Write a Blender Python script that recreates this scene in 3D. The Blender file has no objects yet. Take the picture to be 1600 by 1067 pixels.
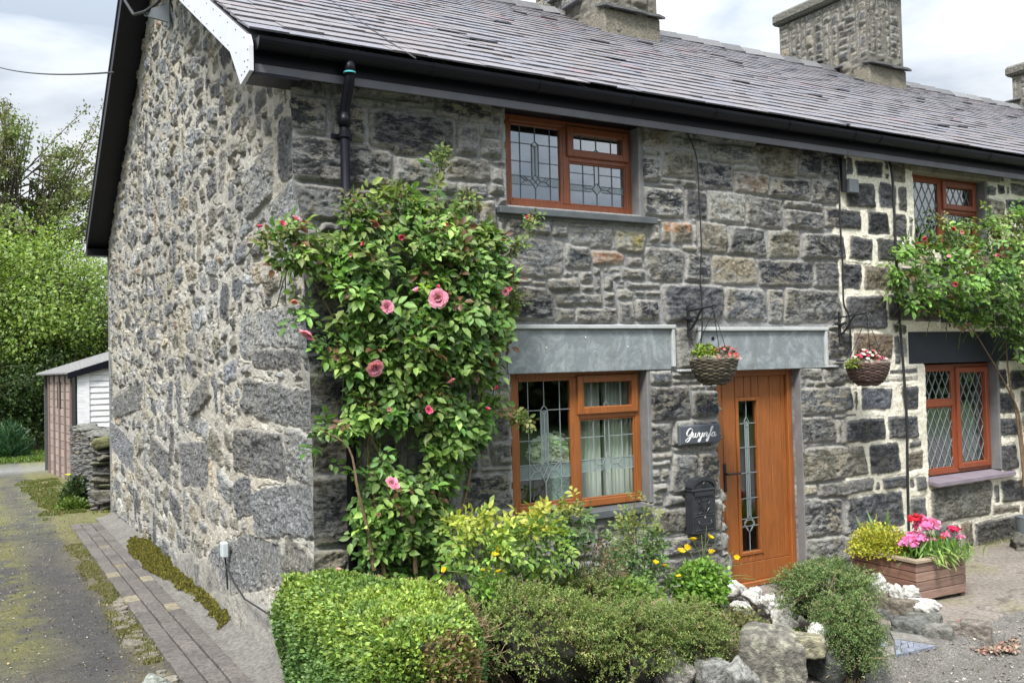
import bpy, math, random
import numpy as np
from mathutils import Matrix, Vector
R = math.radians
rng = np.random.default_rng(11)
random.seed(11)
scn = bpy.context.scene
# ---------------- camera
cam_d = bpy.data.cameras.new("camera"); cam = bpy.data.objects.new("camera", cam_d)
scn.collection.objects.link(cam); scn.camera = cam
cam_d.sensor_width = 36.0; cam_d.lens = 1429.7 / 1600 * 36; cam_d.clip_start = 0.05; cam_d.clip_end = 2000
CAM = np.array([-1.898, -6.162, 2.081])
_y, _p, _r = R(30.378), R(1.534), R(-1.4245)
_f = Vector((math.sin(_y) * math.cos(_p), math.cos(_y) * math.cos(_p), math.sin(_p)))
_ri = Vector((math.cos(_y), -math.sin(_y), 0)); _u = _ri.cross(_f)
_r2 = _ri * math.cos(_r) + _u * math.sin(_r); _u2 = -_ri * math.sin(_r) + _u * math.cos(_r)
m = Matrix((_r2, _u2, -_f)).transposed().to_4x4(); m.translation = Vector(CAM)
cam.matrix_world = m
# ---------------- sky and sun (bright overcast)
SUN_EL, SUN_AZ = R(54), R(229)          # azimuth from +Y clockwise: behind and left of the viewer
w = bpy.data.worlds.new("World"); scn.world = w; w.use_nodes = True
nt = w.node_tree; nt.nodes.clear(); N = nt.nodes.new; L = nt.links.new
out = N("ShaderNodeOutputWorld"); mixs = N("ShaderNodeMixShader")
bg1 = N("ShaderNodeBackground"); bg2 = N("ShaderNodeBackground")
sky = N("ShaderNodeTexSky"); sky.sky_type = 'NISHITA'; sky.sun_disc = False
sky.sun_elevation = SUN_EL; sky.sun_rotation = SUN_AZ
L(sky.outputs[0], bg1.inputs[0]); bg1.inputs[1].default_value = 0.09
tc = N("ShaderNodeTexCoord"); mp = N("ShaderNodeMapping"); mp.inputs['Scale'].default_value = (1, 1, 2.6)
mp.inputs['Location'].default_value = (1.15, 0.6, 0.2)
L(tc.outputs['Generated'], mp.inputs[0])
n1 = N("ShaderNodeTexNoise"); n1.inputs['Scale'].default_value = 2.3; n1.inputs['Detail'].default_value = 7; n1.inputs['Roughness'].default_value = .52; n1.inputs['Distortion'].default_value = .35
L(mp.outputs[0], n1.inputs[0])
cr = N("ShaderNodeValToRGB"); e = cr.color_ramp.elements
e[0].position = .41; e[0].color = (.42, .485, .57, 1); e[1].position = .585; e[1].color = (.90, .92, .94, 1)
x = e.new(.5); x.color = (.68, .73, .79, 1)
L(n1.outputs[0], cr.inputs[0])
sx = N("ShaderNodeSeparateXYZ"); L(tc.outputs['Generated'], sx.inputs[0])
mr = N("ShaderNodeMapRange"); mr.inputs[1].default_value = .22; mr.inputs[2].default_value = .95; mr.inputs[3].default_value = .66; mr.inputs[4].default_value = 2.3
L(sx.outputs[2], mr.inputs[0]); L(mr.outputs[0], bg2.inputs[1]); L(cr.outputs[0], bg2.inputs[0])
mixs.inputs[0].default_value = .95
L(bg1.outputs[0], mixs.inputs[1]); L(bg2.outputs[0], mixs.inputs[2]); L(mixs.outputs[0], out.inputs[0])
sl = bpy.data.lights.new("sun", 'SUN'); sl.energy = 3.5; sl.angle = R(13); sl.color = (1, .97, .93)
so = bpy.data.objects.new("sun", sl); scn.collection.objects.link(so)
sd = Vector((math.sin(SUN_AZ) * math.cos(SUN_EL), math.cos(SUN_AZ) * math.cos(SUN_EL), math.sin(SUN_EL)))
so.rotation_euler = sd.to_track_quat('Z', 'Y').to_euler(); so.location = (-6, -9, 12)
scn.view_settings.view_transform = 'Standard'; scn.view_settings.look = 'None'
scn.view_settings.exposure = 0.72; scn.view_settings.gamma = 1
scn.render.film_transparent = False
try:
    scn.cycles.use_denoising = True
    scn.cycles.max_bounces = 8; scn.cycles.transparent_max_bounces = 12
except Exception: pass

# ---------------- noise
_lat = {}
def vn(x, y, seed=0):
    if seed not in _lat: _lat[seed] = np.random.default_rng(1000 + seed).random((256, 256))
    t = _lat[seed]; xi = np.floor(x).astype(int); yi = np.floor(y).astype(int); fx = x - xi; fy = y - yi
    fx = fx * fx * (3 - 2 * fx); fy = fy * fy * (3 - 2 * fy)
    a = t[xi & 255, yi & 255]; b = t[(xi + 1) & 255, yi & 255]; c = t[xi & 255, (yi + 1) & 255]; d = t[(xi + 1) & 255, (yi + 1) & 255]
    return (a * (1 - fx) + b * fx) * (1 - fy) + (c * (1 - fx) + d * fx) * fy
def fbm(x, y, seed=0, o=4, g=.5):
    s = 0; a = 1; n = 0
    for i in range(o):
        s = s + a * vn(x * 2 ** i + i * 17.3, y * 2 ** i + i * 9.1, seed + i); n += a; a *= g
    return s / n * 2 - 1
def sstep(a, b, x): t = np.clip((x - a) / (b - a), 0, 1); return t * t * (3 - 2 * t)

# ---------------- mesh helpers
ORG = {}
def setp(o, label=None, cat=None, group=None, kind=None):
    if label: o['label'] = label
    if cat: o['category'] = cat
    if group: o['group'] = group
    if kind: o['kind'] = kind
    return o
def thing(name, loc, label, cat, group=None):
    o = bpy.data.objects.new(name, None); scn.collection.objects.link(o); o.location = loc
    o.empty_display_size = .1; ORG[o.name] = np.array(loc, float)
    return setp(o, label, cat, group)
def mk(name, V, F, mat, parent=None, col=None, attrs=None, smooth=False, F3=None, org=None, **kw):
    V = np.asarray(V, float).reshape(-1, 3)
    o_ = ORG[parent.name] if parent is not None else (np.zeros(3) if org is None else np.array(org, float))
    me = bpy.data.meshes.new(name)
    me.vertices.add(len(V)); me.vertices.foreach_set('co', (V - o_).astype(np.float32).ravel())
    loops = []; st = []; n0 = 0
    for FF in (F, F3):
        if FF is None: continue
        if isinstance(FF, np.ndarray):
            if len(FF) == 0: continue
            k = FF.shape[1]; loops.append(FF.ravel()); st.append(n0 + np.arange(len(FF)) * k); n0 += FF.size
        else:
            for f in FF:
                loops.append(np.array(f)); st.append(np.array([n0])); n0 += len(f)
    lp = np.concatenate(loops).astype(np.int32); sp = np.concatenate(st).astype(np.int32)
    me.loops.add(len(lp)); me.loops.foreach_set('vertex_index', lp)
    me.polygons.add(len(sp)); me.polygons.foreach_set('loop_start', sp)
    me.update(calc_edges=True)
    me.polygons.foreach_set('use_smooth', np.full(len(sp), bool(smooth)))
    if col is not None:
        c = np.asarray(col, float)
        if c.ndim == 1: c = np.tile(c, (len(V), 1))
        a = me.attributes.new('col', 'FLOAT_COLOR', 'POINT')
        a.data.foreach_set('color', np.hstack([c[:, :3], np.ones((len(V), 1))]).astype(np.float32).ravel())
    for k, v in (attrs or {}).items():
        a = me.attributes.new(k, 'FLOAT', 'POINT'); a.data.foreach_set('value', np.asarray(v, np.float32).ravel())
    me.validate(); me.update()
    if mat: me.materials.append(mat)
    o = bpy.data.objects.new(name, me); scn.collection.objects.link(o)
    if parent is not None: o.parent = parent
    elif org is not None: o.location = org
    ORG[o.name] = o_
    return setp(o, **kw) if kw else o
class MB:
    def __init__(s): s.v = []; s.f = []; s.c = []
    def add(s, V, F, c=None):
        n = len(s.v); s.v += [tuple(map(float, p)) for p in V]; s.f += [tuple(i + n for i in f) for f in F]
        s.c += [c if c is not None else (1, 1, 1)] * len(V); return s
    def box(s, a, b, bev=0, c=None, M=None):
        a = np.array(a, float); b = np.array(b, float); lo = np.minimum(a, b); hi = np.maximum(a, b)
        bev = min(bev, *(abs(hi - lo) / 2.01))
        if bev <= 0:
            V = [(x, y, z) for x in (lo[0], hi[0]) for y in (lo[1], hi[1]) for z in (lo[2], hi[2])]
            F = [(0, 1, 3, 2), (4, 6, 7, 5), (0, 4, 5, 1), (2, 3, 7, 6), (0, 2, 6, 4), (1, 5, 7, 3)]
        else:
            V = []; idx = {}
            for i in (0, 1):
                for j in (0, 1):
                    for k in (0, 1):
                        p = np.array([(lo, hi)[i][0], (lo, hi)[j][1], (lo, hi)[k][2]]); sg = np.array([1 - 2 * i, 1 - 2 * j, 1 - 2 * k])
                        for ax in range(3):
                            q = p + sg * bev; q[ax] = p[ax]; idx[i, j, k, ax] = len(V); V.append(q)
            F = []
            for ax in range(3):
                o1, o2 = [t for t in range(3) if t != ax]
                for s_ in (0, 1):
                    def g(a_, b_):
                        t = [0, 0, 0]; t[ax] = s_; t[o1] = a_; t[o2] = b_; return idx[t[0], t[1], t[2], ax]
                    F.append((g(0, 0), g(1, 0), g(1, 1), g(0, 1)))
            for ax in range(3):       # edges along ax
                o1, o2 = [t for t in range(3) if t != ax]
                for a_ in (0, 1):
                    for b_ in (0, 1):
                        def h(e_, axx):
                            t = [0, 0, 0]; t[ax] = e_; t[o1] = a_; t[o2] = b_; return idx[t[0], t[1], t[2], axx]
                        F.append((h(0, o1), h(1, o1), h(1, o2), h(0, o2)))
            for i in (0, 1):
                for j in (0, 1):
                    for k in (0, 1): F.append((idx[i, j, k, 0], idx[i, j, k, 1], idx[i, j, k, 2]))
        if M is not None: V = [tuple(M @ Vector(p)) for p in V]
        return s.add(V, F, c)
    def tube(s, pts, rad, n=6, c=None, cap=True):
        pts = [Vector(p) for p in pts]; k = len(pts); rad = [rad] * k if not hasattr(rad, '__len__') else rad
        V = []; prev = None
        for i, p in enumerate(pts):
            t = (pts[min(i + 1, k - 1)] - pts[max(i - 1, 0)]);
            if t.length < 1e-9: t = Vector((0, 0, 1))
            t.normalize()
            a = prev if prev is not None else (Vector((0, 0, 1)) if abs(t.z) < .9 else Vector((1, 0, 0)))
            a = (a - t * a.dot(t));
            if a.length < 1e-6: a = t.orthogonal()
            a.normalize(); b = t.cross(a); prev = a
            for j in range(n):
                an = 2 * math.pi * j / n; V.append(p + (a * math.cos(an) + b * math.sin(an)) * rad[i])
        F = [(i * n + j, i * n + (j + 1) % n, (i + 1) * n + (j + 1) % n, (i + 1) * n + j) for i in range(k - 1) for j in range(n)]
        if cap: F += [tuple(reversed(range(n))), tuple((k - 1) * n + j for j in range(n))]
        return s.add(V, F, c)
    def lathe(s, prof, cen=(0, 0, 0), n=24, c=None):
        V = []; 
        for r_, z in prof:
            for j in range(n):
                an = 2 * math.pi * j / n; V.append((cen[0] + r_ * math.cos(an), cen[1] + r_ * math.sin(an), cen[2] + z))
        F = [(i * n + j, i * n + (j + 1) % n, (i + 1) * n + (j + 1) % n, (i + 1) * n + j) for i in range(len(prof) - 1) for j in range(n)]
        return s.add(V, F, c)
    def prism(s, poly, y0, y1, c=None):   # poly in (x,z), extruded along y
        n = len(poly); V = [(p[0], y0, p[1]) for p in poly] + [(p[0], y1, p[1]) for p in poly]
        F = [tuple(range(n)), tuple(reversed(range(n, 2 * n)))] + [(i, i + n, (i + 1) % n + n, (i + 1) % n) for i in range(n)]
        return s.add(V, F, c)
    def build(s, name, mat, parent=None, smooth=False, **kw):
        usec = any(c != (1, 1, 1) for c in s.c)
        return mk(name, s.v, s.f, mat, parent, col=np.array(s.c) if usec else None, smooth=smooth, **kw)
# ---------------- materials
def newmat(name):
    m = bpy.data.materials.new(name); m.use_nodes = True; t = m.node_tree; t.nodes.clear()
    o = t.nodes.new("ShaderNodeOutputMaterial"); p = t.nodes.new("ShaderNodeBsdfPrincipled"); t.links.new(p.outputs[0], o.inputs[0])
    return m, t, p, o
def nz(t, scale, detail=4, rough=.55, vec=None, dist=0, stretch=None):
    n = t.nodes.new("ShaderNodeTexNoise"); n.inputs['Scale'].default_value = scale; n.inputs['Detail'].default_value = detail
    n.inputs['Roughness'].default_value = rough; n.inputs['Distortion'].default_value = dist
    g = t.nodes.new("ShaderNodeNewGeometry"); src = g.outputs['Position']
    if stretch:
        mpn = t.nodes.new("ShaderNodeMapping"); mpn.inputs['Scale'].default_value = stretch; t.links.new(src, mpn.inputs[0]); src = mpn.outputs[0]
    t.links.new(src, n.inputs['Vector']); return n.outputs[0]
def ramp(t, f, stops):
    r = t.nodes.new("ShaderNodeValToRGB"); e = r.color_ramp.elements
    while len(e) < len(stops): e.new(.5)
    for q, (p, c) in zip(e, stops): q.position = p; q.color = (c[0], c[1], c[2], 1) if hasattr(c, '__len__') else (c, c, c, 1)
    t.links.new(f, r.inputs[0]); return r.outputs[0]
def mixc(t, f, a, b, mode='MIX'):
    n = t.nodes.new("ShaderNodeMix"); n.data_type = 'RGBA'; n.blend_type = mode
    for s, v in ((n.inputs[0], f), (n.inputs[6], a), (n.inputs[7], b)):
        if hasattr(v, 'node'): t.links.new(v, s)
        elif hasattr(v, '__len__'): s.default_value = (*v[:3], 1)
        else: s.default_value = v
    return n.outputs[2]
def mth(t, op, a, b=0):
    n = t.nodes.new("ShaderNodeMath"); n.operation = op
    for s, v in ((n.inputs[0], a), (n.inputs[1], b)):
        if hasattr(v, 'node'): t.links.new(v, s)
        else: s.default_value = v
    return n.outputs[0]
def attr(t, name, fac=False):
    n = t.nodes.new("ShaderNodeAttribute"); n.attribute_name = name; return n.outputs[2 if fac else 0]
def bump(t, p, h, dist=.01, strength=1, prev=None):
    b = t.nodes.new("ShaderNodeBump"); b.inputs['Distance'].default_value = dist; b.inputs['Strength'].default_value = strength
    t.links.new(h, b.inputs['Height'])
    if prev: t.links.new(prev, b.inputs['Normal'])
    if p: t.links.new(b.outputs[0], p.inputs['Normal'])
    return b.outputs[0]
def simple(name, c, rough=.6, var=.25, scale=8, bmp=0, bscale=60, metal=0, stretch=None, spec=.5, coat=0):
    m, t, p, o = newmat(name)
    f = ramp(t, nz(t, scale, 5, .6, stretch=stretch), [(.3, 1 - var), (.7, 1 + var)])
    t.links.new(mixc(t, 1.0, c, f, 'MULTIPLY'), p.inputs['Base Color'])
    p.inputs['Roughness'].default_value = rough; p.inputs['Metallic'].default_value = metal
    p.inputs['Specular IOR Level'].default_value = spec; p.inputs['Coat Weight'].default_value = coat
    if bmp: bump(t, p, nz(t, bscale, 4, .6, stretch=stretch), bmp)
    return m
M = {}
def stone_mat(name, light, rimc, grain):
    m, t, p, o = newmat(name)
    col = attr(t, 'col'); mort = attr(t, 'mort', True); rim = attr(t, 'rim', True); lt = attr(t, 'lit', True)
    n_s = nz(t, 8, 10, .76, stretch=(1, 1, 2.4), dist=.25); n_m = nz(t, 28, 6, .7, dist=.4); n_f = nz(t, 120, 4, .65)
    c = mixc(t, 1, col, ramp(t, n_m, [(.30, .25), (.5, .9), (.70, 2.1)]), 'MULTIPLY')
    c = mixc(t, 1, c, ramp(t, n_f, [(.3, .72), (.7, 1.3)]), 'MULTIPLY')
    f = mth(t, 'MULTIPLY', ramp(t, n_s, [(.475, 0), (.545, 1)]), ramp(t, nz(t, 42, 7, .8), [(.34, .1), (.50, 1)]))
    hu = nz(t, 1.7, 3, .6); c = mixc(t, ramp(t, hu, [(.50, 0), (.64, .35)]), c, mixc(t, 1, c, (1.35, 1.22, .95), 'MULTIPLY')); c = mixc(t, mth(t, 'MULTIPLY', f, lt), c, mixc(t, ramp(t, nz(t, 3.1, 3, .6), [(.45, 0), (.6, 1)]), light, (.40, .36, .27)))
    r = mth(t, 'MULTIPLY', rim, ramp(t, nz(t, 20, 6, .7), [(.36, 0), (.52, 1)]))
    c = mixc(t, r, c, rimc)
    nr = nz(t, 2.2, 4, .6); c = mixc(t, mth(t, 'MULTIPLY', ramp(t, nr, [(.54, 0), (.74, .15)]), ramp(t, n_m, [(.4, 0), (.6, 1)])), c, (.20, .17, .11))
    mc = mixc(t, 1, col, ramp(t, nz(t, 60, 6, .7), [(.28, .62), (.5, 1), (.72, 1.35)]), 'MULTIPLY')
    c = mixc(t, mort, c, mc)
    t.links.new(c, p.inputs['Base Color']); p.inputs['Roughness'].default_value = .82; p.inputs['Specular IOR Level'].default_value = .35
    hs = mixc(t, .4, nz(t, 22, 9, .8, stretch=(1, 1, 1.9), dist=.3), nz(t, 95, 5, .75))
    hm = nz(t, grain, 4, .7)
    b1 = bump(t, None, hs, .045, 1); b2 = bump(t, None, hm, .010, 1)
    mxn = t.nodes.new("ShaderNodeMix"); mxn.data_type = 'VECTOR'; t.links.new(mort, mxn.inputs[0]); t.links.new(b1, mxn.inputs[4]); t.links.new(b2, mxn.inputs[5])
    t.links.new(mxn.outputs[1], p.inputs['Normal'])
    return m
M['front'] = stone_mat('front_stone', (.40, .40, .38), (.46, .44, .39), 90)
M['gable'] = stone_mat('gable_stone', (.32, .33, .33), (.42, .39, .33), 70)

def timber(name, c1, c2, rough=.35):
    m, t, p, o = newmat(name)
    g = nz(t, 5, 9, .75, stretch=(14, 14, .8), dist=.7)
    c = ramp(t, g, [(.32, tuple(.75 * q for q in c1)), (.48, c1), (.66, c2)]); c = mixc(t, ramp(t, nz(t, 3, 4, .6), [(.45, 0), (.75, .3)]), c, (.12, .045, .018)); t.links.new(c, p.inputs['Base Color'])
    p.inputs['Roughness'].default_value = rough; p.inputs['Coat Weight'].default_value = .15; p.inputs['Coat Roughness'].default_value = .3
    bump(t, p, nz(t, 12, 6, .7, stretch=(12, 12, 1)), .004)
    return m
M['oak'] = timber('golden_oak', (.27, .088, .021), (.36, .125, .032), .38)
M['oak_red'] = timber('oak_foil', (.20, .055, .020), (.27, .080, .030), .42)
M['red_frame'] = timber('red_brown_frame', (.235, .054, .020), (.295, .076, .028), .42)
M['black'] = simple('black_plastic', (.006, .006, .011), .42, .3, 3, spec=.22)
M['blackmetal'] = simple('black_iron', (.012, .013, .015), .45, .3, 30, .002, 80)
M['mailbox'] = simple('charcoal_metal', (.028, .031, .036), .38, .15, 20, .0006, 200)
M['soffit'] = simple('grey_soffit', (.10, .10, .115), .5, .2, 4)
M['whitepl'] = simple('white_board', (.62, .63, .66), .35, .06, 4)
m, t, p, o = newmat('slate_panel'); c = mixc(t, ramp(t, nz(t, 3.5, 6, .6, dist=2.5), [(.45, 0), (.62, 1)]), (.20, .225, .235), (.30, .335, .345)); c = mixc(t, mth(t, 'MULTIPLY', ramp(t, nz(t, 9, 5, .7, stretch=(1, 1, .25)), [(.52, 0), (.7, 1)]), .55), c, (.15, .155, .14))
c = mixc(t, ramp(t, nz(t, 5, 8, .75, dist=4), [(.60, 0), (.66, .6)]), c, (.42, .46, .46)); t.links.new(c, p.inputs['Base Color']); p.inputs['Roughness'].default_value = .5; bump(t, p, nz(t, 12, 6, .65, dist=1.5), .006); M['slate'] = m
M['trim'] = simple('painted_trim', (.42, .44, .43), .6, .15, 9, .002, 60)
M['sill'] = simple('slate_sill', (.085, .095, .10), .55, .2, 6, .002, 30)
M['sill2'] = simple('purple_slate_sill', (.20, .17, .20), .6, .15, 6, .002, 30)
M['navy'] = simple('navy_paint', (.010, .013, .026), .42, .3, 2, .001, 30)
M['render'] = simple('grey_render', (.17, .17, .17), .8, .2, 6, .003, 60)
M['lintelr'] = simple('tan_render', (.21, .19, .145), .9, .35, 9, .008, 40)
M['lead'] = simple('lead_came', (.26, .29, .29), .5, .1, 10)
M['leaddark'] = simple('dark_lead_came', (.12, .14, .16), .5, .1, 10)
M['cable'] = simple('black_cable', (.015, .015, .016), .6, .1, 10)
M['greybox'] = simple('grey_plastic', (.10, .115, .125), .5, .1, 10)
M['lightbox'] = simple('pale_grey_plastic', (.48, .53, .54), .45, .05, 10)
M['signslate'] = simple('sign_slate', (.075, .085, .105), .5, .15, 12, .001, 60)
M['signgreen'] = simple('green_slate', (.035, .06, .058), .5, .2, 8, .001, 40)
M['white'] = simple('white_paint', (.75, .75, .74), .5, .03, 10)
M['wallpaint'] = simple('room_paint', (.20, .19, .17), .9, .1, 2)
M['darkfloor'] = simple('room_floor', (.035, .028, .022), .8, .2, 2)
M['curtain'] = simple('curtain_cloth', (.80, .80, .72), .9, .08, 5, .004, 25, stretch=(6, 6, .4))
M['vase'] = simple('mottled_vase', (.50, .66, .60), .4, .6, 45)
M['petalw'] = simple('white_petals', (.75, .75, .68), .8, .1, 40)
M['chrome'] = simple('chrome', (.7, .7, .7), .15, .02, 3, metal=1)
M['teal'] = simple('teal_seal', (.08, .45, .48), .5, .3, 60)
def glass(name, tint, ior, rough=0):
    m, t, p, o = newmat(name); t.nodes.remove(p)
    g = t.nodes.new("ShaderNodeBsdfGlossy"); g.inputs['Roughness'].default_value = rough; g.inputs[0].default_value = (.92, .95, .98, 1)
    tr = t.nodes.new("ShaderNodeBsdfTransparent"); tr.inputs[0].default_value = (*tint, 1)
    lw_ = t.nodes.new("ShaderNodeLayerWeight"); lw_.inputs[0].default_value = .5; r0 = ((ior - 1) / (ior + 1)) ** 2; fac = mth(t, 'ADD', mth(t, 'MULTIPLY', mth(t, 'POWER', lw_.outputs[1], 3.2), 1 - r0), r0)
    mx = t.nodes.new("ShaderNodeMixShader"); t.links.new(fac, mx.inputs[0]); t.links.new(tr.outputs[0], mx.inputs[1]); t.links.new(g.outputs[0], mx.inputs[2])
    b = t.nodes.new("ShaderNodeBump"); b.inputs['Distance'].default_value = .003; b.inputs['Strength'].default_value = .25; t.links.new(nz(t, 3, 2, .5), b.inputs['Height'])
    t.links.new(b.outputs[0], g.inputs['Normal'])
    t.links.new(mx.outputs[0], o.inputs[0]); return m
M['glass'] = glass('window_glass', (.86, .90, .88), 1.75)
M['glassup'] = glass('upper_window_glass', (.5, .55, .55), 4.2)
M['glassnb'] = glass('leaded_window_glass', (.6, .66, .64), 2.6)
m, t, p, o = newmat('frosted_glass'); tr = t.nodes.new("ShaderNodeBsdfTransparent"); mx = t.nodes.new("ShaderNodeMixShader"); mx.inputs[0].default_value = .33
p.inputs['Base Color'].default_value = (.30, .37, .37, 1); p.inputs['Roughness'].default_value = .3
t.links.new(tr.outputs[0], mx.inputs[1]); t.links.new(p.outputs[0], mx.inputs[2]); t.links.new(mx.outputs[0], o.inputs[0]); M['frost'] = m

def leafmat(name, gloss=.4, transl=.35, spec=.5):
    m, t, p, o = newmat(name)
    c = attr(t, 'col'); v = ramp(t, nz(t, 60, 3, .5), [(.3, .8), (.7, 1.2)]); c = mixc(t, 1, c, v, 'MULTIPLY')
    t.links.new(c, p.inputs['Base Color']); p.inputs['Roughness'].default_value = gloss; p.inputs['Specular IOR Level'].default_value = spec
    tl = t.nodes.new("ShaderNodeBsdfTranslucent"); t.links.new(mixc(t, 1, c, (1.15, 1.25, .6), 'MULTIPLY'), tl.inputs[0])
    mx = t.nodes.new("ShaderNodeMixShader"); mx.inputs[0].default_value = transl
    t.links.new(p.outputs[0], mx.inputs[1]); t.links.new(tl.outputs[0], mx.inputs[2]); t.links.new(mx.outputs[0], o.inputs[0])
    return m
M['leaf'] = leafmat('leaf', .47, .36, .42)
M['smallleaf'] = leafmat('small_leaf', .5, .3, .4)
M['petal'] = leafmat('petal', .6, .35, .2)
def vcol(name, rough=.7, bmp=.004, bscale=60, var=.3, scale=20, stretch=None, spec=.5):
    m, t, p, o = newmat(name); c = mixc(t, 1, attr(t, 'col'), ramp(t, nz(t, scale, 6, .65, stretch=stretch), [(.3, 1 - var), (.7, 1 + var)]), 'MULTIPLY')
    t.links.new(c, p.inputs['Base Color']); p.inputs['Roughness'].default_value = rough; p.inputs['Specular IOR Level'].default_value = spec
    if bmp: bump(t, p, nz(t, bscale, 5, .65, stretch=stretch), bmp)
    return m
M['bark'] = vcol('bark', .85, .01, 40)
M['rock'] = vcol('rock', .88, .035, 22, .6, 26)
M['whiterock'] = vcol('whitewashed_rock', .85, .02, 26, .28, 24)
M['slates'] = vcol('roof_slates', .62, .003, 50, .25, 30, spec=.2)
M['boards'] = vcol('planter_boards', .6, .003, 10, .3, 6, stretch=(1, 1, 14))
M['wicker'] = vcol('wicker', .7, .002, 80, .35, 60)
M['paving'] = vcol('paving', .88, .014, 45, .5, 30)
M['moss'] = vcol('moss', .95, .01, 60, .35, 50)
FS = """300,394,335,411,t 340,403,352,407,g 341,397,350,401,g 352,398,360,405,g 360,397,380,406,g 382,388,439,405,g 300,387,325,391,g 299,362,324,385,d 329,370,363,394,t 365,389,
379,395,g 365,362,409,388,d 411,383,446,389,w 306,360,340,364,g 326,365,347,368,g 349,363,364,369,g 304,334,349,360,d 351,335,376,361,s 378,333,423,362,w 336,408,354,412,
d 356,408,400,413,d 401,407,441,414,d 441,381,492,410,m 493,384,525,411,d 527,384,560,412,d 410,362,454,383,o 455,361,509,381,d 511,360,550,384,d 424,331,472,360,g 472,35
2,527,360,g 476,333,527,351,g 529,336,582,357,d 444,414,547,421,d 167,278,221,309,G 210,312,226,321,g 228,320,248,323,g 227,304,270,320,G 222,286,247,307,g 250,290,282,30
2,O 266,284,280,287,g 270,278,278,284,g 219,279,229,283,g 205,268,236,279,g 237,268,249,273,g 192,271,204,275,t 161,272,190,277,g 172,243,210,271,d 213,255,258,266,g 261,
262,270,268,g 261,255,270,260,g 212,243,229,254,g 231,242,274,255,d 274,301,306,321,y 311,312,321,326,w 324,312,333,330,R 335,311,358,330,R 359,314,363,329,w 366,305,399,
333,t 286,291,302,298,g 279,279,305,288,d 305,278,347,307,g 350,278,379,303,d 380,277,434,304,T 347,305,362,312,t 284,271,323,276,g 304,266,320,270,t 275,275,284,278,g 32
3,243,392,277,s 394,244,446,274,g 400,303,447,331,g 451,304,493,331,m 496,304,556,330,d 436,277,510,302,d 511,275,547,304,s 448,243,468,274,g 469,242,548,276,g 574,390,61
8,408,d 560,358,604,385,d 609,360,638,388,s 640,358,655,386,g 591,332,624,357,D 630,332,654,358,d 562,305,598,330,d 604,306,645,330,d 629,388,654,411,t 548,275,580,302,d 
582,275,640,302,t 551,235,615,271,s 617,244,705,272,d 563,206,622,233,o 624,199,636,230,g 526,209,561,234,d 638,206,648,229,w 305,189,330,201,g 330,194,360,199,g 331,188,
367,194,g 304,158,349,188,d 350,184,369,188,w 369,183,382,188,g 352,158,382,182,d 304,133,329,157,d 330,136,383,158,g 330,129,380,135,g 306,125,328,131,w 302,119,326,124,
w 303,110,314,117,w 316,109,323,117,t 326,92,355,128,g 356,91,382,128,d 307,97,321,104,w 306,87,317,97,g 318,84,340,95,g 308,61,342,83,m 316,40,381,57,d 300,20,340,41,g 3
40,15,380,37,g 374,57,382,85,w 343,57,374,85,m 485,188,518,199,g 522,182,564,198,g 483,183,495,188,g 495,182,508,188,g 508,182,525,188,y 484,154,560,181,g 561,155,567,176
,d 572,154,620,178,s 635,152,662,178,d 485,127,535,153,g 530,148,565,153,d 536,124,542,148,w 542,122,608,148,d 610,122,660,148,d 484,89,578,123,m 581,89,629,122,d 642,113
,664,121,d 639,89,666,110,t 616,189,663,196,d 605,182,663,188,w 484,78,507,88,w 508,73,587,89,G 598,72,641,87,d 485,37,539,74,d 544,33,631,72,d 487,10,558,36,G 558,1,629,
31,g 640,40,668,62,g 653,68,669,84,g 675,30,782,69,m 787,42,798,63,g 801,40,860,66,d 783,27,836,38,t 748,-3,833,27,d 677,7,723,29,g 724,-4,746,29,t 744,-21,792,-4,g 798,-
30,844,-10,g 837,0,865,33,t 787,387,813,399,g 832,390,838,401,g 840,390,898,404,g 786,359,830,384,t 829,359,896,387,d 826,347,894,356,g 794,168,824,192,d 818,167,857,190,
d 798,140,834,165,d 842,140,870,165,d 797,115,842,136,d 797,76,835,106,d 845,112,868,137,d 840,73,865,105,d 135,177,167,189,t 134,152,167,175,g 150,132,167,150,g 141,128,
167,131,w 126,99,167,127,d 124,92,166,97,g 132,78,159,90,t 4,372,22,399,d 27,370,53,399,d 56,365,124,398,D 46,396,77,403,g 78,402,98,405,g 98,403,109,413,g 109,395,158,41
5,d 86,397,107,401,g 126,369,145,394,s 146,386,166,394,g 148,370,165,385,g 7,339,72,371,d 75,343,106,364,g 117,350,154,368,m 127,338,152,349,g 157,351,166,362,g 155,341,1
66,349,g 3,314,35,338,G 43,331,82,338,g 159,403,167,410,g 47,407,98,416,d 7,254,40,284,g 7,208,40,252,d 7,172,39,206,D 7,138,43,169,D 6,88,40,135,D 4,56,46,85,m"""
FS = FS.replace('\n', '')
TONE = dict(d=(.046, .050, .058), D=(.018, .021, .027), g=(.105, .112, .117), G=(.17, .178, .182), s=(.10, .105, .118), t=(.20, .175, .13),
            T=(.27, .235, .165), m=(.125, .12, .095), w=(.34, .33, .29), o=(.17, .125, .085), O=(.28, .15, .09), R=(.17, .155, .125), y=(.20, .185, .11))
def parse(s): return [tuple([float(v) / 100 for v in e.split(',')[:4]] + [e.split(',')[4]]) for e in s.split() if e.count(',') == 4]
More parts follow.
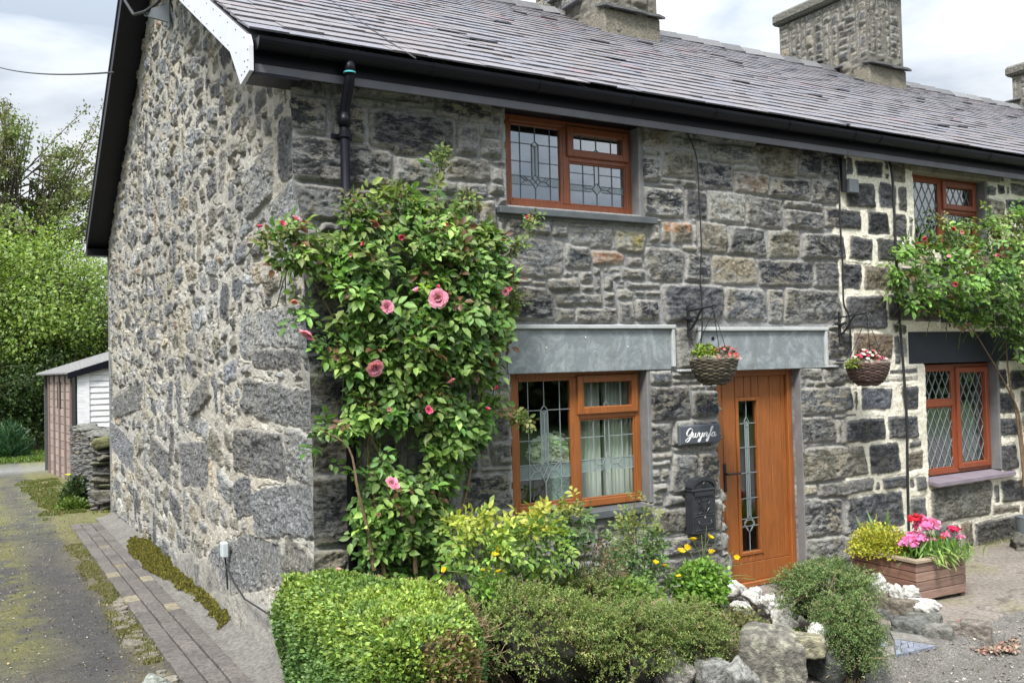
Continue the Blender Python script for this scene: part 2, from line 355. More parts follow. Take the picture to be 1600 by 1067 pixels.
def grow_fill(st, X0, Z0, X1, Z1, wr, hr, seed, gap=.012, cell=.02, holes=()):
    r = random.Random(seed); nx = int((X1 - X0) / cell); nz_ = int((Z1 - Z0) / cell); occ = np.zeros((nx, nz_), bool)
    def mark(a, b, c, d, g=0):
        occ[max(0, int((a - g - X0) / cell)):max(0, int(math.ceil((c + g - X0) / cell))), max(0, int((b - g - Z0) / cell)):max(0, int(math.ceil((d + g - Z0) / cell)))] = True
    for s in st: mark(*s[:4])
    for h in holes: mark(*h)
    res = []
    for k in range(nz_):
        i = 0
        while i < nx:
            if occ[i, k]: i += 1; continue
            W = int(r.uniform(*wr) / cell); Hh = int(r.uniform(*hr) / cell)
            w_ = 0
            while w_ < W and i + w_ < nx and not occ[i + w_, k]: w_ += 1
            h_ = 1
            while h_ < Hh and k + h_ < nz_ and not occ[i:i + w_, k + h_].any(): h_ += 1
            # absorb a small remainder
            occ[i:i + w_, k:k + h_] = True
            a, b, c, d = X0 + i * cell, Z0 + k * cell, X0 + (i + w_) * cell, Z0 + (k + h_) * cell
            if (c - a) > .055 and (d - b) > .035: res.append((a + gap, b + gap, c - gap, d - gap, r.choice('ddddgggggmtGDs')))
            i += w_
    return res
def relief(U, Vv, st, seed, mz=None, warp=.012, depth=(.02, .05), facet=.014, rough=.5, rnd=.25, ang=2.5, grow=.004, sep=.006, ew=.03, mh=.006, dark=None):
    nu, nv = len(U), len(Vv); UU, VV = np.meshgrid(U, Vv, indexing='ij')
    wu = UU + warp * fbm(UU * 9, VV * 9, seed, 4, .6); wv = VV + warp * .8 * fbm(UU * 9 + 40, VV * 9 + 7, seed + 5, 4, .6)
    d1 = np.full((nu, nv), 9.); d2 = np.full((nu, nv), 9.); ID = np.full((nu, nv), -1)
    r = random.Random(seed); PR = []
    pad = .09
    for n, s in enumerate(st):
        x0, z0, x1, z1 = s[:4]; cx, cz, hx, hz = (x0 + x1) / 2, (z0 + z1) / 2, (x1 - x0) / 2, (z1 - z0) / 2
        a = R(r.uniform(-ang, ang)); rr = min(hx, hz) * r.uniform(.6, 1.4) * rnd; sk = r.uniform(-.08, .08) * 1.0; tp = r.uniform(-.10, .10)
        i0, i1 = np.searchsorted(U, [x0 - pad, x1 + pad]); j0, j1 = np.searchsorted(Vv, [z0 - pad, z1 + pad])
        PR.append((cx, cz, hx, hz, r.uniform(*depth), r.uniform(-1, 1), r.uniform(-1, 1), r.random(), r.random()))
        if i1 <= i0 or j1 <= j0: continue
        px_ = wu[i0:i1, j0:j1] - cx; pz_ = wv[i0:i1, j0:j1] - cz
        qx = px_ * math.cos(a) + pz_ * math.sin(a) + sk * pz_; qz = -px_ * math.sin(a) + pz_ * math.cos(a)
        qx = np.abs(qx) * (1 + tp * qz / max(hz, .02)) - hx + rr; qz = np.abs(qz) - hz + rr
        d = np.hypot(np.maximum(qx, 0), np.maximum(qz, 0)) + np.minimum(np.maximum(qx, qz), 0) - rr
        D1 = d1[i0:i1, j0:j1]; D2 = d2[i0:i1, j0:j1]; I = ID[i0:i1, j0:j1]
        b = d < D1
        D2[:] = np.where(b, D1, np.minimum(D2, d)); D1[:] = np.where(b, d, D1); I[:] = np.where(b, n, I)
    P = np.array(PR + [(0, 0, 1, 1, 0, 0, 0, 0, 0)]); Q = P[ID]
    e = np.minimum((d2 - d1) / 2 - sep, grow - d1) + .004 * fbm(UU * 45, VV * 45, seed + 9, 3)
    if mz is not None: mzz = mz(UU, VV); e = e - .011 * mzz * (1 + .8 * fbm(UU * 8, VV * 8, seed + 31, 3))
    ins = sstep(0, .006, e); prof = sstep(-.004, 1, np.clip(e / ew, 0, 1)) ** .6
    lu = (UU - Q[..., 0]) / Q[..., 2]; lv = (VV - Q[..., 1]) / Q[..., 3]
    off = ID * 13.7
    f1 = fbm(UU * 7 + off, VV * 10 + off, seed + 2, 5, rough); f2 = 1 - 2 * np.abs(fbm(UU * 11 + off, VV * 24 + off, seed + 7, 4, .55))
    ter = f1 * 3.2; ter = (np.floor(ter) + sstep(.55, 1, ter - np.floor(ter))) / 3.2; f1 = .45 * f1 + .55 * ter
    face = Q[..., 4] + facet * (Q[..., 5] * lu + Q[..., 6] * lv) * .6 + facet * 1.3 * f1 + facet * .55 * f2
    face = np.maximum(face, .012)
    face = face + .005 * fbm(UU * 38, VV * 38, seed + 17, 3, .6)
    mort = mh + .004 * fbm(UU * 30, VV * 30, seed + 3, 4, .6)
    if mz is not None: mort = mort + mzz * (.020 + .010 * fbm(UU * 13, VV * 13, seed + 33, 4, .6))
    groove = np.exp(-((e + .004) / .007) ** 2) * sstep(-.25, .25, fbm(UU * 5, VV * 5, seed + 41, 3)); mort = mort - .012 * groove
    H = mort * (1 - prof * ins) + face * prof * ins
    rim = (1 - sstep(.004, .042, e)) * ins
    return UU, VV, H, ID, e, ins, rim, Q
def tones(st, ID, Q, seed, amp=.28):
    T = np.array([TONE[s[4]] for s in st] + [(.1, .1, .1)]); c = T[ID]
    v = np.exp((Q[..., 7] - .5) * 2 * amp)[..., None]; hue = (Q[..., 8] - .5)[..., None] * np.array([.12, .02, -.12])
    return c * v * (1 + hue)

WT = -.06          # bottom of the walls
PARTY = 5.47
OPEN = [(1.70, 3.345, 3.055, 4.2), (1.69, .885, 3.06, 2.03), (6.74, .77, 8.075, 2.02), (6.66, 3.215, 7.985, 4.055)]
HID = OPEN + [(1.60, 2.0, 3.34, 2.40), (3.58, 1.98, 5.28, 2.40), (6.46, 1.99, 8.42, 2.36), (3.92, -.1, 4.90, 2.0), (1.60, 3.25, 3.15, 3.32), (1.6, .80, 3.0, .90), (6.75, .70, 8.25, .78), (6.5, 4.05, 8.2, 4.3)]
front_st = [s for s in parse(FS) if s[2] > s[0] and s[3] > s[1]]
front_st = [((-.12,) + s[1:] if s[0] < .13 and s[0] > -.1 else s) for s in front_st]
front_st.append((3.36, 2.02, 3.565, 2.375, 'G'))
front_st += [s for s in grow_fill(front_st, -.10, -.05, 9.6, 4.16, (.16, .46), (.11, .24), 5, holes=HID) if s[0] < 5.4 or (s[2] - s[0] > .075 and s[3] - s[1] > .06)]
U = np.arange(0, 9.6, .0098); Vz = np.arange(WT, 4.17, .0098)
def creamz(x, z): return sstep(-.02, .02, x - (PARTY + .10 * fbm(z * 3, x * 2, 61, 3) + .05 * fbm(z * 14, x * 9, 62, 3)))
UU, VV, H, ID, E_, ins, rim, Q = relief(U, Vz, front_st, 21, creamz, facet=.017)
def hcor(z): return .035 + .034 * fbm(z * 2.6, z * 0 + 3, 44, 3) + .012 * fbm(z * 9, z * 0 + 1, 47, 2)
hc = hcor(Vz)
for (a, b_, c, d) in HID[4:]: kk_ = (UU > a) & (UU < c) & (VV > b_) & (VV < d); H[kk_] = np.minimum(H[kk_], .012)
k = sstep(0, .05, UU); H = H * k + hc[None, :] * (1 - k)
base = tones(front_st, ID, Q, 1)
# cottage pointing: grey left of the party line, cream right of it
pl = PARTY + .10 * fbm(VV * 3, UU * 2, 61, 3) + .05 * fbm(VV * 14, UU * 9, 62, 3)
cream = sstep(-.02, .02, UU - pl)[..., None]
mc = np.array([.29, .29, .285]) * (1 - cream) + np.array([.80, .755, .62]) * cream
green = sstep(.1, .6, fbm(UU * 1.5, VV * 1.5, 71, 3))[..., None] * cream * .25
mc = mc * (1 - green) + np.array([.28, .29, .19]) * green
orange = ((ID >= 0) & np.isin(ID, [i for i, s in enumerate(front_st) if s[4] == 'R']) & (VV - Q[..., 1] > .1 * Q[..., 3]))[..., None] * sstep(-.2, .3, fbm(UU * 14, VV * 14, 77, 3))[..., None]
base = base * (1 - orange) + np.array([.50, .20, .05]) * orange
yl = np.isin(ID, [i for i, s in enumerate(front_st) if s[4] == 'y'])[..., None] * sstep(.0, .25, fbm(UU * 10, VV * 10, 78, 3))[..., None]
base = base * (1 - yl) + np.array([.36, .29, .08]) * yl
# green-brown damp growth on the corner stones
dm = (sstep(.75, .35, UU) * sstep(2.4, 1.9, VV) * sstep(-.3, .4, fbm(UU * 6, VV * 6, 79, 4)))[..., None] * .7
base = base * (1 - dm) + np.array([.085, .08, .05]) * dm
dirt_shade = (sstep(.55, .0, VV + .25 * fbm(UU * 2.5, VV * 2, 95, 4)) * .55)[..., None]; base = base * (1 - dirt_shade) + np.array([.075, .07, .05]) * dirt_shade; mc = mc * (1 - dirt_shade) + np.array([.14, .13, .10]) * dirt_shade  # wall foot darkened: splash dirt plus a contact shadow painted into stone and mortar
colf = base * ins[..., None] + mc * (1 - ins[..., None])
lit = (.55 + .45 * Q[..., 7]) * ins; lit = np.where(cream[..., 0] > .5, lit * .3, lit)
lit = np.where(np.isin(ID, [i for i, s in enumerate(front_st) if s[4] in 'DsR']), lit * .35, lit)
smooth_ids = np.isin(ID, [i for i, s in enumerate(front_st) if s[4] == 's'])
rimv = rim * np.where(cream[..., 0] > .5, .35, 1.0)
def cdx(z): return .025 + .095 * sstep(4.0, 1.3, z)
X = UU - hc[None, :] * sstep(.06, 0, UU) + cdx(VV) * sstep(.55, 0, UU); Yc = -H
def door_left(z): return 3.83 + .11 * sstep(1.1, .0, z) + .02 * np.sin(z * 9) + .018 * np.sin(z * 23 + 1)
hole = np.zeros(X.shape, bool); deep = np.zeros(X.shape, bool)
wob = .012 * fbm(UU * 12, VV * 12, 91, 3)
for (a, b, c, d) in OPEN + [(0, 0, 0, 0)]:
    i_ = (UU > a + wob) & (UU < c + wob * .3) & (VV > b) & (VV < d); hole |= i_
hole |= (UU > door_left(VV)) & (UU < 4.885 + wob * .5) & (VV < 2.0)
Yf = np.where(hole, .16, Yc)
for q in (colf,): q[hole] = (.15, .15, .15)
ins_h = np.where(hole, 0, ins)
def grid_faces(mask_del, i0, i1):
    nu, nv = mask_del.shape; I, J = np.meshgrid(np.arange(i0, i1 - 1), np.arange(nv - 1), indexing='ij')
    dl = mask_del[I, J] & mask_del[I + 1, J] & mask_del[I, J + 1] & mask_del[I + 1, J + 1]
    I = I[~dl]; J = J[~dl]; n = lambda a, b: (a - i0) * nv + b
    return np.stack([n(I, J), n(I + 1, J), n(I + 1, J + 1), n(I, J + 1)], 1)
HOUSE = thing('stone_cottage', (0, 0, 0), 'dark grey stone end cottage with rubble gable, slate roof and golden oak door and windows', 'cottage', 'terraced stone cottages')
HOUSE2 = thing('stone_cottage', (PARTY, 0, 0), 'middle cottage of the terrace with cream pointing, red brown diamond leaded windows and navy lintel', 'cottage', 'terraced stone cottages')
iP = int(np.searchsorted(U, PARTY))
for par, i0, i1 in ((HOUSE, 0, iP + 1), (HOUSE2, iP, len(U))):
    F = grid_faces(hole, i0, i1); s = slice(i0, i1)
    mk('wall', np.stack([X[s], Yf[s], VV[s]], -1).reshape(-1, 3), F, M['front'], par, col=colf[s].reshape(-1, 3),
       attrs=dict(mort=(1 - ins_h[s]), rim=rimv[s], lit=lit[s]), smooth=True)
# ---- gable wall (plane x = 0, runs back along +y)
D = 9.9; EZ, RZ, GY, RY = 4.30, 7.20, -.17, 4.955; SLP = (RZ - EZ) / (RY - GY)
def roofz(y): return EZ + SLP * (np.minimum(y, 2 * RY - y) - GY)
gq = parse("10,210,116,234,s -30,170,138,199,g 54,126,168,163,d 124,90,170,122,s -33,86,124,124,G -2,343,43,388,s -2,287,70,338,G 62,24,279,69,g 683,150,956,188,g 757,80,1003,128,s 272,95,412,140,s 467,91,597,129,d -2,218,144,256,G 53,333,126,372,g 267,173,356,198,g -2,128,50,165,g -2,48,60,84,m 2,0,90,44,w 180,255,215,285,d")
gq = [((-.12,) + s[1:] if s[0] < .08 else s) for s in gq]; gst = list(gq); rr_ = random.Random(3); cell = .03; occ = np.zeros((int(11 / cell), int(8 / cell)), bool)
def gm(a, b, c, d, g=0):
    return slice(max(0, int((a - g + .5) / cell)), max(0, int((c + g + .5) / cell) + 1)), slice(max(0, int((b - g + .3) / cell)), max(0, int((d + g + .3) / cell) + 1))
for s in gq: occ[gm(*s[:4])] = True
for wmin, wmax, hmin, hmax, tries, gp in ((.3, .5, .13, .22, 300, .03), (.18, .38, .09, .18, 5000, .02), (.12, .26, .06, .14, 18000, .016), (.06, .14, .035, .08, 36000, .011)):
    for _ in range(tries):
        y = rr_.uniform(-.10, D); z = rr_.uniform(-.1, 6.9)
        low = 1 + .35 * (z < 1.6)
        w_ = rr_.uniform(wmin, wmax) * low; h_ = rr_.uniform(hmin, hmax) * low
        if rr_.random() < .2: w_, h_ = h_, w_
        if z + h_ > roofz(y) or y + w_ > D: continue
        s = gm(y, z, y + w_, z + h_, gp)
        if occ[s].any(): continue
        occ[gm(y, z, y + w_, z + h_)] = True
        gst.append((y, z, y + w_, z + h_, rr_.choice('dddggggGGsmmmt' if rr_.random() < .97 else 'ow')))
Ug = [0.]
while Ug[-1] < D: Ug.append(Ug[-1] + .0085 + .0026 * Ug[-1])
Ug = np.array(Ug) * D / Ug[-1]; Vg = np.concatenate([Vz, np.arange(Vz[-1] + .011, 7.15, .012)])
GU, GV, GH, GID, GE, gins, grim, GQ = relief(Ug, Vg, gst, 33, warp=.035, depth=(.012, .038), facet=.017, rnd=.45, ang=16, grow=.002, sep=.003, ew=.024, mh=.016)
GH = GH * 1.1 - .028 * sstep(.28, .5, fbm(GU * 6, GV * 7, 37, 4, .6)) * (1 - gins) + .018 * fbm(GU * 1.2, GV * 1.2, 35, 3) + .016 * fbm(GU * 11, GV * 11, 36, 5, .7) * (1 - .6 * gins)
# rendered plinth creeping over the lowest stones
plz = .26 + .16 * fbm(GU * 1.1, GU * 0, 55, 2) - .5 * sstep(3.2, 6, GU); pk = sstep(.10, -.06, GV - plz) * .85
GH = GH * (1 - pk) + (.045 + .012 * fbm(GU * 11, GV * 11, 39, 4, .6) + .02 * fbm(GU * 4, GV * 4, 56, 4, .6) + .02 * (plz - GV)) * pk
kk = sstep(0, .06, GU); hg = hcor(Vg); GH = GH * kk + hg[None, :] * (1 - kk)
gb = tones(gst, GID, GQ, 2, .45) * 1.75 + .01; big = (np.minimum(GQ[..., 2], .45) > .26)[..., None] * .22; gb = gb * (1 - big) + big * np.array([.26, .245, .21]) * (1 + .5 * fbm(GU * 8, GV * 8, 64, 4)[..., None]); gb = gb * .92 + .08 * np.array([.30, .28, .24])
tan = np.array([.39, .365, .31]) * (1 + .3 * fbm(GU * 1.3, GV * 1.3, 57, 4)[..., None]) * (1 + fbm(GU * .7, GV * .7, 58, 3)[..., None] * np.array([.05, 0, -.1]))
smear = sstep(.2, .55, fbm(GU * 6, GV * 6, 59, 4)) * .45 * sstep(.03, .0, GE)
gi = gins * (1 - smear) * (1 - pk * sstep(-.5, .3, fbm(GU * 6, GV * 6, 60, 4)))
gcol = gb * gi[..., None] + tan * (1 - gi[..., None])
pg = (pk * .75)[..., None]; gcol = gcol * (1 - pg) + np.array([.215, .21, .195]) * (1 + .25 * fbm(GU * 3, GV * 5, 63, 4))[..., None] * pg
zr = roofz(GU)
above = GV > zr + .03
Fg = grid_faces(above, 0, len(Ug)); Fg = Fg[:, ::-1]
mk('gable_wall', np.stack([-GH + cdx(GV) * sstep(1.6, 0, GU), GU - hg[None, :] * sstep(.07, 0, GU), GV], -1).reshape(-1, 3), Fg, M['gable'], HOUSE, col=gcol.reshape(-1, 3),
   attrs=dict(mort=1 - gi, rim=grim * .3, lit=(.1 + .5 * GQ[..., 7]) * gi * (1 - pk) * sstep(.4, .9, GV)), smooth=False)
b = MB(); b.box((-.02, D, -.3), (PARTY, D + .25, 4.2)); b.box((.0, .9, -.3), (.02, D, -.1)); b.build('rear_wall', M['render'], HOUSE)
# ---------------- roofs
def slate_roof(parent, x0, x1, seed, front=True, fine=True):
    r = random.Random(seed); L_ = math.hypot(RY - GY, RZ - EZ); ca, sa = (RY - GY) / L_, (RZ - EZ) / L_
    V = []; F = []; C = []
    ex = .225; n = int(L_ / ex) + 1
    for k in range(n):
        s0 = k * ex - .03; s1 = min(s0 + ex + .12, L_ + .02); x = x0 - (r.random() * .1 + (.13 if k % 2 else 0)) ; first = True
        while x < x1:
            wd = r.uniform(.20, .30); a = max(x, x0); b_ = min(x + wd - .003, x1)
            x += wd
            if b_ - a < .03: continue
            t = .009 + r.random() * .007; l0 = .016 + r.random() * .002 + (r.random() < .02) * .012; l1 = .0; sj = r.uniform(-.004, .004); sk = r.uniform(-.004, .004)
            pts = []
            for (xx, ss, hh) in ((a, s0 + sj, l0), (b_, s0 + sj + sk, l0 + r.uniform(-.0015, .0015)), (b_, s1, l1), (a, s1, l1)):
                for dz in (0, t):
                    yy = ss * ca - (hh + dz) * sa; zz = ss * sa + (hh + dz) * ca
                    yw = GY + yy
                    if not front: yw = 2 * RY - yw
                    pts.append((xx, yw, EZ + zz + .03))
            nb = len(V); V += pts
            # 0 a-lo,1 a-hi,2 b-lo,3 b-hi,4 b-up-lo,5,6 a-up-lo,7
            ff = [(1, 3, 5, 7), (0, 2, 3, 1), (2, 4, 5, 3), (0, 1, 7, 6)]
            if not front: ff = [q[::-1] for q in ff]
            F += [tuple(i + nb for i in q) for q in ff]
            v = r.uniform(.94, 1.06); c = np.array((.185, .177, .192)) * v * (1 + np.array((.05, 0, -.05)) * r.uniform(-1, 1.2))
            if r.random() < .02: c = np.array((.22, .165, .18)) * v
            if r.random() < .01: c = np.array((.15, .15, .16))
            C += [tuple(c)] * 8
    return V, F, C
def roof(parent, x0, x1, seed):
    V, F, C = slate_roof(parent, x0, x1, seed)
    # under-layer and rear slope as solid boards with thickness
    def slab(p0, p1, th):
        (ya, za), (yb, zb) = p0, p1; n = len(V)
        V.extend([(x0, ya, za), (x1, ya, za), (x1, yb, zb), (x0, yb, zb), (x0, ya, za - th), (x1, ya, za - th), (x1, yb, zb - th), (x0, yb, zb - th)])
        F.extend([tuple(i + n for i in q) for q in ((0, 1, 2, 3), (7, 6, 5, 4), (0, 4, 5, 1), (2, 6, 7, 3), (0, 3, 7, 4), (1, 5, 6, 2))]); C.extend([(.12, .12, .13)] * 8)
    slab((GY + .02, EZ + .015), (RY, RZ + .01), .05); slab((2 * RY - GY, EZ + .03), (RY, RZ + .03), .05)
    o = mk('roof', V, F, M['slates'], parent, col=np.array(C))
    r = random.Random(seed + 1); b = MB(); x = x0
    while x < x1 - .05:
        e = min(x + .46, x1); h = r.uniform(0, .012)
        poly = [(-.17, -.095), (-.15, -.075), (-.03, .045 + h), (.03, .045 + h), (.15, -.075), (.17, -.095), (.15, -.10), (0, .01), (-.15, -.10)]
        V2 = [(xx, RY + p[0], RZ + .06 + p[1] + (xx == e) * .018) for xx in (x - .0, e) for p in poly]; n = len(poly)
        c = tuple(np.array((.15, .15, .155)) * r.uniform(.7, 1.3))
        b.add(V2, [tuple(range(n)), tuple(range(2 * n - 1, n - 1, -1))] + [(i, (i + 1) % n, (i + 1) % n + n, i + n) for i in range(n)], c)
        b.tube([(e - .01, RY - .16, RZ - .02), (e - .01, RY - .035, RZ + .112), (e - .01, RY + .035, RZ + .112)], .014, 5, c)
        x += .46
    b.build('ridge', M['slates'], parent)
    return o
roof(HOUSE, -.34, PARTY, 1); roof(HOUSE2, PARTY, 11.55, 2)
HOUSE3 = thing('stone_cottage', (11.6, 0, 0), 'far cottage of the terrace, seen as slate roof with the two right hand stone chimneys', 'cottage', 'terraced stone cottages')
roof(HOUSE3, 11.55, 26, 3)
# far front wall pieces beyond the frame, plain coursed stone of the same kind
def far_wall(par, x0, x1, sd):
    u = np.arange(x0, x1, .05); z = np.arange(WT, 4.2, .05); st = grow_fill([], x0, -.05, x1, 4.15, (.3, .7), (.16, .34), sd)
    a, b_, H_, I_, e_, i_, r_, q_ = relief(u, z, st, sd, ew=.05); c_ = tones(st, I_, q_, sd) * i_[..., None] + np.array([.3, .29, .26]) * (1 - i_[..., None])
    mk('wall', np.stack([a, -H_, b_], -1).reshape(-1, 3), grid_faces(np.zeros(a.shape, bool), 0, len(u)), M['front'], par, col=c_.reshape(-1, 3), attrs=dict(mort=1 - i_, rim=r_, lit=i_ * .5), smooth=True)
far_wall(HOUSE2, 9.55, 11.6, 81); far_wall(HOUSE3, 11.6, 26, 82)
# ---------------- eaves: fascia, soffit, gutter
def eaves(par, x0, x1, rb):
    b = MB(); b.box((x0, -.155, 4.10), (x1, -.13, 4.27)); b.box((x0, -.13, 4.10), (x1, .12, 4.12)); b.build('fascia', M['black'], par)
    b = MB(); b.box((x0, -.175, 4.055), (x1, -.157, 4.115), .004); b.build('soffit_strip', M['soffit'], par)
    b = MB(); n = 10; prof = []
    for i in range(n + 1):
        a = math.pi + math.pi * i / n; prof.append((-.235 + .066 * math.cos(a), 4.262 + .075 * math.sin(a)))
    prof += [(-.235 + .060 * math.cos(a), 4.262 + .068 * math.sin(a)) for a in [2 * math.pi - math.pi * i / n for i in range(n + 1)]]
    m_ = len(prof); V = [(x, p[0], p[1]) for x in (x0, x1) for p in prof]
    b.add(V, [(i, (i + 1) % m_, (i + 1) % m_ + m_, i + m_) for i in range(m_)])
    for xe in (x0, x1):
        b.add([(xe, p[0], p[1]) for p in prof[:n + 1]], [tuple(range(n + 1))])
    x = x0 + .35
    while x < x1:
        for i in range(n):
            a0 = math.pi + math.pi * i / n; a1 = math.pi + math.pi * (i + 1) / n
            b.add([(xx, -.235 + .072 * math.cos(a), 4.262 + .081 * math.sin(a)) for xx in (x, x + .035) for a in (a0, a1)], [(0, 1, 3, 2)])
        x += rb
    return b.build('gutter', M['black'], par, smooth=False)
eaves(HOUSE, -.30, PARTY - .002, .9); eaves(HOUSE2, PARTY, 11.55, .9); eaves(HOUSE3, 11.55, 26, .9)
# bargeboards on the gable (x = -0.34 .. -0.30) with a wide soffit behind
ny, nzv = -math.sin(math.atan(SLP)), math.cos(math.atan(SLP))
def barge(name, ya, yb, mat, hgt, top=.035, th=.028, x=-.345):
    def zt(y): return roofz(y)
    b = MB(); V = []
    for xx in (x, x + th):
        V += [(xx, ya, zt(ya) + top), (xx, yb, zt(yb) + top), (xx, yb, zt(yb) + top - hgt), (xx, ya, zt(ya) + top - hgt)]
    b.add(V, [(0, 1, 2, 3), (7, 6, 5, 4), (0, 4, 5, 1), (1, 5, 6, 2), (2, 6, 7, 3), (3, 7, 4, 0)])
    return b, mat, name
b, mt, nm = barge('bargeboard', .3, RY, M['whitepl'], .235, top=.0)
b.add([(xx, y, z) for xx in (-.345, -.317) for (y, z) in ((-.17, EZ), (-.215, 4.22), (-.215, 4.05), (.02, 4.02), (.3, roofz(.3) - .235), (.3, roofz(.3)))], [(0, 1, 2, 3, 4, 5), (11, 10, 9, 8, 7, 6)] + [(i, i + 6, (i + 1) % 6 + 6, (i + 1) % 6) for i in range(6)])
bb = b.build('bargeboard', mt, HOUSE)
rv = MB(); r = random.Random(4)
for i in range(60):
    y = i * .22 - .1
    for dz in (-.04, -.2):
        if i < 20: rv.box((-.349, y, roofz(y) + dz), (-.344, y + .007, roofz(y) + dz + .007))
for (y, z) in ((-.19, 4.19), (-.19, 4.12), (-.17, 4.08), (-.1, 4.07), (-.02, 4.07)): rv.box((-.349, y, z), (-.344, y + .008, z + .008))
rv.build('rivets', M['cable'], bb)
b, mt, nm = barge('bargeboard', RY, 2 * RY - GY, M['black'], .26)
bb2 = b.build('bargeboard', mt, HOUSE)
b = MB()       # soffit boards under both verges, and the boxed rear foot
for ya, yb in ((.0, RY), (RY, 2 * RY - GY)):
    V = [(-.32, ya, roofz(ya) - .2), (-.32, yb, roofz(yb) - .2), (.06, yb, roofz(yb) - .2), (.06, ya, roofz(ya) - .2)]; V += [(p[0], p[1], p[2] + .02) for p in V]
    b.add(V, [(0, 1, 2, 3), (7, 6, 5, 4), (0, 4, 5, 1), (1, 5, 6, 2), (2, 6, 7, 3), (3, 7, 4, 0)])
b.box((-.342, 9.93, 4.03), (.0, 10.13, 4.14)); b.box((-.316, -.20, 4.03), (.0, .03, 4.052))
b.build('verge_soffit', M['black'], HOUSE)
b = MB(); b.tube([(-.352, RY, RZ - .02), (-.352, 2 * RY - GY, EZ - .02)], .012, 6); b.build('verge_trim', M['soffit'], HOUSE)
# ---------------- chimneys
def chimney(par, x0, y0, x1, y1, zt, seed, cap=True, step=.022):
    zb = 6.3
    def side(pa, pb, sd):
        Ln = math.hypot(pb[0] - pa[0], pb[1] - pa[1]); dx, dy = (pb[0] - pa[0]) / Ln, (pb[1] - pa[1]) / Ln; nx_, ny_ = dy, -dx
        u = np.arange(0, Ln + step, step) * Ln / (math.ceil(Ln / step) * step); z = np.arange(zb, zt, step)
        st = grow_fill([], 0, zb, Ln, zt, (.10, .42), (.07, .26), sd, gap=.018)
        a, b_, H_, I_, e_, i_, r_, q_ = relief(u, z, st, sd, warp=.035, ew=.05, depth=(.012, .05), ang=7); f = sstep(0, .05, a) * sstep(0, .05, Ln - a); H_ = H_ * f + .02 * (1 - f)
        rend = sstep(7.35, 7.2, b_ + .1 * fbm(a * 3, b_ * 3, sd)) if cap else sstep(7.1, 7.0, b_)
        i_ = i_ * (1 - rend); c_ = (tones(st, I_, q_, sd, .3) * .95 + .02) * i_[..., None] + np.array([.16, .15, .125]) * (1 + .4 * fbm(a * 4, b_ * 4, sd + 3)[..., None]) * (1 - i_[..., None])
        ext = (a - Ln / 2) / (Ln / 2) * .02
        Vx = pa[0] + dx * (a + ext) + nx_ * H_; Vy = pa[1] + dy * (a + ext) + ny_ * H_
        return np.stack([Vx, Vy, b_], -1), i_, r_, c_
    VV_ = []; FF = []; cc = []; mo = []; ri = []; n = 0
    for pa, pb, sd in (((x0, y1), (x0, y0), seed), ((x0, y0), (x1, y0), seed + 10), ((x1, y0), (x1, y1), seed + 20), ((x1, y1), (x0, y1), seed + 30)):
        P, i_, r_, c_ = side(pa, pb, sd); a, b_ = P.shape[:2]; FF.append(grid_faces(np.zeros((a, b_), bool), 0, a) + n); n += a * b_
        VV_.append(P.reshape(-1, 3)); cc.append(c_.reshape(-1, 3)); mo.append(1 - i_.ravel()); ri.append(r_.ravel() * i_.ravel())
    VV_.append(np.array([(x0, y0, zt - .03), (x1, y0, zt - .03), (x1, y1, zt - .03), (x0, y1, zt - .03)])); FF.append(np.array([[n, n + 1, n + 2, n + 3]])); cc.append(np.full((4, 3), .2)); mo.append(np.ones(4)); ri.append(np.zeros(4))
    o = mk('chimney', np.vstack(VV_), np.vstack(FF), M['gable'], par, col=np.vstack(cc), attrs=dict(mort=np.concatenate(mo), rim=np.concatenate(ri), lit=np.concatenate([1 - m_ for m_ in mo]) * .4), smooth=True)
    r = random.Random(seed)
    for k_, (p, q, z0, z1) in enumerate([((x0 - .09, y0 + .95), (x0 + .1, y0 + 1.3), 7.46, 7.50), ((x0 - .10, y0 + .50), (x0 + .1, y0 + .90), 7.22, 7.26)]):
        b = MB(); b.box((p[0], p[1], z0), (q[0], q[1], z1), .01, c=(.13, .13, .135)); b.build('weathering_slate', M['slates'], o)
    b = MB(); jj = [(x, y0 - .14 + r.uniform(-.03, .03)) for x in np.linspace(x0 - .08, x1 + .1, 8)]
    zs = roofz(y0) + .36
    n_ = len(jj); V = [(x, y, zs - .0 - .02 * i / n_) for i, (x, y) in enumerate(jj)] + [(x, y0 + .1, zs + .05) for x, y in jj]; V += [(a, b1, c + .035) for a, b1, c in V]
    F = [(i, i + 1, i + 1 + n_, i + n_)[::-1] for i in range(n_ - 1)] + [(i + 2 * n_, i + 1 + 2 * n_, i + 1 + 3 * n_, i + 3 * n_) for i in range(n_ - 1)] + [(i, i + 1, i + 1 + 2 * n_, i + 2 * n_) for i in range(n_ - 1)] + [(0, 2 * n_, 3 * n_, n_), (n_ - 1, 2 * n_ - 1, 4 * n_ - 1, 3 * n_ - 1)]
    b.add(V, F, (.12, .12, .12)); b.build('weathering_slate', M['slates'], o)
    b = MB(); zf = roofz(y0); b.box((x0 - .035, y0 - .05, zf - .2), (x1 + .06, y0 + .3, zs - .0), .02, c=(.20, .18, .14)); b.build('lead_flashing', M['paving'], o)
    if cap:
        b = MB(); b.box((x0 - .12, y0 - .12, zt), (x1 + .12, y1 + .14, zt + .22), .05, c=(.15, .145, .125)); b.build('cap', M['rock'], o)
    return o
chimney(HOUSE2, 5.57, 3.86, 6.46, 5.55, 8.35, 301)
chimney(HOUSE3, 11.43, 4.18, 12.32, 6.12, 8.45, 341)
chimney(HOUSE3, 17.3, 4.0, 18.2, 5.1, 8.0, 381)
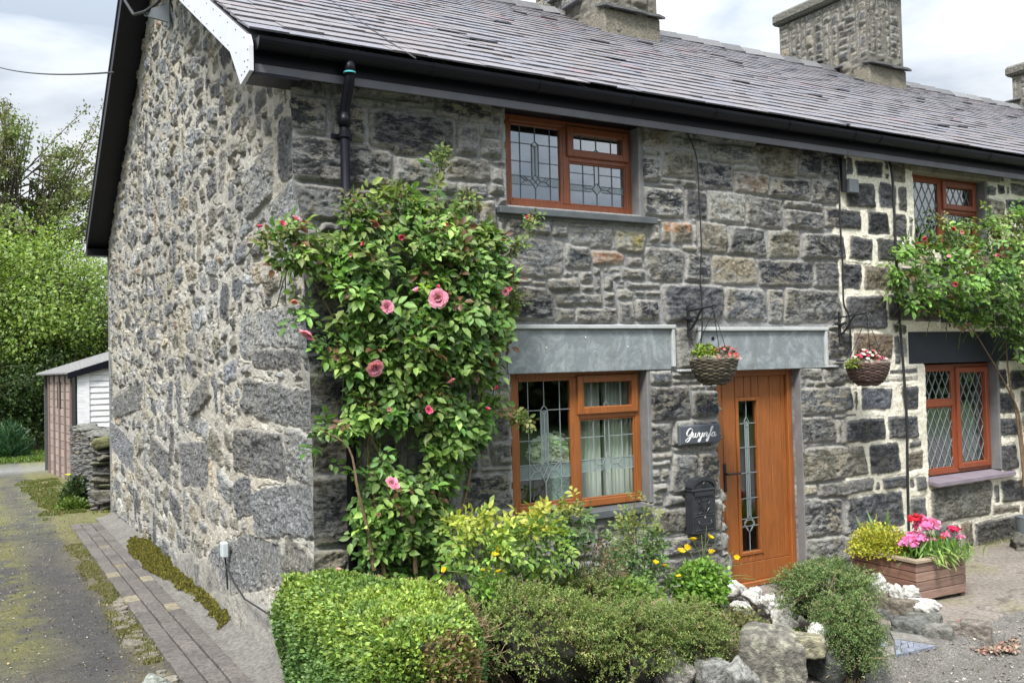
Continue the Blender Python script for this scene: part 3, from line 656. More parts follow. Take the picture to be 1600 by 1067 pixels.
# ---------------- windows and doors
def strip(b, p, q, wd, y, th=.004, c=None):
    (x0, z0), (x1, z1) = p, q; dx, dz = x1 - x0, z1 - z0; L_ = math.hypot(dx, dz) or 1; nx_, nz_ = -dz / L_ * wd / 2, dx / L_ * wd / 2
    b.prism([(x0 + nx_, z0 + nz_), (x0 - nx_, z0 - nz_), (x1 - nx_, z1 - nz_), (x1 + nx_, z1 + nz_)], y - th, y, c)
def framebox(b, x0, z0, x1, z1, w_, y0, y1, bev=.006, wb=None, wt=None):
    wb = wb or w_; wt = wt or w_
    b.box((x0, y0, z0), (x0 + w_, y1, z1), bev); b.box((x1 - w_, y0, z0), (x1, y1, z1), bev)
    b.box((x0 + w_, y0 + .001, z0), (x1 - w_, y1, z0 + wb), bev); b.box((x0 + w_, y0 + .001, z1 - wt), (x1 - w_, y1, z1), bev)
def art_lead(b, fb, x0, z0, x1, z1, y, kind, xs_out=None):
    W_, H_ = x1 - x0, z1 - z0; X = lambda u: x0 + u * W_; Z = lambda v: z0 + v * H_; lw = .0055
    def ln(u0, v0, u1, v1, w_=lw): strip(b, (X(u0), Z(v0)), (X(u1), Z(v1)), w_, y)
    if kind == 'tall':       # diamond, long band with diamonds, frieze
        for u in (.19, .81): ln(u, 0, u, 1)
        ln(.5, .80, .5, 1); ln(.5, 0, .5, .15)
        for v in (.76, .51): ln(0, v, .44, v); ln(.56, v, 1, v)
        for v in (.19, .31): ln(0, v, .40 if v > .25 else .42, v); ln(.60 if v > .25 else .58, v, 1, v)
        ln(.5, .80, .43, .76); ln(.43, .76, .5, .72); ln(.5, .72, .57, .76); ln(.57, .76, .5, .80)
        ln(.43, .76, .43, .30); ln(.57, .76, .57, .30); ln(.5, .34, .5, .72)
        ln(.5, .34, .39, .25); ln(.39, .25, .5, .15); ln(.5, .15, .61, .25); ln(.61, .25, .5, .34); ln(.43, .30, .55, .2); ln(.57, .30, .45, .2)
        for s_ in (-1, 1):
            a = .5 + s_ * .31; ln(a, .31, a - s_ * .10, .25); ln(a - s_ * .10, .25, a, .19); ln(a - s_ * .07, .31, a - s_ * .17, .25); ln(.5 + s_ * .11, .25, a - s_ * .10, .25)
        fb.box((X(0), y + .001, Z(.19)), (X(1), y + .003, Z(.31))); fb.box((X(.43), y + .001, Z(.315)), (X(.57), y + .003, Z(.76)))
    if kind == 'vent':
        for u in (.19, .5, .81): ln(u, 0 if u != .5 else .16, u, 1)
        ln(.5, .16, .45, 0); ln(.5, .16, .55, 0)
    if kind == 'low':
        for u in (.25, .78): ln(u, 0, u, 1)
        v0 = .34; v1 = .49
        ln(.5, 0, .5, .28); ln(0, v0, .40, v0); ln(.6, v0, 1, v0); ln(0, v1, .42, v1); ln(.58, v1, 1, v1); ln(0, .78, .46, .78); ln(.54, .78, 1, .78)
        ln(.46, .49, .46, 1); ln(.54, .49, .54, 1)
        ln(.5, .56, .41, .42); ln(.41, .42, .5, .28); ln(.5, .28, .59, .42); ln(.59, .42, .5, .56)
        for s_ in (-1, 1):
            a = .5 + s_ * .28; ln(a, v1, a - s_ * .09, .415); ln(a - s_ * .09, .415, a, v0); ln(.5 + s_ * .09, .415, a - s_ * .09, .415)
        fb.box((X(0), y + .001, Z(v0)), (X(1), y + .003, Z(v1)))
    if kind == 'diamond':
        pw = .115; ph = .20; k = W_ / pw; sl_ = ph / pw
        for i in range(-int(H_ / ph) - 2, int(k) + 2):
            for sg in (1, -1):
                xa = x0 + i * pw if sg > 0 else x1 - i * pw
                # clip line to the rectangle
                t0, t1 = 0.0, H_ / sl_
                if sg > 0: ta = max(t0, x0 - xa); tb = min(t1, x1 - xa); P = lambda t_: (xa + t_, z0 + t_ * sl_)
                else: ta = max(t0, xa - x1); tb = min(t1, xa - x0); P = lambda t_: (xa - t_, z0 + t_ * sl_)
                if tb - ta > .01: strip(b, P(ta), P(tb), .0055, y)
def window(par, x0, z0, x1, z1, y, mf, mg, ml, kinds, mull=.49, split=.39, wf=.055, vent_right=True, fb_mat=None):
    b = MB(); xm = x0 + mull * (x1 - x0); zs = z1 - split * (z1 - z0)
    framebox(b, x0, z0, x1, z1, wf, y, y + .07, .006, wb=.06)
    b.box((xm - .03, y + .001, z0 + .06), (xm + .03, y + .069, z1 - wf), .005)
    if vent_right: b.box((xm + .03, y + .001, zs - .03), (x1 - wf, y + .069, zs + .03), .005)
    else: b.box((x0 + wf, y + .001, zs - .03), (xm - .03, y + .069, zs + .03), .005)
    win = b.build('window', mf, par)
    if vent_right: cells = [(x0 + wf, z0 + .06, xm - .03, z1 - wf, 1, kinds[0]), (xm + .03, zs + .03, x1 - wf, z1 - wf, 2, kinds[1]), (xm + .03, z0 + .06, x1 - wf, zs - .03, 0, kinds[2])]
    else: cells = [(xm + .03, z0 + .06, x1 - wf, z1 - wf, 2, kinds[0]), (x0 + wf, zs + .03, xm - .03, z1 - wf, 1, kinds[1]), (x0 + wf, z0 + .06, xm - .03, zs - .03, 0, kinds[2])]
    for (a, c, d, e, ty, kd) in cells:
        if ty == 2:
            b = MB(); framebox(b, a - .022, c - .022, d + .022, e + .015, .062, y - .022, y + .045, .007); b.build('casement', mf, win); iw = .045
        elif ty == 1:
            b = MB(); framebox(b, a - .004, c - .004, d + .004, e + .004, .028, y + .006, y + .05, .005); b.build('casement', mf, win); iw = .026
        else:
            b = MB(); framebox(b, a, c, d, e, .014, y + .008, y + .05, .004); b.build('glazing_bead', mf, win); iw = .013
        ga, gc, gd, ge_ = a + iw, c + iw, d - iw, e - iw
        b = MB(); b.box((ga, y + .026, gc), (gd, y + .030, ge_)); b.build('pane', mg, win)
        b = MB(); fb = MB(); art_lead(b, fb, ga, gc, gd, ge_, y + .024, kd)
        if b.v: b.build('leading', ml, win)
        if fb.v: fb.build('frosted_band', M['frost'], win)
    return win
window(HOUSE, 1.745, .90, 3.035, 2.03, .10, M['oak'], M['glass'], M['lead'], ('tall', 'vent', 'low'), .485, .33)
window(HOUSE, 1.735, 3.345, 3.01, 4.10, .10, M['oak_red'], M['glassup'], M['leaddark'], ('tall', 'vent', 'low'), .47, .40)
window(HOUSE2, 6.79, .79, 8.05, 1.985, .10, M['red_frame'], M['glassnb'], M['lead'], ('diamond', 'diamond', 'diamond'), .50, .36, vent_right=False)
window(HOUSE2, 6.69, 3.225, 7.955, 4.045, .10, M['red_frame'], M['glassnb'], M['lead'], ('diamond', 'diamond', 'diamond'), .49, .44)
# rendered reveals on the right of the openings
for (a, c, z0, z1, h) in ((3.035, 3.075, .89, 2.03, HOUSE), (3.01, 3.07, 3.32, 4.1, HOUSE), (8.05, 8.09, .78, 2.0, HOUSE2), (7.955, 8.0, 3.22, 4.05, HOUSE2)):
    b = MB(); b.box((a, -.008, z0), (c, .15, z1), .006); b.build('reveal', M['render'], h)
# sills and lintels
b = MB(); b.box((1.595, -.075, 3.262), (3.15, .12, 3.318), .006); b.build('window_sill', M['sill'], HOUSE)
b = MB(); b.box((1.60, -.075, .825), (3.0, .12, .888), .006); b.build('window_sill', M['sill'], HOUSE)
b = MB(); b.add([(6.72, -.14, .715), (8.18, -.10, .715), (8.30, .0, .735), (8.30, .1, .75), (6.72, .1, .75), (6.72, -.14, .75), (8.18, -.10, .75), (8.30, 0, .765), (8.3, .1, .78), (6.72, .1, .78)],
  [(0, 4, 3, 2, 1), (5, 6, 7, 8, 9), (0, 1, 6, 5), (1, 2, 7, 6), (2, 3, 8, 7), (0, 5, 9, 4), (3, 4, 9, 8)]); b.build('window_sill', M['sill2'], HOUSE2)
def lintel(par, x0, x1, z0, z1, mat, trim=True, foot=False):
    b = MB(); b.box((x0, -.018, z0), (x1, .12, z1), .004); o = b.build('lintel', mat, par)
    if trim:
        b = MB(); b.box((x0 - .05, -.046, z1), (x1 + .045, .0, z1 + .034), .006); b.box((x1, -.042, z0 + .02), (x1 + .035, .0, z1 - .001), .006)
        if foot: b.box((x1 - .0, -.06, z0), (x1 + .16, .0, z0 + .022), .005)
        b.build('drip_moulding', M['trim'], o)
    return o
lt_ = lintel(HOUSE, 1.66, 3.30, 2.018, 2.368, M['slate'])
b = MB()
for x, z in ((2.02, 2.22), (2.83, 2.22), (2.4, 2.30)): b.tube([(x, -.017, z), (x, -.022, z)], .006, 8)
b.build('screws', M['white'], lt_)
lintel(HOUSE, 3.64, 5.22, 1.99, 2.348, M['slate'], foot=True)
b = MB(); b.box((3.60, -.042, 2.02), (3.637, .0, 2.347), .006); b.box((3.36, -.058, 1.992), (3.60, .0, 2.016), .006); b.build('drip_moulding', M['trim'], HOUSE)
lintel(HOUSE2, 6.50, 8.42, 2.0, 2.335, M['navy'], trim=False)
b = MB(); b.box((6.52, -.03, 4.045), (8.15, .1, 4.10)); b.box((6.60, -.045, 4.03), (8.2, .1, 4.098), .012); b.build('lintel', M['lintelr'], HOUSE2)
# ---- front door
DX0, DX1, DZ0, DZ1 = 3.90, 4.885, -.02, 1.995
b = MB(); framebox(b, DX0, DZ0, DX1, DZ1, .062, .10, .19, .008, wb=.05)
door = b.build('door', M['oak'], HOUSE)
b = MB(); x0, x1, z0, z1 = DX0 + .062, DX1 - .062, .032, DZ1 - .062; y = .135
gx0, gx1, gz0, gz1 = 4.175, 4.475, .27, 1.735
b.box((x0, y, z0), (x1, y + .04, z0 + .17), .004)              # bottom rail
xs = [x0, x0 + .055, x0 + .2, gx0 - .0, 4.29, 4.36, gx1 + .0, gx1 + .14, x1]
cols = [x0, x0 + .05, 4.175, 4.29, 4.38, 4.475, 4.62, x1 - .055, x1]
for a, c in zip(cols[:-1], cols[1:]):
    if a >= gx0 - .001 and c <= gx1 + .001:
        b.box((a + .003, y, z0 + .173), (c - .003, y + .04, gz0 - .001), .004); b.box((a + .003, y, gz1 + .001), (c - .003, y + .04, z1), .004)
    else: b.box((a + .003, y, z0 + .173), (c - .003, y + .04, z1), .004)
b.box((x0, y + .008, z0), (gx0, y + .035, z1)); b.box((gx1, y + .008, z0), (x1, y + .035, z1)); b.box((gx0, y + .008, z0), (gx1, y + .035, gz0)); b.box((gx0, y + .008, gz1), (gx1, y + .035, z1))
b.build('door_leaf', M['oak'], door)
b = MB(); framebox(b, gx0, gz0, gx1, gz1, .035, y - .012, y + .045, .006); b.build('glazing_frame', M['oak'], door)
b = MB(); b.box((gx0 + .034, y + .02, gz0 + .034), (gx1 - .034, y + .024, gz1 - .034)); b.build('pane', M['glass'], door)
b = MB(); fb = MB(); a0, a1, c0, c1 = gx0 + .035, gx1 - .035, gz0 + .035, gz1 - .035; W_ = a1 - a0; H_ = c1 - c0; yy = y + .018
def ln(u0, v0, u1, v1): strip(b, (a0 + u0 * W_, c0 + v0 * H_), (a0 + u1 * W_, c0 + v1 * H_), .006, yy)
for v in (.85, .69, .52, .35, .215, .165): ln(0, v, 1, v)
for u in (.40, .60): ln(u, .20, u, .86)
ln(.5, .23, .5, .87); ln(.5, .89, .5, 1); ln(.5, 0, .5, .12)
for (zc, hh, ww) in ((.86, .035, .13), (.175, .055, .28)): ln(.5, zc + hh, .5 - ww, zc); ln(.5 - ww, zc, .5, zc - hh); ln(.5, zc - hh, .5 + ww, zc); ln(.5 + ww, zc, .5, zc + hh)
ln(.5, .23, .22, .19); ln(.22, .19, .5, .12); ln(.5, .12, .78, .19); ln(.78, .19, .5, .23)
b.build('leading', M['lead'], door); fb.box((a0 + .40 * W_, yy + .0005, c0 + .2 * H_), (a0 + .6 * W_, yy + .0016, c0 + .86 * H_)); fb.build('frosted_band', M['frost'], door)
b = MB(); b.box((4.005, y - .012, .88), (4.035, y, 1.14), .004); b.tube([(4.02, y - .01, 1.045), (4.02, y - .05, 1.045), (4.04, y - .055, 1.045), (4.17, y - .05, 1.045)], .010, 8); b.build('handle', M['blackmetal'], door)
b = MB(); b.box((4.885, -.01, -.05), (4.925, .16, 2.0), .006); b.build('reveal', M['render'], HOUSE)
b = MB(); b.box((3.84, -.16, -.09), (4.93, .12, -.022), .008); b.build('doorstep', M['slate'], HOUSE)
# ---- rooms behind the glass
def room(par, x0, x1, z0, z1, y1=3.2, op=()):
    b = MB(); y0 = .18
    b.add([(x0, y1, z0), (x1, y1, z0), (x1, y1, z1), (x0, y1, z1)], [(0, 1, 2, 3)]); b.add([(x0, y0, z0), (x0, y1, z0), (x0, y1, z1), (x0, y0, z1)], [(0, 1, 2, 3)]); b.add([(x1, y0, z0), (x1, y1, z0), (x1, y1, z1), (x1, y0, z1)], [(3, 2, 1, 0)])
    b.add([(x0, y0, z1), (x1, y0, z1), (x1, y1, z1), (x0, y1, z1)], [(3, 2, 1, 0)]); b.add([(x0, y0, z0), (x1, y0, z0), (x1, y1, z0), (x0, y1, z0)], [(0, 1, 2, 3)])
    for (a, c, d, e) in op:
        b.box((x0, y0, z0), (a, y0 + .02, z1)); b.box((d, y0, z0), (x1, y0 + .02, z1)); b.box((a, y0, z0), (d, y0 + .02, c)); b.box((a, y0, e), (d, y0 + .02, z1))
    b.build('room', M['wallpaint'], par)
room(HOUSE, .4, 3.6, 0, 2.3, op=[(1.7, .9, 3.06, 2.05)]); room(HOUSE, 3.62, 5.3, -.04, 2.3, op=[(3.9, -.03, 4.9, 2.0)]); room(HOUSE, .4, 5.3, 2.5, 4.25, op=[(1.7, 3.3, 3.06, 4.12)])
room(HOUSE2, 5.7, 9.4, 0, 2.3, op=[(6.74, .77, 8.08, 2.02)]); room(HOUSE2, 5.7, 9.4, 2.5, 4.25, op=[(6.66, 3.2, 8.0, 4.06)])
# ---- rainwater downpipe
pv = []
b = MB(); px_, py_ = .335, -.115
b.tube([(px_, -.235, 4.20), (px_, -.235, 4.10), (px_ , -.225, 4.06), (px_, py_ - .03, 3.93), (px_, py_, 3.87), (px_, py_, 3.80)], .036, 14)
b.tube([(px_, py_, 3.86), (px_, py_, -.02)], .034, 16); dp = b.build('downpipe', M['black'], HOUSE, smooth=True)
b = MB(); b.tube([(px_, -.235, 4.215), (px_, -.235, 4.10)], .041, 14); b.build('socket', M['black'], dp, smooth=True); b = MB(); b.tube([(px_, py_, 3.87), (px_, py_, 3.78)], .042, 14); b.build('socket', M['black'], dp, smooth=True)
b = MB(); b.tube([(px_, -.235, 4.128), (px_, -.235, 4.118)], .0425, 14); b.build('seal_ring', M['teal'], dp)
for z in (3.72, .90, 2.3):
    b = MB(); b.tube([(px_, py_, z + .02), (px_, py_, z - .02)], .042, 14); b.box((px_ - .075, -.06, z - .018), (px_ + .075, -.035, z + .018), .004); b.box((px_ - .02, py_, z - .015), (px_ + .02, -.01, z + .015)); b.build('bracket', M['black'], dp)
# ---------------- surveying: the point at height z (or in the plane y = const / x = const) seen at photo position (u, v)
_rr, _uu, _ff = np.array(_r2), np.array(_u2), np.array(_f)
def ray(u, v): return _ff + _rr * (u - 800) / 1429.7 - _uu * (v - 533.5) / 1429.7
def atz(u, v, z): d = ray(u, v); return CAM + d * (z - CAM[2]) / d[2]
def aty(u, v, y): d = ray(u, v); return CAM + d * (y - CAM[1]) / d[1]
def atx(u, v, x): d = ray(u, v); return CAM + d * (x - CAM[0]) / d[0]
# ---------------- ground
def lane_z(y): return -.06 - .014 * np.clip(y, 0, 14)
def gz(x, y):
    z = lane_z(y) + 0 * x
    road = sstep(-1.9, -2.1, y) * sstep(.9, 1.2, x)
    z = z + .04 * sstep(-.3, .1, x) * sstep(1, -.2, y) * (1 - road) - .05 * road
    z = z + .012 * fbm(x * .7, y * .7, 120, 3) + .5 * sstep(40, 120, np.hypot(x, y)) * 0
    return z
gx = np.concatenate([-np.geomspace(700, 4, 26), np.arange(-3.6, 10, .055), np.geomspace(10.5, 700, 28)])
gy = np.concatenate([-np.geomspace(700, 5, 22), np.arange(-4.4, 20, .07), np.geomspace(20.3, 700, 34)])
GX, GYY = np.meshgrid(gx, gy, indexing='ij'); GZ = gz(GX, GYY) + .006 * fbm(GX * 8, GYY * 8, 121, 3)
far = sstep(12, 40, np.hypot(GX, GYY)) * (np.abs(GX + .9) > 3)
asph = np.array([.070, .067, .065]); mossc = np.array([.155, .15, .045]); drym = np.array([.20, .165, .075]); gras = np.array([.07, .11, .025]); road = np.array([.205, .19, .17]); soil = np.array([.07, .055, .04])
C = np.ones(GX.shape + (3,)) * asph
n1_ = fbm(GX * 2.2, GYY * 1.4, 131, 4); n2_ = fbm(GX * 7, GYY * 7, 132, 4); n3_ = fbm(GX * .8, GYY * .5, 133, 3)
def lay(C, k, c): return C * (1 - k[..., None]) + np.array(c) * k[..., None]
C = lay(C, sstep(-.2, .5, n1_) * .5 * sstep(-.3, -1.0, GX) , (.15, .135, .095))
# mossy crown of the lane and mossy edge
C = lay(C, np.clip(np.exp(-((GX + 1.62 + .05 * n3_) / .24) ** 2) * sstep(-.35, .25, n2_ + .8 * n1_ + .15) * sstep(1.2, 2.2, GYY) * 1.1, 0, 1) * .85, mossc)
C = lay(C, np.exp(-((GX + .80 + .04 * n1_) / .11) ** 2) * sstep(-.3, .3, n2_ + .2) * .75, drym)
C = lay(C, sstep(-.98, -.80, GX + .1 * n1_) * sstep(6.3, 7.6, GYY + .5 * n2_) * sstep(30, 22, GYY) * .9, (.17, .155, .06))
C = lay(C, sstep(-.3, .3, n2_) * sstep(-1.5, -.9, GX) * sstep(7, 10, GYY) * sstep(28, 20, GYY) * .7, (.16, .17, .05))
C = lay(C, sstep(16.6, 17.4, GYY) * sstep(22, 20.5, GYY) * .8 * sstep(-.9, -.4, GX + .2 * n2_) * 0 + np.exp(-((GYY - 20.6) / 1.2) ** 2) * .8, (.26, .255, .25))
C = lay(C, sstep(22.3, 23.2, GYY + n2_ * .3), (.09, .12, .03))
C = lay(C, sstep(-.25, .05, GX) * sstep(1.0, 0.2, GYY), soil)
rd = sstep(-1.62, -1.8, GYY + .06 * n2_) * sstep(.7, 1.3, GX); rd = np.maximum(rd, sstep(3.75, 3.9, GX) * sstep(.3, .2, GYY)); C = lay(C, rd, road)
C = lay(C, sstep(-4.6, -6, GYY) * 0 + rd * sstep(.05, .5, fbm(GX * 3, GYY * 3, 135, 4)) * .35, (.17, .155, .125))
C = lay(C, rd * sstep(-2.6, -3.2, GYY) * .5, (.17, .17, .17))
C = lay(C, sstep(-9, -11, GYY), (.05, .085, .02))
C = lay(C, sstep(9.5, 14, GX) * .0 + far * (GYY > 12), gras)
m, t, p, o = newmat('lane_surface')
cc = mixc(t, 1, attr(t, 'col'), ramp(t, nz(t, 85, 4, .8), [(.32, .3), (.5, .9), (.62, 1.7), (.70, 3.2)]), 'MULTIPLY'); cc = mixc(t, 1, cc, ramp(t, nz(t, 9, 6, .65), [(.3, .75), (.7, 1.25)]), 'MULTIPLY')
t.links.new(cc, p.inputs['Base Color']); p.inputs['Roughness'].default_value = .9
bump(t, p, nz(t, 85, 5, .8), .022); M['lane'] = m
mk('ground', np.stack([GX, GYY, GZ], -1).reshape(-1, 3), grid_faces(np.zeros(GX.shape, bool), 0, len(gx)), M['lane'], col=C.reshape(-1, 3), smooth=True, kind='structure')
# hill and woods on the far side of the valley (seen mirrored in the panes)
hx = np.linspace(-500, 700, 110); hy = np.linspace(-420, -90, 40); HX, HY = np.meshgrid(hx, hy, indexing='ij')
HZ = -.5 + 62 * sstep(-95, -330, HY) * (.8 + .3 * fbm(HX * .004, HY * .004, 140, 3)) + 3 * fbm(HX * .05, HY * .05, 141, 4)
hc_ = np.array([.035, .06, .02]) * (1 + .5 * fbm(HX * .03, HY * .03, 142, 4)[..., None])
mk('hill', np.stack([HX, HY, HZ], -1).reshape(-1, 3), grid_faces(np.zeros(HX.shape, bool), 0, len(hx)), M['moss'], col=hc_.reshape(-1, 3), smooth=True, kind='structure')

# ---------------- leaf tools
def unit(a): return a / np.maximum(np.linalg.norm(a, axis=-1, keepdims=True), 1e-9)
def rdir(n): return unit(rng.normal(size=(n, 3)))
def leafmesh(P, D_, Nn, S, Cc, kind='rose', wid=.62, fold=.16):
    D_ = unit(D_); Nn = unit(Nn - D_ * (Nn * D_).sum(-1, keepdims=True)); T = np.cross(D_, Nn); S = np.asarray(S)[:, None] if np.ndim(S) else np.full((len(P), 1), S)
    if kind == 'rose': loc = [(0, 0, 0), (-.38, .28, fold * .7), (.38, .28, fold * .7), (-.40, .62, fold * .6), (.40, .62, fold * .6), (0, 1, -.12), (0, .3, 0), (0, .66, -.02)]; q = [(1, 6, 7, 3), (2, 4, 7, 6)]; t3 = [(0, 6, 1), (0, 2, 6), (3, 7, 5), (7, 4, 5)]
    elif kind == 'long': hw_ = .105 * wid; loc = [(0, 0, 0), (-hw_, .5, .03), (hw_, .5, .03), (0, 1, -.1)]; q = []; t3 = [(0, 2, 1), (1, 2, 3)]
    else: loc = [(0, 0, 0), (-.5, .5, fold), (.5, .5, fold), (0, 1, -.05)]; q = []; t3 = [(0, 2, 1), (1, 2, 3)] if kind == 'flat' else [(0, 3, 1), (0, 2, 3)]
    k = len(loc); V = np.stack([P + (T * (a * wid if kind != 'long' else a) + D_ * b + Nn * c) * S for a, b, c in loc], 1)
    n = len(P); base = (np.arange(n) * k)[:, None, None]
    Q = (np.array(q)[None] + base).reshape(-1, 4) if q else None; T3 = (np.array(t3)[None] + base).reshape(-1, 3)
    return V.reshape(-1, 3), Q, T3, np.repeat(Cc, k, 0)
class LB:
    def __init__(s): s.V = []; s.Q = []; s.T = []; s.C = []; s.n = 0
    def add(s, V, Q, T, C):
        if Q is not None: s.Q.append(Q + s.n)
        s.T.append(T + s.n); s.V.append(V); s.C.append(C); s.n += len(V); return s
    def build(s, name, mat, parent=None, **kw):
        return mk(name, np.vstack(s.V), np.vstack(s.Q) if s.Q else None, mat, parent, col=np.vstack(s.C), F3=np.vstack(s.T), smooth=True, **kw)
def pal(n, cols, w=None, v=.25):
    c = np.array(cols)[rng.choice(len(cols), n, p=w)]; return c * np.exp(rng.normal(0, v, (n, 1))) * (1 + rng.normal(0, .05, (n, 3)))
def compound(lb, P, D_, Nn, S, Cc, nl=5):
    D_ = unit(D_); Nn = unit(Nn - D_ * (Nn * D_).sum(-1, keepdims=True)); T = np.cross(D_, Nn); S = S[:, None]
    for (a, b, sc, lat) in ([(1.0, 0, 1.0, 0), (.62, .12, .9, 1), (.62, .12, .9, -1), (.2, .1, .75, 1), (.2, .1, .75, -1)])[:nl]:
        p = P + D_ * S * a * 1.15 + T * S * b * lat; d = D_ * (1 if lat == 0 else .45) + T * lat * .95
        n2 = Nn + rng.normal(0, .22, P.shape); lb.add(*leafmesh(p, d + rng.normal(0, .12, P.shape), n2, (S[:, 0] * sc * rng.uniform(.8, 1.15, len(P))), Cc * np.exp(rng.normal(0, .12, (len(P), 1)))))
GREEN = [(.045, .095, .02), (.075, .14, .03), (.115, .19, .045), (.17, .25, .07)]
def inpoly(x, z, poly):
    c = np.zeros(x.shape, bool); n = len(poly)
    for i in range(n):
        (x0, z0), (x1, z1) = poly[i], poly[(i + 1) % n]
        k = ((z0 > z) != (z1 > z)) & (x < (x1 - x0) * (z - z0) / (z1 - z0 + 1e-12) + x0); c ^= k
    return c
def polydist(x, z, poly):
    d = np.full(x.shape, 9.); n = len(poly)
    for i in range(n):
        a = np.array(poly[i]); b = np.array(poly[(i + 1) % n]); ab = b - a; t = np.clip(((x - a[0]) * ab[0] + (z - a[1]) * ab[1]) / (ab @ ab), 0, 1)
        d = np.minimum(d, np.hypot(x - a[0] - t * ab[0], z - a[1] - t * ab[1]))
    return d
# tall hedgerow across the road behind the viewer (mirrored in the lower panes)
n = 15000; x = rng.uniform(-30, 60, n); hgt = 4.2 + 1.2 * fbm(x * .25, x * 0, 195, 3); z = rng.random(n) ** .7 * hgt - .2; y = -21 + .9 * fbm(x * .6, z * .6, 196, 3) + rng.normal(0, .5, n)
lb = LB(); lb.add(*leafmesh(np.stack([x, y, z], 1), rdir(n), rdir(n) + [0, 1, 1], rng.uniform(.3, .6, n), pal(n, [(.03, .06, .015), (.05, .10, .02), (.08, .13, .03)]), 'flat', .8, .1))
V = [(xx, -21.9 + dy, zz) for xx in (-30, 60) for dy in (0, .6) for zz in (-.2, 3.4)]; lb.V.append(np.array(V, float)); lb.Q.append(np.array([(0, 1, 3, 2), (4, 6, 7, 5), (0, 4, 5, 1), (2, 3, 7, 6), (0, 2, 6, 4), (1, 5, 7, 3)]) + lb.n); lb.C.append(np.full((8, 3), .02)); lb.n += 8
lb.build('hedgerow', M['smallleaf'], kind='stuff', label='dark hedgerow across the road, seen as reflection in the window panes', cat='hedgerow')
# ---------------- left side: edging, moss, verge, dry stone wall, shed, trees, wires
r = random.Random(8)
EDGE = thing('brick_edging', (-.45, 4, -.1), 'long strip of purple grey paving bricks between the lane and the gable', 'edging')
b = MB()
for row, (xa, xb) in enumerate(((-.675, -.545), (-.533, -.405), (-.392, -.275))):
    y = -1.2 + row * .11
    while y < 9.2:
        ln_ = r.uniform(.22, .30); z = lane_z(y + .2) + .028 + r.uniform(-.004, .004)
        v = r.uniform(.8, 1.2); c = (.118 * v, .105 * v, .096 * v) if r.random() > .04 else (.20 * v, .175 * v, .12 * v)
        b.box((xa + r.uniform(-.004, .004), y, z - .08), (xb + r.uniform(-.004, .004), y + ln_ - .013, z), .008, c=c); y += ln_
b.build('bricks', M['paving'], EDGE)
# cement apron between bricks and wall
ay = np.arange(-.3, 10, .05); ax = np.linspace(-.275, .02, 16); AX, AY = np.meshgrid(ax, ay, indexing='ij'); tt = (AX + .275) / .295
AZ = lane_z(AY) + .018 + .11 * tt ** 2.2 * (1 + .5 * fbm(AY * 1.3, AX * 3, 150, 3)) + .008 * fbm(AX * 15, AY * 8, 151, 4)
ac = np.array([.155, .146, .130]) * (1 + .25 * fbm(AX * 6, AY * 5, 152, 4)[..., None])
mk('cement_apron', np.stack([AX, AY, AZ], -1).reshape(-1, 3), grid_faces(np.zeros(AX.shape, bool), 0, len(ax)), M['paving'], EDGE, col=ac.reshape(-1, 3), smooth=True)
b = MB()
for i in range(34):
    y = .2 + i * .105 + r.uniform(-.03, .03); x = -.76 - .0 * y + r.uniform(-.05, .03) + .04 * math.sin(y * 2); s = r.uniform(.03, .075); z = lane_z(y); x += r.uniform(-.05, .05)
    if y > 1.0 and y < 1.35: continue
    n = 6; P = [(x + s * (1 + .4 * r.random()) * math.cos(a) * 1.1, y + s * math.sin(a) * (1 + .4 * r.random())) for a in [2 * math.pi * j / n + r.random() * .5 for j in range(n)]]
    v = r.uniform(.8, 1.2); h = z + .008 + r.uniform(0, .012)
    b.add([(p, q, z - .05) for p, q in P] + [(x + (p - x) * .86, y + (q - y) * .86, h) for p, q in P], [tuple(range(n, 2 * n))] + [(j, (j + 1) % n, (j + 1) % n + n, j + n) for j in range(n)], (.19 * v, .175 * v, .14 * v))
b.build('rubble_kerb', M['paving'], EDGE)
# moss
mp_ = [(200, 836), (245, 846), (275, 868), (312, 890), (338, 915), (356, 938), (380, 952), (372, 975), (345, 985), (330, 968), (312, 945), (285, 925), (262, 905), (235, 890), (212, 868), (198, 853)]
mpoly = [tuple(atz(u, v, -.06)[:2]) for u, v in mp_]
x = rng.uniform(-.5, .06, 60000); y = rng.uniform(1.2, 7.5, 60000); zsurf = lane_z(y) + .035 + .11 * np.clip((x + .275) / .295, 0, 1) ** 2.2 + .022 * (1 + fbm(x * 14, y * 7, 160, 3))
k = inpoly(x + .07 * fbm(x * 12, y * 6, 161, 3), y + .06 * fbm(x * 15, y * 9, 162, 3), mpoly); x, y, zsurf = x[k], y[k], zsurf[k]; n = len(x)
lb = LB(); P = np.stack([x, y, zsurf - .02], 1); lb.add(*leafmesh(P, rdir(n) * .5 + [0, 0, 1], rdir(n), rng.uniform(.015, .035, n), pal(n, [(.13, .13, .014), (.18, .17, .018), (.09, .095, .014), (.14, .105, .02)]), 'fold', .5))
gx_ = np.linspace(-.55, .1, 50); gy_ = np.linspace(1.2, 7.6, 200); MX, MY = np.meshgrid(gx_, gy_, indexing='ij'); inm = inpoly(MX + .05 * fbm(MX * 12, MY * 6, 161, 3), MY + .05 * fbm(MX * 9, MY * 6, 163, 3), mpoly) & (polydist(MX, MY, mpoly) > .018)
MZ = np.where(inm, lane_z(MY) + .02 + .11 * np.clip((MX + .275) / .295, 0, 1) ** 2.2 + .016 * (1 + fbm(MX * 14, MY * 7, 160, 3)), lane_z(MY) - .05)
F = grid_faces(~inm, 0, 50); Vm = np.stack([MX, MY, MZ], -1).reshape(-1, 3)
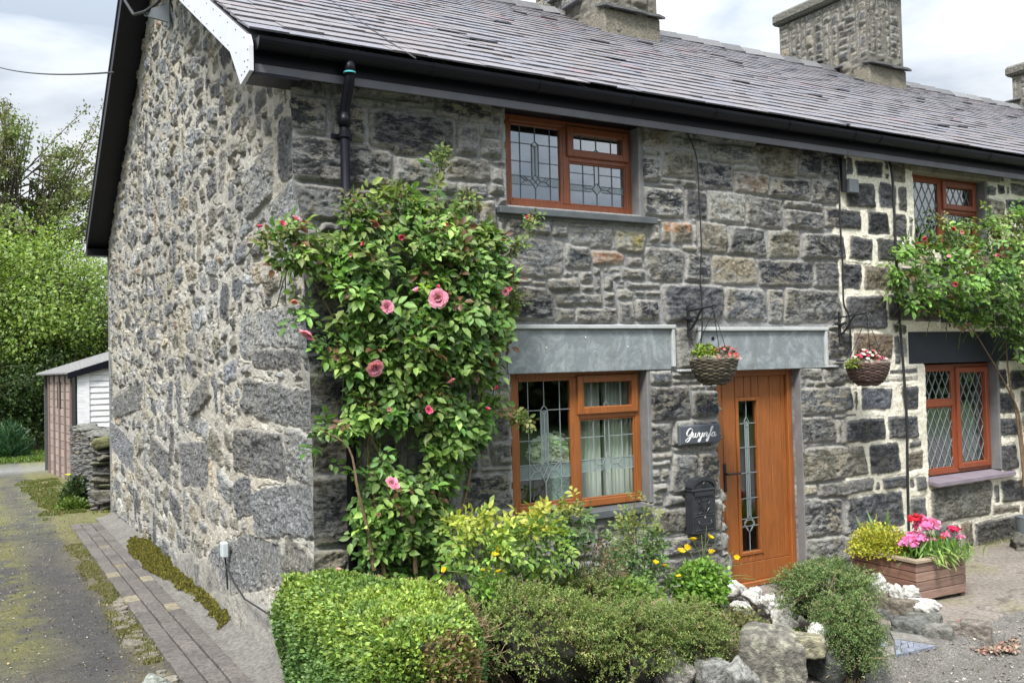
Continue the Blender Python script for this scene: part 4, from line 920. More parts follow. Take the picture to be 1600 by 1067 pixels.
lb.V.append(Vm); lb.Q.append(F + lb.n); lb.C.append(np.tile([.085, .08, .014], (len(Vm), 1))); lb.n += len(Vm)
lb.build('moss', M['moss'], kind='stuff', label='thick olive green moss cushion on the bricks along the foot of the gable', cat='moss')
# grass on the verge
def grass(name, label, f, n, h, cols, wd=.006):
    x, y = f(n); z = gz(x, y); P = np.stack([x, y, z - .005], 1); k = len(x); d = rdir(k) * .55 + [0, 0, 1]
    lb = LB(); lb.add(*leafmesh(P, d, rdir(k), rng.uniform(.5, 1.2, k) * h, pal(k, cols), 'long', 1.7)); return lb.build(name, M['smallleaf'], kind='stuff', label=label, cat='grass')
def verge(n):
    y = rng.uniform(7.2, 17.5, n * 2); x = rng.uniform(-1.25, .05, n * 2); k = (x > -.95 + .25 * fbm(x * 0 + 2, y * 1.2, 170, 3) - .02 * (y - 10)) & (rng.random(n * 2) < sstep(-.45, .35, fbm(x * 5, y * 3, 171, 4) - .45 * (y < 11))) & ((y > 9.4) | (x < -.68)) ; k &= ~((x > -.3) & (y > 10.8)); return x[k][:n], y[k][:n]
grass('grass_verge', 'short mossy grass and weeds on the verge before the shed', verge, 30000, .05, [(.11, .15, .03), (.15, .15, .045), (.085, .14, .025), (.18, .15, .06)])
def edgeg(n):
    y = rng.uniform(1.2, 7.5, n * 2); x = -.78 + rng.normal(0, .055, n * 2); k = (rng.random(n * 2) < sstep(-.3, .35, fbm(x * 8, y * 3, 172, 4))) & (x < -.66); return x[k][:n], y[k][:n]
grass('grass_fringe', 'dry yellow green weeds fringing the lane beside the bricks', edgeg, 15000, .03, [(.18, .17, .07), (.22, .19, .10), (.13, .15, .04)])
def farg(n): y = rng.uniform(22.5, 27, n); x = rng.uniform(-5, 3, n); return x, y
grass('far_grass', 'strip of bright green grass under the trees beyond the lane', farg, 14000, .12, [(.12, .19, .03), (.08, .13, .02)])
# pale boulder by the lane
def rock(name, loc, size, colr, label, cat='rock', seed=0, rot=0, mat='rock', group=None, rough=.22, sub=8, flat=1, spot=None, parent=None, boxy=0):
    n = 20 + sub * 4; th = np.linspace(0, math.pi, n // 2 + 1); ph = np.linspace(0, 2 * math.pi, n, endpoint=False); TH, PH = np.meshgrid(th, ph, indexing='ij')
    d = np.stack([np.sin(TH) * np.cos(PH), np.sin(TH) * np.sin(PH), np.cos(TH)], -1)
    rs = np.random.default_rng(seed + 500); planes = unit(rs.normal(size=(11, 3))); dd = rs.uniform(.62, .95, 11)
    if boxy: planes = np.vstack([planes, np.eye(3), -np.eye(3)]); dd = np.concatenate([dd + .25, np.full(6, boxy)])
    rad = np.ones(TH.shape) * 1.3
    for pn, q in zip(planes, dd):
        c = (d * pn).sum(-1); rad = np.minimum(rad, np.where(c > .2, q / np.maximum(c, .2), 9))
    nn = fbm(d[..., 0] * 2.3 + seed * 3.1 + d[..., 2] * 1.7, d[..., 1] * 2.3 + 5 + d[..., 2], 180, 4, .6); ter = nn * 4; ter = (np.floor(ter) + sstep(.5, 1, ter - np.floor(ter))) / 4; rad = rad * (1 + rough * (nn + .7 * ter) + .03 * fbm(d[..., 0] * 11 + seed, d[..., 1] * 11 + d[..., 2] * 9, 182, 3))
    P = d * rad[..., None] * np.array(size) / 2; P[..., 2] = np.where(P[..., 2] < 0, P[..., 2] * flat, P[..., 2])
    c, s = math.cos(rot), math.sin(rot); P = np.stack([P[..., 0] * c - P[..., 1] * s, P[..., 0] * s + P[..., 1] * c, P[..., 2]], -1) + np.array(loc)
    cl = np.array(colr) * (1 if mat == 'whiterock' else .68) * (1 + .45 * fbm(d[..., 0] * 4 + seed, d[..., 1] * 4 + d[..., 2] * 3, 181, 4)[..., None])
    if spot is not None: k = sstep(.05, .3, fbm(d[..., 0] * 5 + seed, d[..., 2] * 5 + d[..., 1] * 4, 183, 4))[..., None]; cl = cl * (1 - k) + np.array(spot) * k
    I, J = np.meshgrid(np.arange(n // 2), np.arange(n), indexing='ij'); I = I.ravel(); J = J.ravel(); J2 = (J + 1) % n
    F = np.stack([I * n + J, (I + 1) * n + J, (I + 1) * n + J2, I * n + J2], 1)
    return mk(name, P.reshape(-1, 3), F, M[mat], parent, col=cl.reshape(-1, 3), smooth=True, org=None if parent is not None else loc, **(dict(label=label, cat=cat, group=group) if parent is None else {}))
p = atz(237, 1068, .0); rock('boulder', (p[0], p[1] - .02, -.05), (.34, .30, .20), (.36, .38, .33), 'pale lichen covered boulder at the lane edge, cut by the bottom frame', 'boulder', 3, .4, rough=.12)
# dry stone wall
DSW = thing('dry_stone_wall', (-.05, 12.5, -.2), 'rough dark dry stone wall running back from the far gable corner', 'stone wall')
u = np.arange(0, 4.2, .03); z = np.arange(-.3, 1.04, .022)
st = grow_fill([], 0, -.3, 4.2, 1.05, (.12, .34), (.05, .12), 77, gap=.006); a, b_, H_, I_, e_, i_, r_, q_ = relief(u, z, st, 77, warp=.03, depth=(.03, .11), ang=8, grow=0, sep=.002, ew=.03, mh=-.05)
cw = tones(st, I_, q_, 3, .3) * 1.15; cw = cw * i_[..., None] + .02 * (1 - i_[..., None])
mk('wall_side', np.stack([-.13 - H_, 11.1 + a, b_], -1).reshape(-1, 3), grid_faces(np.zeros(a.shape, bool), 0, len(u))[:, ::-1], M['gable'], DSW, col=cw.reshape(-1, 3), attrs=dict(mort=1 - i_, rim=r_ * .3, lit=i_ * .5), smooth=True)
b = MB(); b.box((-.12, 11.2, -.3), (.35, 15.3, 1.0), c=(.1, .1, .09)); b.build('core', M['rock'], DSW)
zz = -.24; i = 0; rs = random.Random(5)
for h in (.13, .09, .19, .10, .12, .10, .13, .07, .12, .09, .22):
    rock('end_stone', (.05 + rs.uniform(-.03, .03), 11.12 + rs.uniform(-.03, .03), zz + h / 2), (.44, .36, h * 1.25), [(.2, .19, .15), (.13, .125, .11), (.24, .21, .14), (.15, .16, .10)][rs.randrange(4)] if zz < .75 else (.17, .17, .07), '', seed=30 + i, parent=DSW, rough=.1); zz += h * .93; i += 1
for i in range(9): rock('cap_stone', (.05, 11.4 + i * .42, 1.02 + rs.uniform(-.02, .03)), (.5, .46, .12), (.2, .2, .17), '', seed=60 + i, parent=DSW)
# ---------------- shed
SH = thing('garden_shed', (1.3, 17.5, -.28), 'garden shed with brown panelled side and white boarded front at the end of the lane', 'shed')
A = np.array([-.03, 16.0]); d1_ = unit(np.array([-.37, 3.8])); d2_ = np.array([d1_[1], -d1_[0]])
def S(a, b_, z): p_ = A + d1_ * a + d2_ * b_; return (p_[0], p_[1], z)
def sbox(b, a0, a1, b0, b1, z0, z1, c=None, bev=0):
    V = [S(a, q, z) for a in (a0, a1) for q in (b0, b1) for z in (z0, z1)]
    b.add(V, [(0, 1, 3, 2), (4, 6, 7, 5), (0, 4, 5, 1), (2, 3, 7, 6), (0, 2, 6, 4), (1, 5, 7, 3)], c)
b = MB(); eh = 2.12; z0 = -.35
for j in range(5):
    a0 = .40 + j * .68
    sbox(b, a0, a0 + .09, -.035, .03, z0, eh, (.20, .15, .13))
    if j < 4:
        nr_ = 13
        for k_ in range(nr_):
            za = z0 + k_ * (eh - z0) / nr_; sbox(b, a0 + .1, a0 + .67, -.0 - .012 * (k_ % 1), .03, za + .012, za + (eh - z0) / nr_ - .006, tuple(np.array((.33, .255, .225)) * rs.uniform(.85, 1.15)))
            sbox(b, a0 + .1, a0 + .67, .006, .03, za, za + .012, (.10, .08, .07))
b.build('side_wall', M['boards'], SH)
b = MB(); sbox(b, 1.66, 2.1, -.012, .0, 1.35, 1.98, (.02, .02, .02)); b.build('window', M['blackmetal'], SH)
b = MB()
for k_ in range(22):
    za = z0 + k_ * .13; zb_ = za + .13; 
    if za > 2.5: break
    w1 = 1.6 if za > 2.05 else 2.9
    if za > 2.2: break
    V = [S(0.0, .27, za), S(-.0, w1, za), S(0.0, w1, zb_), S(.0, .27, zb_), S(-.03, .27, za + .0), S(-.03, w1, za), S(-.006, w1, zb_ - .006), S(-.006, .27, zb_ - .006)]
    b.add(V, [(4, 5, 6, 7), (0, 1, 5, 4), (0, 4, 7, 3), (1, 2, 6, 5), (3, 7, 6, 2)], (.70, .70, .71))
sbox(b, -.045, 0, .04, .28, z0, 2.26, (.72, .72, .74)); sbox(b, .0, .05, .3, 3.0, z0, 2.3, (.3, .3, .3)); b.build('front_boards', M['boards'], SH)
b = MB(); sbox(b, .0, .40, .0, .03, z0, 2.1, (.01, .01, .012)); b.build('door', M['blackmetal'], SH); b = MB(); sbox(b, 3.9, 3.95, 0, 3, z0, 2.2, (.1, .1, .1)); sbox(b, 0.05, 3.9, 3.0, 3.05, z0, 2.2, (.1, .1, .1)); b.build('back_wall', M['boards'], SH)
b = MB(); 
for k_ in range(28):
    a0 = -.12 + k_ * .15; V = [S(a0, -.16, eh + .04), S(a0 + .075, -.16, eh + .075), S(a0 + .15, -.16, eh + .04), S(a0, 1.5, eh + .56), S(a0 + .075, 1.5, eh + .595), S(a0 + .15, 1.5, eh + .56), S(a0, 3.2, eh + .04), S(a0 + .075, 3.2, eh + .075), S(a0 + .15, 3.2, eh + .04)]
    V += [(x_, y_, z_ - .03) for x_, y_, z_ in V]; b.add(V, [(0, 3, 4, 1), (1, 4, 5, 2), (3, 6, 7, 4), (4, 7, 8, 5), (9, 10, 13, 12), (10, 11, 14, 13), (0, 1, 10, 9), (1, 2, 11, 10)], (.17, .17, .165))
b.build('roof', M['paving'], SH)
b = MB(); V = [S(-.14, -.17, eh - .08), S(-.14, -.17, eh + .05), S(-.14, 1.5, eh + .58), S(-.14, 1.5, eh + .38), S(-.14, 3.2, eh + .05), S(-.14, 3.2, eh - .1)]; V += [S(-.10, -.17, eh - .08), S(-.10, -.17, eh + .05), S(-.10, 1.5, eh + .58), S(-.10, 1.5, eh + .38), S(-.10, 3.2, eh + .05), S(-.10, 3.2, eh - .1)]
b.add(V, [(0, 1, 2, 3), (3, 2, 4, 5), (9, 8, 7, 6), (11, 10, 8, 9), (0, 3, 9, 6), (3, 5, 11, 9), (0, 6, 7, 1)]); b.build('bargeboard', M['black'], SH)
# ---------------- trees behind
def tree(loc, H_, crown, seed, label, cols, nleaf, leaf=.13, name='tree', lean=0, sparse=0, trunkr=.16, clumps=60, up=.3):
    t_ = thing(name, loc, label, 'tree', 'trees beyond the lane'); r = random.Random(seed); rs = np.random.default_rng(seed); b = MB(); (cx, cy, cz), (rx, ry, rz) = crown; L0 = Vector(loc); cc = Vector((loc[0] + cx, loc[1] + cy, loc[2] + cz))
    top = Vector((cc.x, cc.y, loc[2] + cz + rz * .6)); trunk = [L0 + (top - L0) * k_ + Vector((math.sin(k_ * 5 + seed) * .15, 0, 0)) for k_ in np.linspace(0, 1, 9)]
    b.tube(trunk, [trunkr * (1 - .85 * k_) for k_ in np.linspace(0, 1, 9)], 8, (.09, .075, .055)); ends = []
    for i in range(clumps):
        k_ = r.uniform(.18, .95); st_ = L0 + (top - L0) * k_; a = r.uniform(0, 2 * math.pi); q = rs.normal(size=3); q /= np.linalg.norm(q); f_ = r.uniform(.55, 1.0) 
        e_ = cc + Vector((q[0] * rx, q[1] * ry, q[2] * rz)) * f_
        mid = (st_ + e_) / 2 + Vector((0, 0, .25 * (e_ - st_).length * up)); b.tube([st_, mid, e_], [trunkr * .32 * (1 - k_ * .5), trunkr * .15, .012], 5, (.09, .075, .055)); ends.append((st_, mid, e_))
        for _ in range(3):
            e2 = e_ + Vector(rs.normal(size=3)) * .14 * (rx + rz); b.tube([mid, (mid + e2) / 2 + Vector((0, 0, .1)), e2], [.03, .018, .007], 4, (.09, .075, .055)); ends.append((mid, (mid + e2) / 2, e2))
    b.build('trunk', M['bark'], t_)
    per = nleaf // len(ends); Ps = []
    for s_, m_, e_ in ends:
        c_ = np.array(e_); sg = .11 * (rx + rz) / 2 * (1 - .5 * sparse) + .05; P = c_ + rs.normal(size=(per, 3)) * sg * np.array([1.15, 1.15, .75]); 
        if sparse: tt_ = rs.random((per, 1)); P = np.array(m_) * (1 - tt_) + c_ * tt_ + rs.normal(size=(per, 3)) * .10
        Ps.append(P)
    P = np.vstack(Ps); n = len(P); cl = np.repeat(rs.integers(0, len(cols), len(ends)), per)
    col_ = np.array(cols)[(cl + (rs.random(n) < .25)) % len(cols)] * np.exp(rs.normal(0, .22, (n, 1))); out_ = unit(P - np.array(cc))
    lb = LB(); lb.add(*leafmesh(P, rs.normal(size=(n, 3)) + out_ * .6 + [0, 0, -.5], out_ * .7 + [0, 0, .9] + rs.normal(size=(n, 3)) * .55, rs.uniform(.65, 1.3, n) * leaf, col_, 'flat', .6, .1)); lb.build('crown', M['leaf'], t_)
    return t_
YG = [(.16, .25, .045), (.21, .30, .055), (.11, .185, .03), (.25, .33, .07)]; DG = [(.035, .07, .018), (.05, .09, .02), (.07, .11, .025)]
tree((1.2, 29, -.3), 9, ((-.6, 0, 4.4), (2.6, 2.6, 3.2)), 1, 'bright yellow green leafy tree right behind the shed', YG, 34000, .13, clumps=90)
tree((-2.6, 30, -.3), 9, ((.2, 0, 4.6), (2.6, 2.4, 3.4)), 2, 'yellow green tree at the left edge leaning over the lane end', YG, 24000, .15, clumps=65)
tree((-.9, 33, -.3), 12, ((.3, 0, 9.2), (4.6, 2.5, 3.6)), 3, 'tall thin tree with bare branches and sparse leaves against the sky', [(.15, .20, .06), (.19, .24, .07), (.14, .13, .06)], 34000, .13, clumps=95, sparse=1, trunkr=.13, up=.6)
tree((-2.2, 26.5, -.2), 4, ((.3, 0, 1.6), (1.6, 1.1, 1.6)), 4, 'low dark green bush under the left edge tree', DG, 11000, .10, name='bush', clumps=36, trunkr=.07)
tree((-.1, 27.5, -.2), 4, ((.2, 0, 1.9), (1.9, 1.1, 1.8)), 5, 'dark shady bush beside the brown side of the shed', DG, 14000, .10, name='bush', clumps=40, trunkr=.07)
tree((3.5, 30, -.2), 5, ((.2, 0, 2.6), (2.6, 1.6, 2.4)), 6, 'dark green bush hidden mostly behind the gable', DG, 9000, .12, name='bush', clumps=40, trunkr=.07)
# far woodland mass so the horizon closes
wx = np.linspace(-60, 60, 90); wz = np.linspace(0, 1, 10); WX, WZ = np.meshgrid(wx, wz, indexing='ij')
n = 26000; x = rng.uniform(-45, 40, n); hgt = 3.2 + 2.0 * fbm(x * .15, x * 0, 190, 3); z = rng.random(n) ** .8 * hgt - .3; y = 48 + 3 * fbm(x * .4, z * .4, 191, 3) + rng.normal(0, .8, n)
lb = LB(); P = np.stack([x, y, z], 1); lb.add(*leafmesh(P, rdir(n), rdir(n) + [0, -1, 1], rng.uniform(.35, .8, n), pal(n, DG + [(.10, .14, .03)]), 'flat', .8, .1)); lb.build('woodland', M['leaf'], kind='stuff', label='dark far hedge of woodland closing the view beyond the trees', cat='woodland')
# low ivy plant by the wall and dandelion
def clump(name, loc, R_, H_, n, leaf, cols, label, cat='plant', kind='flat', wid=.7, group=None, stems=8, mat='smallleaf', dens=1.6, stemc=(.08, .09, .03), up=.5):
    t_ = thing(name, loc, label, cat, group); q = rdir(n); q[:, 2] = np.abs(q[:, 2]); rad = rng.random((n, 1)) ** (1 / dens) * (1 + .25 * fbm(q[:, :1] * 3 + loc[0], q[:, 1:2] * 3 + q[:, 2:] * 2, 200, 3))
    P = np.array(loc) + q * rad * np.array([R_, R_, H_]); lb = LB(); D_ = q + rdir(n) * .8 + [0, 0, up]; Nn = q * .5 + [0, 0, 1] + rdir(n) * .7
    lb.add(*leafmesh(P, D_, Nn, rng.uniform(.6, 1.25, n) * leaf, pal(n, cols), kind, wid)); lb.build('foliage', M[mat], t_)
    b = MB(); L0 = np.array(loc)
    for i in range(stems):
        e_ = q[i] * np.array([R_, R_, H_]) * .85; b.tube([L0 + [0, 0, -.03], L0 + e_ * .5 + [0, 0, H_ * .12], L0 + e_], [.008, .006, .003], 5, stemc)
    b.build('stems', M['bark'], t_); return t_
clump('ivy', (-.33, 12.3, -.25), .28, .5, 900, .085, [(.03, .06, .025), (.05, .09, .03), (.08, .12, .04)], 'dark ivy plant climbing at the foot of the dry stone wall')
clump('weed', (-.45, 11.6, -.24), .28, .20, 1500, .06, [(.10, .17, .03), (.14, .2, .04)], 'bright green weed on the verge in front of the ivy')
clump('fern', (-1.05, 24.5, -.25), .55, 1.0, 2200, .22, [(.03, .08, .035), (.04, .1, .04)], 'upright dark green fern below the trees beyond the lane', kind='long')
# yellow flower
t_ = thing('dandelion', (-.24, 15.4, -.25), 'single yellow flower in front of the brown shed wall', 'flower'); b = MB(); b.tube([(-.24, 15.4, -.25), (-.24, 15.4, .0)], .008, 5, c=(.1, .16, .03)); b.build('stem', M['bark'], t_)
b = MB()
for i in range(14): a = i * .449; b.add([(-.24, 15.4, 0), (-.24 + .07 * math.cos(a), 15.4 + .07 * math.sin(a), .03), (-.24 + .07 * math.cos(a + .4), 15.4 + .07 * math.sin(a + .4), .03)], [(0, 1, 2)], (.75, .7, .03))
b.build('petals', M['petal'], t_)
# overhead wire, gable bracket and cable loop
b = MB(); P0 = aty(-60, 78, 30); P1 = np.array([-.34, 6.45, 5.98]); b.tube([tuple(P0 + (P1 - P0) * k_ + np.array([0, 0, -1.2 * k_ * (1 - k_)])) for k_ in np.linspace(0, 1, 24)], .012, 6)
setp(b.build('overhead_wire', M['cable']), 'black overhead wire crossing the sky to the rear of the gable', 'wire')
BR = thing('wire_bracket', (-.05, 4.25, 6.05), 'grey steel bracket with a looped black cable high on the gable', 'bracket')
b = MB(); b.box((-.055, 4.20, 5.86), (-.035, 4.30, 6.20), .004); b.build('plate', M['greybox'], BR)
b = MB(); b.add([(-.05, 4.22, 6.12), (-.05, 4.22, 5.92), (-.26, 4.5, 6.06), (-.26, 4.5, 6.12), (-.05, 4.25, 6.12), (-.05, 4.25, 5.92), (-.26, 4.53, 6.06), (-.26, 4.53, 6.12)], [(0, 1, 2, 3), (7, 6, 5, 4), (0, 3, 7, 4), (1, 5, 6, 2), (3, 2, 6, 7)]); b.build('arm', M['greybox'], BR)
b = MB(); b.tube([(-.30, 5.6, 6.9), (-.36, 5.2, 6.45), (-.34, 4.7, 6.12), (-.26, 4.45, 6.08), (-.12, 4.4, 6.2), (-.10, 4.42, 6.5), (-.12, 4.5, 6.9)], .018, 7); b.build('cable', M['cable'], BR)
# socket on the gable with its cable
t_ = thing('junction_box', (-.06, 1.84, .58), 'small pale grey junction box low on the gable wall', 'junction box')
b = MB(); b.box((-.115, 1.81, .52), (-.06, 1.90, .645), .008); b.build('casing', M['lightbox'], t_)
b = MB(); b.tube([(-.085, 1.85, .53), (-.075, 1.845, .42), (-.07, 1.83, .25)], .008, 6); b.tube([(-.08, 1.845, .45), (-.08, 1.6, .37), (-.085, 1.2, .30), (-.07, .5, .32)], .007, 6); b.build('cable', M['cable'], t_)

# loose grit and leaf bits on the lane
n = 5200; x = rng.uniform(-2.6, -.62, n); y = rng.uniform(.3, 15, n) ** 1.0; z = gz(x, y) + .004; lb = LB(); lb.add(*leafmesh(np.stack([x, y, z], 1), rdir(n) * [1, 1, .3], rdir(n) * .4 + [0, 0, 1], rng.uniform(.008, .026, n), pal(n, [(.22, .2, .17), (.12, .11, .1), (.32, .3, .26), (.05, .05, .05), (.2, .17, .07)], v=.3), 'fold', .8, .25)); lb.build('loose_grit', M['paving'], kind='stuff', label='loose grit, chips and dry bits scattered over the lane', cat='grit')
n = 2600; x = rng.uniform(1.6, 7.5, n); y = rng.uniform(-3.4, -1.9, n); z = gz(x, y) + .006; lb = LB(); lb.add(*leafmesh(np.stack([x, y, z], 1), rdir(n) * [1, 1, .3], rdir(n) * .4 + [0, 0, 1], rng.uniform(.008, .03, n), pal(n, [(.30, .27, .23), (.18, .16, .14), (.4, .37, .32), (.12, .10, .07)], v=.3), 'fold', .8, .25)); lb.build('road_grit', M['paving'], kind='stuff', label='loose gravel chips scattered over the road edge at lower right', cat='grit')

def onroof(u, v, up=.06):
    d = ray(u, v); k_ = (EZ + up + SLP * (CAM[1] - GY) - CAM[2]) / (d[2] - SLP * d[1]); return tuple(CAM + d * k_)
b = MB(); b.tube([onroof(*q) for q in ((500, -12), (540, 18), (575, 42), (612, 68), (650, 92))], .006, 5); setp(b.build('roof_cable', M['cable']), 'thin dark cable lying down the slates near the gable end', 'cable')
# ---------------- name sign, letter box, brackets, cables
def smoothline(pts, n=6):
    P = [np.array(p, float) for p in pts]; P = [2 * P[0] - P[1]] + P + [2 * P[-1] - P[-2]]; o_ = []
    for i in range(1, len(P) - 2):
        for k_ in range(n):
            t_ = k_ / n; o_.append(.5 * ((2 * P[i]) + (P[i + 1] - P[i - 1]) * t_ + (2 * P[i - 1] - 5 * P[i] + 4 * P[i + 1] - P[i + 2]) * t_ ** 2 + (-P[i - 1] + 3 * P[i] - 3 * P[i + 1] + P[i + 2]) * t_ ** 3))
    o_.append(P[-2]); return o_
SG = thing('name_sign', (3.545, -.06, 1.36), 'grey slate name sign with white script lettering between window and door', 'sign')
b = MB(); b.box((3.315, -.085, 1.366), (3.775, -.055, 1.528), .008); b.build('plate', M['signslate'], SG)
b = MB(); b.box((3.312, -.084, 1.362), (3.328, -.050, 1.532), .003); b.build('end_clip', M['greybox'], SG)
GL = [[(1.05, 1.55), (.8, 1.95), (.45, 1.9), (.15, 1.35), (.15, .75), (.5, .5), (.85, .85), (1.05, 1.35), (1.0, .6), (.8, -.2), (.45, -.7), (.12, -.5), (.3, -.1), (.8, .25), (1.12, .55)],
      [(1.12, .55), (1.28, 1.0), (1.26, .35), (1.42, .06), (1.64, .3), (1.72, 1.0), (1.73, .3), (1.9, .06), (2.12, .3), (2.2, 1.0), (2.38, .88)],
      [(2.5, .95), (2.45, .4), (2.65, .12), (2.9, .4), (3.0, .98), (2.9, .2), (2.68, -.75), (2.42, -.8), (2.5, -.35), (2.95, .1), (3.2, .4)],
      [(3.2, .4), (3.3, .95), (3.3, .08), (3.42, .6), (3.68, .98), (3.84, .8), (3.78, .3), (3.92, .08), (4.15, .35)],
      [(4.15, .35), (4.5, 1.1), (4.78, 1.95), (4.62, 2.15), (4.45, 1.7), (4.38, .6), (4.2, -.5), (3.98, -.85), (3.9, -.5), (4.25, .1), (4.65, .45)],
      [(5.25, .85), (5.0, .98), (4.75, .6), (4.8, .15), (5.05, .1), (5.25, .5), (5.3, .95), (5.25, .3), (5.42, .1), (5.65, .4)]]
b = MB(); sc_ = .0625
for g in GL:
    pts = smoothline(g, 5); rad = []
    for i, p in enumerate(pts):
        d = (pts[min(i + 1, len(pts) - 1)] - pts[max(i - 1, 0)]); rad.append(.0034 + .0026 * max(0, -d[1] / (np.linalg.norm(d) + 1e-9)))
    b.tube([(3.372 + (p[0] + .18 * p[1]) * sc_, -.0855, 1.418 + p[1] * sc_ * .68) for p in pts], rad, 6)
b.build('lettering', M['white'], SG)
MBX = thing('letter_box', (3.53, -.08, .60), 'black cast metal letter box with arched lid and crest beside the oak door', 'letter box')
x0, x1, zb, zt, yb, yf = 3.385, 3.645, .605, .995, -.045, -.135; xm = (x0 + x1) / 2
arch = [(x0, zb), (x1, zb), (x1, zt)] + [(xm + (x1 - xm) * math.cos(a), zt + .075 * math.sin(a)) for a in np.linspace(0, math.pi, 13)[1:-1]] + [(x0, zt)]
b = MB(); b.prism(arch, yf, yb); b.build('body', M['mailbox'], MBX)
b = MB(); oarch = [(xm + (x1 + .012 - xm) * math.cos(a), zt + .0 + .088 * math.sin(a)) for a in np.linspace(0, math.pi, 15)]; iarch = [(xm + (x1 - .012 - xm) * math.cos(a), zt - .012 + .072 * math.sin(a)) for a in np.linspace(math.pi, 0, 15)]
b.prism(oarch + iarch, yf - .014, yb); b.box((x0 - .008, yf - .016, zt - .03), (x1 + .008, yb, zt - .012), .003); b.build('lid', M['mailbox'], MBX)
b = MB(); b.box((x0 + .02, yf - .012, zt - .075), (x1 - .02, yf + .001, zt - .035), .004); b.box((x0 + .012, yf - .006, zt - .088), (x1 - .012, yf, zt - .08), .002); b.build('slot_flap', M['mailbox'], MBX)
b = MB(); framebox(b, x0 + .02, zb + .02, x1 - .02, zb + .155, .010, yf - .007, yf, .003); b.box((x0 + .01, yf - .006, zb + .165), (x1 - .01, yf, zb + .173), .002); b.build('door', M['mailbox'], MBX)
b = MB(); b.tube([(x0 + .06, yf - .004, zb + .105), (x0 + .06, yf - .016, zb + .085), (x0 + .08, yf - .018, zb + .075), (x1 - .08, yf - .018, zb + .075), (x1 - .06, yf - .016, zb + .085), (x1 - .06, yf - .004, zb + .105)], .005, 6); b.build('handle', M['mailbox'], MBX)
b = MB(); b.tube([(xm, yf, zb + .135), (xm, yf - .012, zb + .135)], .011, 12); b.build('lock', M['chrome'], MBX)
b = MB(); zc = zt - .155   # heraldic relief: shield, crown, supporters as small scrolls
b.prism([(xm - .032, zc + .03), (xm + .032, zc + .03), (xm + .034, zc - .02), (xm, zc - .058), (xm - .034, zc - .02)], yf - .007, yf); b.prism([(xm - .02, zc + .02), (xm + .02, zc + .02), (xm + .02, zc - .015), (xm, zc - .04), (xm - .02, zc - .015)], yf - .012, yf)
b.prism([(xm - .03, zc + .034), (xm - .036, zc + .062), (xm - .016, zc + .048), (xm, zc + .070), (xm + .016, zc + .048), (xm + .036, zc + .062), (xm + .03, zc + .034)], yf - .010, yf)
for s_ in (-1, 1):
    b.tube(smoothline([(xm + s_ * .036, yf - .005, zc - .045), (xm + s_ * .056, yf - .006, zc - .02), (xm + s_ * .048, yf - .007, zc + .01), (xm + s_ * .062, yf - .006, zc + .03), (xm + s_ * .05, yf - .005, zc + .045)], 4), .0045, 5)
    b.tube(smoothline([(xm + s_ * .02, yf - .005, zc - .062), (xm + s_ * .04, yf - .006, zc - .056), (xm + s_ * .05, yf - .005, zc - .066)], 3), .004, 5)
b.build('crest', M['mailbox'], MBX)
b = MB(); b.tube(smoothline([(xm - .04, yf - .014, zt + .035), (xm - .02, yf - .016, zt + .03), (xm, yf - .018, zt + .045), (xm + .02, yf - .016, zt + .03), (xm + .04, yf - .014, zt + .035)], 4), .005, 5); b.build('ornament', M['mailbox'], MBX)
GS = thing('slate_sign', (7.33, -.06, 2.42), 'small dark green slate sign with faint white lettering half hidden by the far rose', 'sign')
b = MB(); b.box((6.98, -.085, 2.43), (7.68, -.06, 2.68), .006); b.build('plate', M['signgreen'], GS)
b = MB(); b.tube([(7.07 + .035 * math.cos(a) * (1 - .06 * a), -.087, 2.54 + .075 * math.sin(a) * (1 - .06 * a)) for a in np.linspace(0, 8, 30)], .0035, 4)
rs = random.Random(9)
for (xs_, zz_, n_, h_) in ((7.20, 2.585, 8, .045), (7.20, 2.525, 9, .028), (7.21, 2.475, 8, .024)):
    x_ = xs_
    for i in range(n_):
        w_ = h_ * .6; b.tube(smoothline([(x_, -.087, zz_), (x_ + w_ * .2, -.087, zz_ + h_ * rs.uniform(.5, 1)), (x_ + w_ * .6, -.087, zz_ + h_ * rs.uniform(0, .4)), (x_ + w_, -.087, zz_ + h_ * rs.uniform(.2, .9))], 3), .003, 4); x_ += w_ + .012
b.build('lettering', M['white'], GS)
t_ = thing('wall_light_sensor', (5.63, -.06, 3.70), 'small square grey box fixed high on the wall below the eaves', 'electrical box'); b = MB(); b.box((5.565, -.11, 3.71), (5.70, -.05, 3.85), .008); b.build('casing', M['greybox'], t_); b = MB(); b.box((5.50, -.075, 3.72), (5.56, -.05, 4.05)); b.build('conduit', M['cable'], t_)
def cable(pts, rad, label):
    b = MB(); b.tube(smoothline(pts, 5), rad, 7); setp(b.build('wall_cable', M['cable']), label, 'cable', 'cables hanging down the front wall')
cable([(3.50, -.05, 4.12), (3.545, -.075, 4.02), (3.60, -.085, 3.85), (3.615, -.08, 3.5), (3.62, -.085, 3.1), (3.60, -.08, 2.8), (3.605, -.085, 2.6), (3.60, -.085, 2.38), (3.58, -.08, 2.2)], .006, 'thin black cable hanging from the eaves to the left flower bracket')
cable([(5.43, -.05, 4.1), (5.435, -.085, 3.9), (5.43, -.085, 3.4), (5.445, -.085, 3.0), (5.44, -.085, 2.62), (5.50, -.09, 2.5), (5.515, -.09, 2.3), (5.52, -.085, 2.15), (5.45, -.08, 2.06), (5.32, -.08, 2.05)], .009, 'black cable passing behind the right flower bracket beside the party line')
cable([(6.24, -.05, 4.12), (6.245, -.085, 3.9), (6.25, -.09, 3.2), (6.26, -.09, 2.6), (6.30, -.09, 2.0), (6.325, -.09, 1.4), (6.31, -.09, 1.0), (6.30, -.085, .3)], .014, 'thick black cable running from eaves to planter left of the leaded windows')
